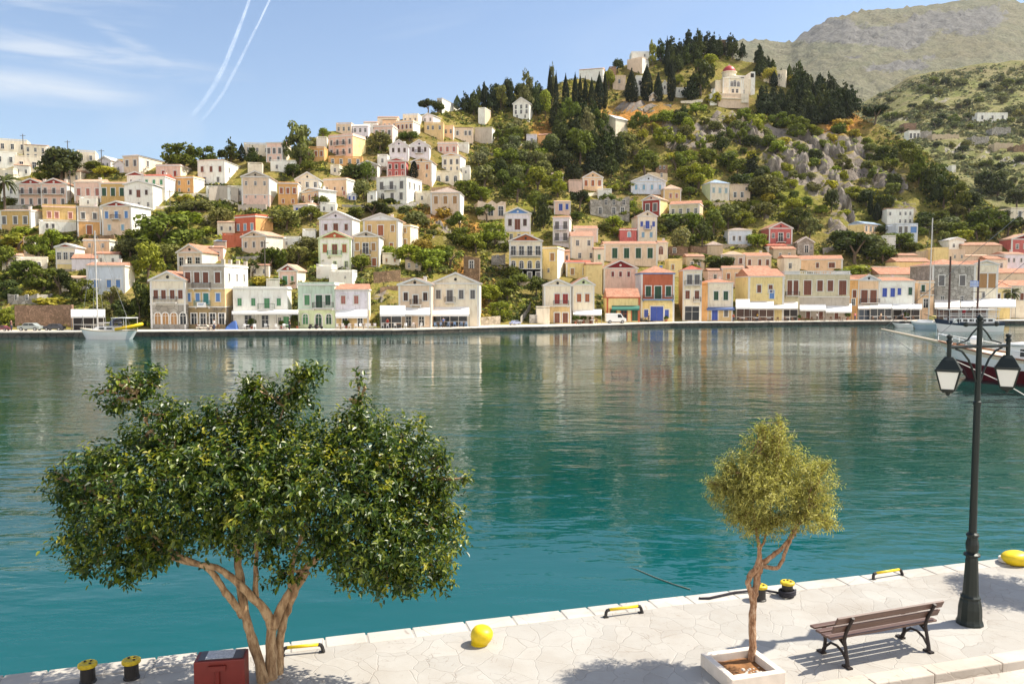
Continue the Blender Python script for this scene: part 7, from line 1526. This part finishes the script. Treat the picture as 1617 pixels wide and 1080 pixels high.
big_tree('laurel_fig', 'large spreading tree with glossy dark green leaves and several tan stems on the near quay', FB, YT, [
    [(426,1112,0,.115),(413,1060,0,.08),(398,1010,.05,.068),(386,966,.1,.066),(380,923,.1,.066),(375,880,.1,.055),(370,820,.1,.045),(362,740,.15,.03),(352,670,.2,.015)],
    [(383,972,.1,.06),(368,950,0,.052),(353,930,-.1,.048),(337,906,-.2,.044),(318,892,-.25,.038),(270,880,-.3,.028),(215,840,-.3,.018)],
    [(428,1112,.05,.12),(429,1060,.1,.085),(427,1005,.1,.074),(429,984,.1,.074),(412,957,0,.062),(392,936,-.1,.056),(365,911,-.2,.05),(341,896,-.3,.044),(308,888,-.35,.036),(262,862,-.4,.024),(190,800,-.3,.014)],
    [(430,990,.1,.075),(446,957,.15,.064),(462,926,.2,.058),(482,898,.2,.052),(505,877,.2,.045),(540,850,.25,.036),(590,815,.3,.026),(640,770,.3,.014)],
    [(436,1112,.2,.10),(440,1050,.25,.07),(443,1000,.25,.06),(453,964,.25,.058),(468,930,.2,.05),(486,902,.15,.042)],
    [(404,948,0,.042),(404,905,.05,.036),(405,866,.1,.03),(410,800,.2,.024),(425,720,.2,.016),(450,640,.2,.01)],
    [(459,928,.2,.04),(461,892,.2,.034),(472,856,.3,.028),(500,790,.35,.022),(540,710,.4,.014),(565,640,.4,.008)],
    [(372,850,.1,.03),(350,800,0,.024),(300,740,-.1,.018),(240,680,0,.012),(215,620,0,.008)],
], [(214,622,36,32,.1),(188,600,22,18,.1),(240,602,26,22,.0),(262,655,36,38,.0),(290,690,34,34,.1),(175,640,20,14,.2),(160,735,46,34,-.3),(118,790,30,40,-.2),(140,765,60,50,.3),(165,840,66,50,-.4),(125,860,30,28,0),(235,705,62,50,.2),(225,780,78,64,-.5),(240,860,60,38,-.3),(322,705,46,52,.3),(338,658,24,30,.2),(305,770,78,66,-.6),(345,830,62,44,-.5),
    (392,665,44,44,.3),(415,628,32,32,.2),(466,618,36,28,.2),(488,588,26,16,.1),(395,610,18,18,.1),(440,690,76,62,.4),(380,740,88,66,-.4),(460,760,86,66,-.5),(430,850,60,36,.5),(445,905,26,22,-.1),(420,800,70,50,-.7),(526,702,50,52,.3),(566,632,18,38,.2),(568,600,9,14,.2),(568,680,44,50,.2),(600,720,62,58,-.2),(640,700,50,44,.3),(560,780,86,66,-.5),(640,780,66,60,.2),
    (690,770,40,44,0),(700,830,36,44,.1),(665,850,66,54,-.4),(600,850,80,54,-.5),(620,905,62,30,-.3),(570,900,50,28,.2),(690,905,30,26,-.1),(520,860,56,40,-.4),(140,895,26,20,-.2),(205,895,50,20,-.3),(690,720,22,26,.1),(280,720,40,40,.5),(700,735,12,16,.1),(90,752,14,12,0),(735,755,8,8,0),(155,622,14,9,.1)],
    5400, 8, .088, .048, .23, M_ficus, M_bark1, 3, 190, 1.0, .42, .1, leaf_mat('new_and_sunlit_leaves', (.12, .14, .014, 1), (.24, .25, .022, 1), (.42, .36, .04, 1), .36, .42, .4))
YO = at_height(1187, 1043, QZ + .08).y; OB = at_height(1187, 1046, QZ + .04)
big_tree('young_olive_tree', 'small olive tree with a yellow green crown growing from the white planter', OB, YO, [
    [(1187,1050,0,.062),(1188,1010,0,.054),(1189,970,0,.052),(1190,945,0,.058),(1184,930,-.03,.042),(1181,918,-.04,.038),(1188,905,-.02,.044),(1197,893,0,.05),(1200,872,0,.032),(1196,850,0,.024),(1192,820,0,.018),(1188,780,0,.012)],
    [(1190,948,0,.05),(1194,925,.04,.05),(1197,905,.04,.05),(1204,890,.02,.046),(1216,880,0,.034),(1232,868,0,.03),(1242,856,0,.026),(1254,836,.05,.02),(1262,800,.08,.012)],
    [(1204,893,.0,.036),(1216,896,-.05,.03),(1229,895,-.06,.028),(1238,878,-.04,.027),(1247,855,0,.024),(1256,840,0,.02),(1275,805,-.05,.012)],
    [(1200,868,0,.022),(1207,852,.05,.018),(1214,830,.08,.014),(1220,780,.1,.01)],
], [(1222,690,28,26,0),(1212,712,46,36,.1),(1180,745,44,34,-.1),(1240,735,44,38,.1),(1144,772,32,32,0),(1170,785,46,36,.1),(1205,770,52,42,-.2),(1248,775,44,38,.15),(1285,760,34,36,-.05),(1292,795,32,34,.1),(1268,815,40,24,-.1),(1196,828,44,24,.05),(1170,815,28,22,-.1),(1225,822,38,22,.1),(1232,668,10,14,0),(1205,680,14,14,0),(1150,740,18,14,0),(1300,735,16,14,0),(1305,825,18,14,0),(1125,765,14,12,0)],
    2800, 9, .062, .0165, .16, M_olive, M_bark2, 8, 260, .42, .30, .0)
r3 = copy_tree([o for o in bpy.data.objects if o.name == 'young_olive_tree'][0])      # stands just outside the frame; its shade falls on the paving at the right edge
r3.location = on_quay(quay_uv(at_height(1600, 968, QZ))[0] + 2.95, quay_uv(at_height(1600, 968, QZ))[1] + .15); tag(r3, 'olive tree outside the right edge shading the paving beside the lamp', 'tree'); r3.rotation_euler = (0, 0, 2.1); r3.scale = (1.25, 1.25, 1.0)

# ================================================================ planter
M_plant = plain('whitewashed_planter', rgb(226, 214, 200), .9, var=.22, scale=6); M_soil = plain('planter_soil', rgb(150, 104, 62), 1, var=.55, scale=9)
pc_ = at_height(1172, 1045, QZ + .2); r = empty('planter', Vector((pc_.x, pc_.y, QZ)), QROT); tag(r, 'low square white concrete planter holding the small olive tree', 'planter')
w_, th_, hh_ = .44, .105, .2
m = MB(); m.box(-w_, w_, -w_, -w_ + th_, 0, hh_); m.box(-w_, w_, w_ - th_, w_, 0, hh_); m.box(-w_, -w_ + th_, -w_ + th_, w_ - th_, 0, hh_); m.box(w_ - th_, w_, -w_ + th_, w_ - th_, 0, hh_); o = m.build('rim', M_plant, r); add_bevel(o, .012)
m = MB(); n = 14; q = w_ - th_ + .01; P = []
for i in range(n + 1):
    for j in range(n + 1): x, y = -q + 2*q*i/n, -q + 2*q*j/n; P.append((x, y, .085 + .03 * mnoise.noise(Vector((x*6, y*6, 1))) - .03 * (x*x + y*y)))
m.grid(P, [(i*(n+1)+j, (i+1)*(n+1)+j, (i+1)*(n+1)+j+1, i*(n+1)+j+1) for i in range(n) for j in range(n)]); m.build('soil', M_soil, r)
random.seed(9); m = MB()
for i in range(46):
    x, y = random.uniform(-.05, .28), random.uniform(-.30, .0); s_ = random.uniform(.012, .035); m.lathe([(s_ * .6, 0), (s_, s_ * .4), (s_ * .7, s_ * .9), (.002, s_ * 1.1)], 6, (x, y, .075))
o = m.build('pebbles', plain('white_pebbles', rgb(206, 196, 184), .9, var=.3, scale=20), r); tag(o, kind='stuff')
m = MB(); m.box(-.26, -.04, -.30, -.17, .08, .13); o = m.build('loose_block', M_plant, r); add_bevel(o, .02)

# ================================================================ bench
PLb, PRb = at_height(1336, 1053, QZ), at_height(1464, 1028, QZ); dv = PRb - PLb; ang = math.atan2(dv.y, dv.x); half = dv.length / 2
r = empty('park_bench', (PLb + PRb) / 2, ang); tag(r, 'brown slatted bench with dark cast iron legs facing the water', 'bench')
M_iron = plain('dark_cast_iron', rgb(46, 38, 36), .55, .3, var=.2); t = NT('painted_bench_wood'); P = t.objc(); mp = t.n('ShaderNodeMapping'); mp.inputs['Scale'].default_value = (2, 30, 30); t.l(P, mp.inputs['Vector'])
t.color(t.ramp(t.noise(1.0, 5, .6, mp.outputs['Vector']), [(.3, rgb(78, 58, 50)), (.7, rgb(108, 82, 72))])); t.b.inputs['Roughness'].default_value = .5; M_bwood = t.m
bl = half + .24
for sx_ in (-half, half):
    m = MB(); hw = .03
    def iron(pts, rd): m.tube([(sx_, y, z) for y, z in pts], rd, 8)
    iron([(-.03,.0),(-.02,.12),(.02,.28),(.05,.40),(.02,.52),(-.05,.66),(-.12,.80)], [.036,.028,.026,.028,.026,.024,.026])
    iron([(.53,.0),(.50,.03),(.46,.12),(.45,.24),(.48,.36),(.50,.42)], [.04,.036,.03,.026,.026,.026])
    iron([(.05,.40),(.25,.385),(.50,.42)], .024); iron([(-.01,.1),(.08,.2),(.2,.25),(.33,.24),(.43,.15),(.47,.10)], .02); iron([(.03,.3),(.10,.345),(.18,.39)], .018)
    m.box(sx_ - .04, sx_ + .04, -.10, .05, 0, .03); m.box(sx_ - .04, sx_ + .04, .46, .60, 0, .03); m.build('leg', M_iron, r, False)
for i, y in enumerate((.10, .225, .35, .475)):
    m = MB(); z = .425 + (.02 if i == 3 else 0) - .01 * (i == 1); m.box(-bl, bl, y - .052, y + .052, z, z + .035); o = m.build('seat_slat', M_bwood, r); add_bevel(o, .008)
for z, y in ((.58, -.005), (.735, -.075)):
    Mx = Matrix.Translation((0, y, z)) @ Matrix.Rotation(.43, 4, 'X'); m = MB(); m.box(-bl, bl, .02, .055, -.062, .062, 0, Mx); o = m.build('back_slat', M_bwood, r); add_bevel(o, .008)

# ================================================================ street lamp
lb_ = at_height(1531, 984, QZ); s = lb_.y / FPX; r = empty('street_lamp', lb_, QROT + .03); tag(r, 'dark green cast iron street lamp with two white glass lanterns by the bench', 'street lamp')
M_lamp = plain('dark_green_iron', rgb(30, 38, 34), .45, .25, var=.25, scale=6); M_lglass = plain('frosted_lantern_glass', rgb(230, 228, 220), .3)
def zl(py): return at_depth(1531, py, lb_.y).z - QZ
m = MB(); prof = [(.215, 0), (.215, .03), (.20, .06), (.19, .10), (.185, .28), (.165, .40), (.15, .44), (.158, .455), (.158, .475), (.135, .50), (.125, .53), (.112, .80), (.098, 1.10), (.09, 1.16), (.13, 1.18), (.13, 1.21), (.085, 1.24), (.10, 1.30), (.105, 1.38), (.085, 1.46), (.082, 1.50), (.10, 1.52), (.10, 1.55), (.066, 1.58)]
m.lathe(prof, 12); o = m.build('pedestal', M_lamp, r)
ztop = zl(510); zbar = zl(547); m = MB(); m.lathe([(.062, 1.57), (.056, 2.4), (.054, zl(640)), (.066, zl(640) + .01), (.066, zl(634)), (.046, zl(633)), (.042, ztop), (.062, ztop + .005), (.062, ztop + .03), (.036, ztop + .04), (.05, ztop + .07), (.052, ztop + .09), (.034, ztop + .12), (.01, ztop + .14)], 14); m.build('pole', M_lamp, r, False)
hx = 58 * s / math.cos(QROT) * 1.0
m = MB(); m.bar((-hx, 0, zbar), (hx, 0, zbar), .026, 8); m.build('crossbar', M_lamp, r)
m = MB(); m.bar((-.30, 0, ztop - .02), (.36, 0, ztop - .02), .018, 8)
for x in (-.30, .36): m.lathe([(.0, -.045), (.035, -.03), (.045, 0), (.035, .03), (.0, .045)], 10, (x, 0, ztop - .02))
m.build('upper_bar', M_lamp, r)
for sg in (-1, 1):
    m = MB(); m.tube([(sg * .05, 0, ztop - .08), (sg * .16, 0, ztop - .17), (sg * .26, 0, ztop - .29), (sg * .40, 0, zbar + .07), (sg * .48, 0, zbar + .045)], .014, 7); m.build('scroll', M_lamp, r)
    m = MB(); m.tube([(sg * .05, 0, zbar - .58), (sg * .12, 0, zbar - .40), (sg * .22, 0, zbar - .22), (sg * .36, 0, zbar - .08), (sg * .50, 0, zbar - .03)], .018, 7); m.build('bracket', M_lamp, r)
    x = sg * hx; lt = MB(); zt_ = zbar - .21
    lt.bar((x, 0, zbar + .10), (x, 0, zt_ + .02), .034, 8); lt.lathe([(.02, 0), (.046, .03), (.05, .05), (.04, .07), (.03, .09), (.046, .11), (.046, .14), (.0, .165)], 10, (x, 0, zbar + .05)); lo_ = lt.build('lantern', M_lamp, r)
    def ringz(w, z): return [(x + w * math.cos(a), w * math.sin(a), z) for a in (math.pi/4 + .7 + math.pi/2 * i for i in range(4))]
    cap = MB(); A = ringz(.085, zt_ + .05); B_ = ringz(.14, zt_); C_ = ringz(.255, zt_ - .15); D_ = ringz(.275, zt_ - .154); E_ = ringz(.275, zt_ - .18)
    for a_, b2 in ((A, B_), (B_, C_), (C_, D_), (D_, E_)): cap.grid(a_ + b2, [(i, (i+1) % 4, (i+1) % 4 + 4, i + 4) for i in range(4)])
    cap.grid(A, [(0,1,2,3)]); cap.grid(E_, [(3,2,1,0)]); cap.build('lantern_roof', M_lamp, lo_)
    g0 = ringz(.242, zt_ - .181); g1 = ringz(.14, zt_ - .49)
    for i in range(4):
        gm = MB(); a0, a1, b0, b1 = Vector(g0[i]), Vector(g0[(i+1) % 4]), Vector(g1[i]), Vector(g1[(i+1) % 4]); q = [a0, a1, b1, b0]; cc = sum(q, Vector()) / 4; nn = (a1 - a0).cross(b0 - a0).normalized() * .006
        gm.grid([p.lerp(cc, .05) for p in q] + [p.lerp(cc, .05) + nn for p in q], [(0,1,2,3), (7,6,5,4), (0,4,5,1), (1,5,6,2), (2,6,7,3), (3,7,4,0)]); gm.build('glass_pane', M_lglass, lo_)
    fm = MB()
    for i in range(4): fm.bar(g0[i], g1[i], .013, 6); fm.bar(g1[i], g1[(i+1) % 4], .014, 6)
    g2 = ringz(.145, zt_ - .494); g3 = ringz(.10, zt_ - .54); fm.grid(g2 + g3, [(i, (i+1) % 4, (i+1) % 4 + 4, i + 4) for i in range(4)] + [(4,5,6,7)]); fm.lathe([(.045, zt_ - .54), (.028, zt_ - .58), (.0, zt_ - .60)], 8, (x, 0, 0)); fm.build('lantern_frame', M_lamp, lo_)

# ================================================================ bollards, ladder rails, box, ropes
M_yel = plain('yellow_paint', rgb(232, 200, 14), .45, var=.28, scale=9); M_yelw = plain('worn_yellow_paint', rgb(226, 194, 30), .5, var=.5, scale=14); M_blk = plain('black_bollard_paint', rgb(38, 34, 32), .5, var=.3, scale=9)
GB = 'mooring bollards on the near quay'
def post_bollard(px, py, lab, k=1.0):
    r = empty('bollard', at_height(px, py, QZ)); tag(r, lab, 'bollard', GB)
    m = MB(); m.lathe([(.115*k, 0), (.115*k, .02), (.102*k, .03), (.098*k, .22*k)], 20); m.build('post', M_blk, r, False)
    m = MB(); m.lathe([(.10*k, .221*k), (.128*k, .232*k), (.132*k, .25*k), (.128*k, .275*k), (.11*k, .287*k), (.06*k, .284*k), (.03*k, .278*k), (.0, .278*k)], 20); m.build('cap', M_yelw, r, False)
    for a in (-.5, 1.2, 2.6):
        m = MB(); m.lathe([(.0, 0), (.018, 0), (.018, .012), (.0, .014)], 8, (.06*k*math.cos(a), .06*k*math.sin(a), .284*k)); m.build('bolt', M_blk, r)
post_bollard(139, 1076, 'black bollard with a yellow cap nearest the bottom left corner')
post_bollard(208, 1070, 'black bollard with a yellow cap just left of the red box')
post_bollard(1200, 947, 'yellow topped bollard half hidden by the olive trunk', 1.0)
def horn_bollard(px, py, lab, k=1.0, rz=0.0, base=True):
    r = empty('bollard', at_height(px, py, QZ), rz); tag(r, lab, 'bollard', GB)
    m = MB(); Mx = Matrix.Translation((0, 0, .05)) @ Matrix.Rotation(-.32, 4, 'Y')
    m.lathe([(.12*k, -.06), (.15*k, .0), (.178*k, .06*k), (.192*k, .12*k), (.192*k, .19*k), (.175*k, .255*k), (.135*k, .30*k), (.07*k, .325*k), (.0, .33*k)], 24, M=Mx); o = m.build('head', M_yel, r, True); o.scale = (1, 1, .86)
    m = MB(); m.lathe([(.15*k, 0), (.15*k, .025), (.11*k, .045)], 20); m.build('flange', M_yel if not base else M_blk, r, False)
    return r
horn_bollard(757, 1016, 'bulbous yellow bollard alone at the quay edge in the middle', .92, 2.7, False)
r_ = horn_bollard(1608, 891, 'big yellow bollard with a dark foot at the right frame edge', 1.15, 0.1); r_.scale = (1.25, 1, .78)
post_bollard(1243, 941, 'yellow topped bollard wound with dark rope', 1.0)
def coil(c, rad, turns, th, mat, lab, lay=.03):
    m = MB(); pts = []
    for i in range(turns * 14 + 1):
        a = 2 * math.pi * i / 14; rr = rad * (1 + .12 * math.sin(i * .9)); pts.append(c + Vector((rr * math.cos(a), rr * math.sin(a), .03 + lay * i / 14)))
    m.tube(pts, th, 6); o = m.build('rope_coil', mat, None, True); tag(o, lab, 'rope'); return o
M_rope = plain('dark_mooring_rope', rgb(50, 48, 56), .9, var=.4, scale=30); M_ropep = plain('pale_rope', rgb(210, 200, 186), .8)
coil(at_height(1243, 941, QZ), .15, 3, .02, M_rope, 'dark rope wound round the foot of a yellow topped bollard')
coil(at_height(1590, 888, QZ), .16, 3, .02, M_ropep, 'pale rope coiled beside the big yellow bollard')
m = MB(); m.tube([at_height(1236, 937, QZ + .05), at_height(1205, 931, QZ + .05), at_height(1160, 935, QZ + .04), at_height(1120, 944, QZ + .035), at_height(1106, 944.5, QZ + .03), at_height(1102, 943, QZ - .06), at_height(1102, 943, QZ - .06) - Vector((0, 0, .5)), at_height(1102, 943, QZ - .06) - Vector((0, 0, 1.0))], .022, 7); o = m.build('mooring_rope', M_rope, None, True); tag(o, 'dark mooring rope leading from the bollards over the edge into the water', 'rope')
m = MB(); m.tube([at_height(1090, 930, .012), at_height(1064, 922, .015), at_height(1034, 911, .012), at_height(1006, 899, .01), at_height(985, 893, -.02)], .012, 6); o = m.build('mooring_rope', plain('wet_grey_rope', rgb(120, 124, 112), .8), None, True); tag(o, 'pale rope floating on the water near the dark mooring rope', 'rope')
def ladder_rail(xl, yl, xr, yr, lab):
    A, B = at_height(xl, yl, QZ), at_height(xr, yr, QZ); d = B - A; L = d.length; r = empty('ladder_rail', A, math.atan2(d.y, d.x)); tag(r, lab, 'handrail', 'yellow ladder rails on the quay edge')
    m = MB(); m.tube([(.06, 0, .125), (L - .06, 0, .125)], .026, 10); m.build('rail', M_yel, r, True)
    for x, sg in ((0, 1), (L, -1)):
        m = MB(); m.tube([(x - sg * .02, -.02, 0), (x, 0, .08), (x + sg * .02, 0, .115), (x + sg * .061, 0, .125)], .029, 8); m.box(x - .05, x + .03, -.05, .03, .0, .016); m.build('foot', M_blk, r)
ladder_rail(447, 1035, 509, 1029, 'yellow rail partly behind the fig trunk')
ladder_rail(957, 974, 1012, 967, 'yellow rail between the bulbous bollard and the olive tree')
ladder_rail(1379, 915, 1423, 908, 'yellow rail at the edge between bench and lamp')
# red box
Yx = 10.75; zt = at_depth(350, 1043, Yx - .17).z - QZ; c = at_depth(350, 1043, Yx); r = empty('service_box', Vector((c.x, Yx, QZ)), .16); tag(r, 'dark red metal service box with a grey printed plate on top beside the fig trunk', 'box')
M_redb = plain('dark_red_paint', rgb(118, 34, 26), .45, var=.25, scale=5); wx = 39 * Yx / FPX
m = MB(); m.box(-wx, wx, -.17, .17, 0, zt); o = m.build('body', M_redb, r); add_bevel(o, .012)
t = NT('printed_plate'); P = t.objc(); w1 = t.n('ShaderNodeTexBrick', Scale=22.0); t.l(P, w1.inputs['Vector']); w1.inputs['Color1'].default_value = rgb(150, 152, 158); w1.inputs['Color2'].default_value = rgb(206, 206, 208); w1.inputs['Mortar'].default_value = rgb(196, 198, 202); t.color(w1.outputs['Color']); t.b.inputs['Roughness'].default_value = .35
m = MB(); m.box(-wx + .05, wx - .03, -.13, .15, zt + .001, zt + .008); m.build('plate', plain('dark_plate', rgb(74, 70, 76), .4, var=.3, scale=9), r)
m = MB(); m.box(-wx + .14, wx - .16, -.12, .14, zt + .009, zt + .013); m.build('label_sheet', t.m, r)
m = MB(); m.box(-.14, .09, -.21, -.171, zt - .13, zt - .06); m.bar((-.02, -.19, zt - .6), (-.02, -.19, zt - .131), .028, 8); m.build('handle', M_redb, r)
# ================================================================ contrails: thin tubes of ice cloud high above the hill
t = NT('contrail_cloud'); lw = t.n('ShaderNodeLayerWeight', Blend=.5); P = t.objc()
soft = t.math('MULTIPLY', t.math('POWER', t.math('SUBTRACT', 1.0, lw.outputs['Facing']), 1.8), .36); nz = t.ramp(t.noise(.006, 5, .65, P, .5), [(.3, (.25,) * 3), (.62, (1, 1, 1))]); bw = t.n('ShaderNodeRGBToBW'); t.l(nz, bw.inputs[0])
at_ = t.n('ShaderNodeVertexColor'); at_.layer_name = 'fade'; sp = t.n('ShaderNodeSeparateColor'); t.l(at_.outputs['Color'], sp.inputs[0])
al = t.math('MULTIPLY', t.math('MULTIPLY', soft, bw.outputs[0]), sp.outputs[0])
tp = t.n('ShaderNodeBsdfTransparent'); df = t.n('ShaderNodeBsdfDiffuse', Color=(.9, .92, .95, 1)); tl = t.n('ShaderNodeBsdfTranslucent', Color=(.9, .92, .95, 1)); ad = t.N.new('ShaderNodeAddShader'); t.l(df.outputs[0], ad.inputs[0]); t.l(tl.outputs[0], ad.inputs[1])
mxs = t.N.new('ShaderNodeMixShader'); t.l(al, mxs.inputs[0]); t.l(tp.outputs[0], mxs.inputs[1]); t.l(ad.outputs[0], mxs.inputs[2]); t.l(mxs.outputs[0], t.out.inputs['Surface'])
def contrail(pts, lab):
    m = MB(); cs = []; P_ = []; rad = []
    for px, py, w, f in pts:
        d = Vector(ray(px, py)); k = 7000 / d.y; p = Vector((d.x * k, 7000, HC + d.z * k)); P_.append(p); rad.append(w / FPX * 7000 * .30)
    m.tube(P_, rad, 14); me = m.mesh('contrail', t.m, True); ca = me.color_attributes.new('fade', 'FLOAT_COLOR', 'POINT')
    ca.data.foreach_set('color', [x for q in pts for _ in range(14) for x in (q[3], q[3], q[3], 1)])
    o = bpy.data.objects.new('contrail', me); C.objects.link(o); tag(o, lab, 'contrail', 'contrails'); o.visible_shadow = True
contrail([(402,-40,7,.9),(394,0,8,.8),(384,28,9,.75),(372,60,11,.68),(356,100,13,.6),(340,132,14,.5),(322,160,14,.35),(300,188,13,.0)], 'left of two white contrails, the broader and softer one')
contrail([(440,-40,6,.85),(426,0,6,.75),(410,34,6.5,.7),(394,66,8,.6),(374,106,9,.5),(352,148,10,.4),(334,172,10,.28),(314,196,10,.0)], 'right of two white contrails, the thinner and crisper one')

# ================================================================ haze over the valley
HAZE = 0.00005
if HAZE:
    m = MB(); m.box(-3200, 3200, -700, 3600, -4.5, 900); t = NT('haze_air'); t.N.remove(t.b)
    pv = t.n('ShaderNodeVolumePrincipled'); pv.inputs['Color'].default_value = (.86, .90, .96, 1); pv.inputs['Density'].default_value = HAZE; pv.inputs['Anisotropy'].default_value = .3; t.l(pv.outputs[0], t.out.inputs['Volume']); tag(m.build('haze', t.m), kind='stuff')

# ================================================================ what each tree and rock is called
LM = [(q[0], q[1]) for q in HOUSES if q[1]]
def landmark(px, py):
    best = None
    for (a, b, c, d), k in LM:
        dx = max(a - px, 0, px - c); dy = max(b - py, 0, py - d); dd = math.hypot(dx, dy * 1.2) + .15 * math.hypot((a + c) / 2 - px, (b + d) / 2 - py)
        if best is None or dd < best[0]: best = (dd, (a, b, c, d), k)
    _, (a, b, c, d), k = best; cx, cy = (a + c) / 2, (b + d) / 2
    if px < a: rel = 'left of'
    elif px > c: rel = 'right of'
    elif py < cy: rel = 'above'
    else: rel = 'below'
    if rel in ('left of', 'right of') and abs(py - cy) > 1.3 * min(abs(px - a), abs(px - c)) + (d - b): rel = ('up and ' if py < cy else 'down and ') + rel
    return rel, k
def label_all(items, base_fn, noun):
    by = {}
    for it in items:
        o, px, py = it[0], it[1], it[2]; rel, k = landmark(px, py - (it[3] * .5 if len(it) > 3 else 0)); by.setdefault(f'{base_fn(it)} {rel} the {k}', []).append(it)
    ORD = {2: ['lower', 'upper'], 3: ['lowest', 'middle', 'highest'], 4: ['lowest', 'second lowest', 'second highest', 'highest']}
    for lab, L in by.items():
        L.sort(key=lambda q: -q[2])
        for i, it in enumerate(L):
            l2 = lab if len(L) == 1 else f'{ORD[len(L)][i]} {lab}' if len(L) in ORD else lab
            w = l2.split(); it[0]['label'] = ' '.join(w[:16])
def plant_base(it):
    o, px, py, h, w, kind, col = it; sz = 'small ' if h < 19 else 'tall ' if h > 44 else 'wide ' if w > 44 else ''
    return f'{sz}{NAMES[col]} {KIND[kind][1]}'
label_all(PLANTS, plant_base, 'tree')
for it in PLANTS: nm, word, cat, grp = KIND[it[5]]; it[0]['category'] = cat; it[0]['group'] = grp
label_all([(o, px, py, 0) for o, px, py in ROCK_POS], lambda it: 'grey limestone crag', 'rock')
for o, px, py in ROCK_POS: o['category'] = 'rock'; o['group'] = 'limestone crags on the hillside'

label_all(WALL_ITEMS, lambda it: 'rubble terrace wall', 'wall')
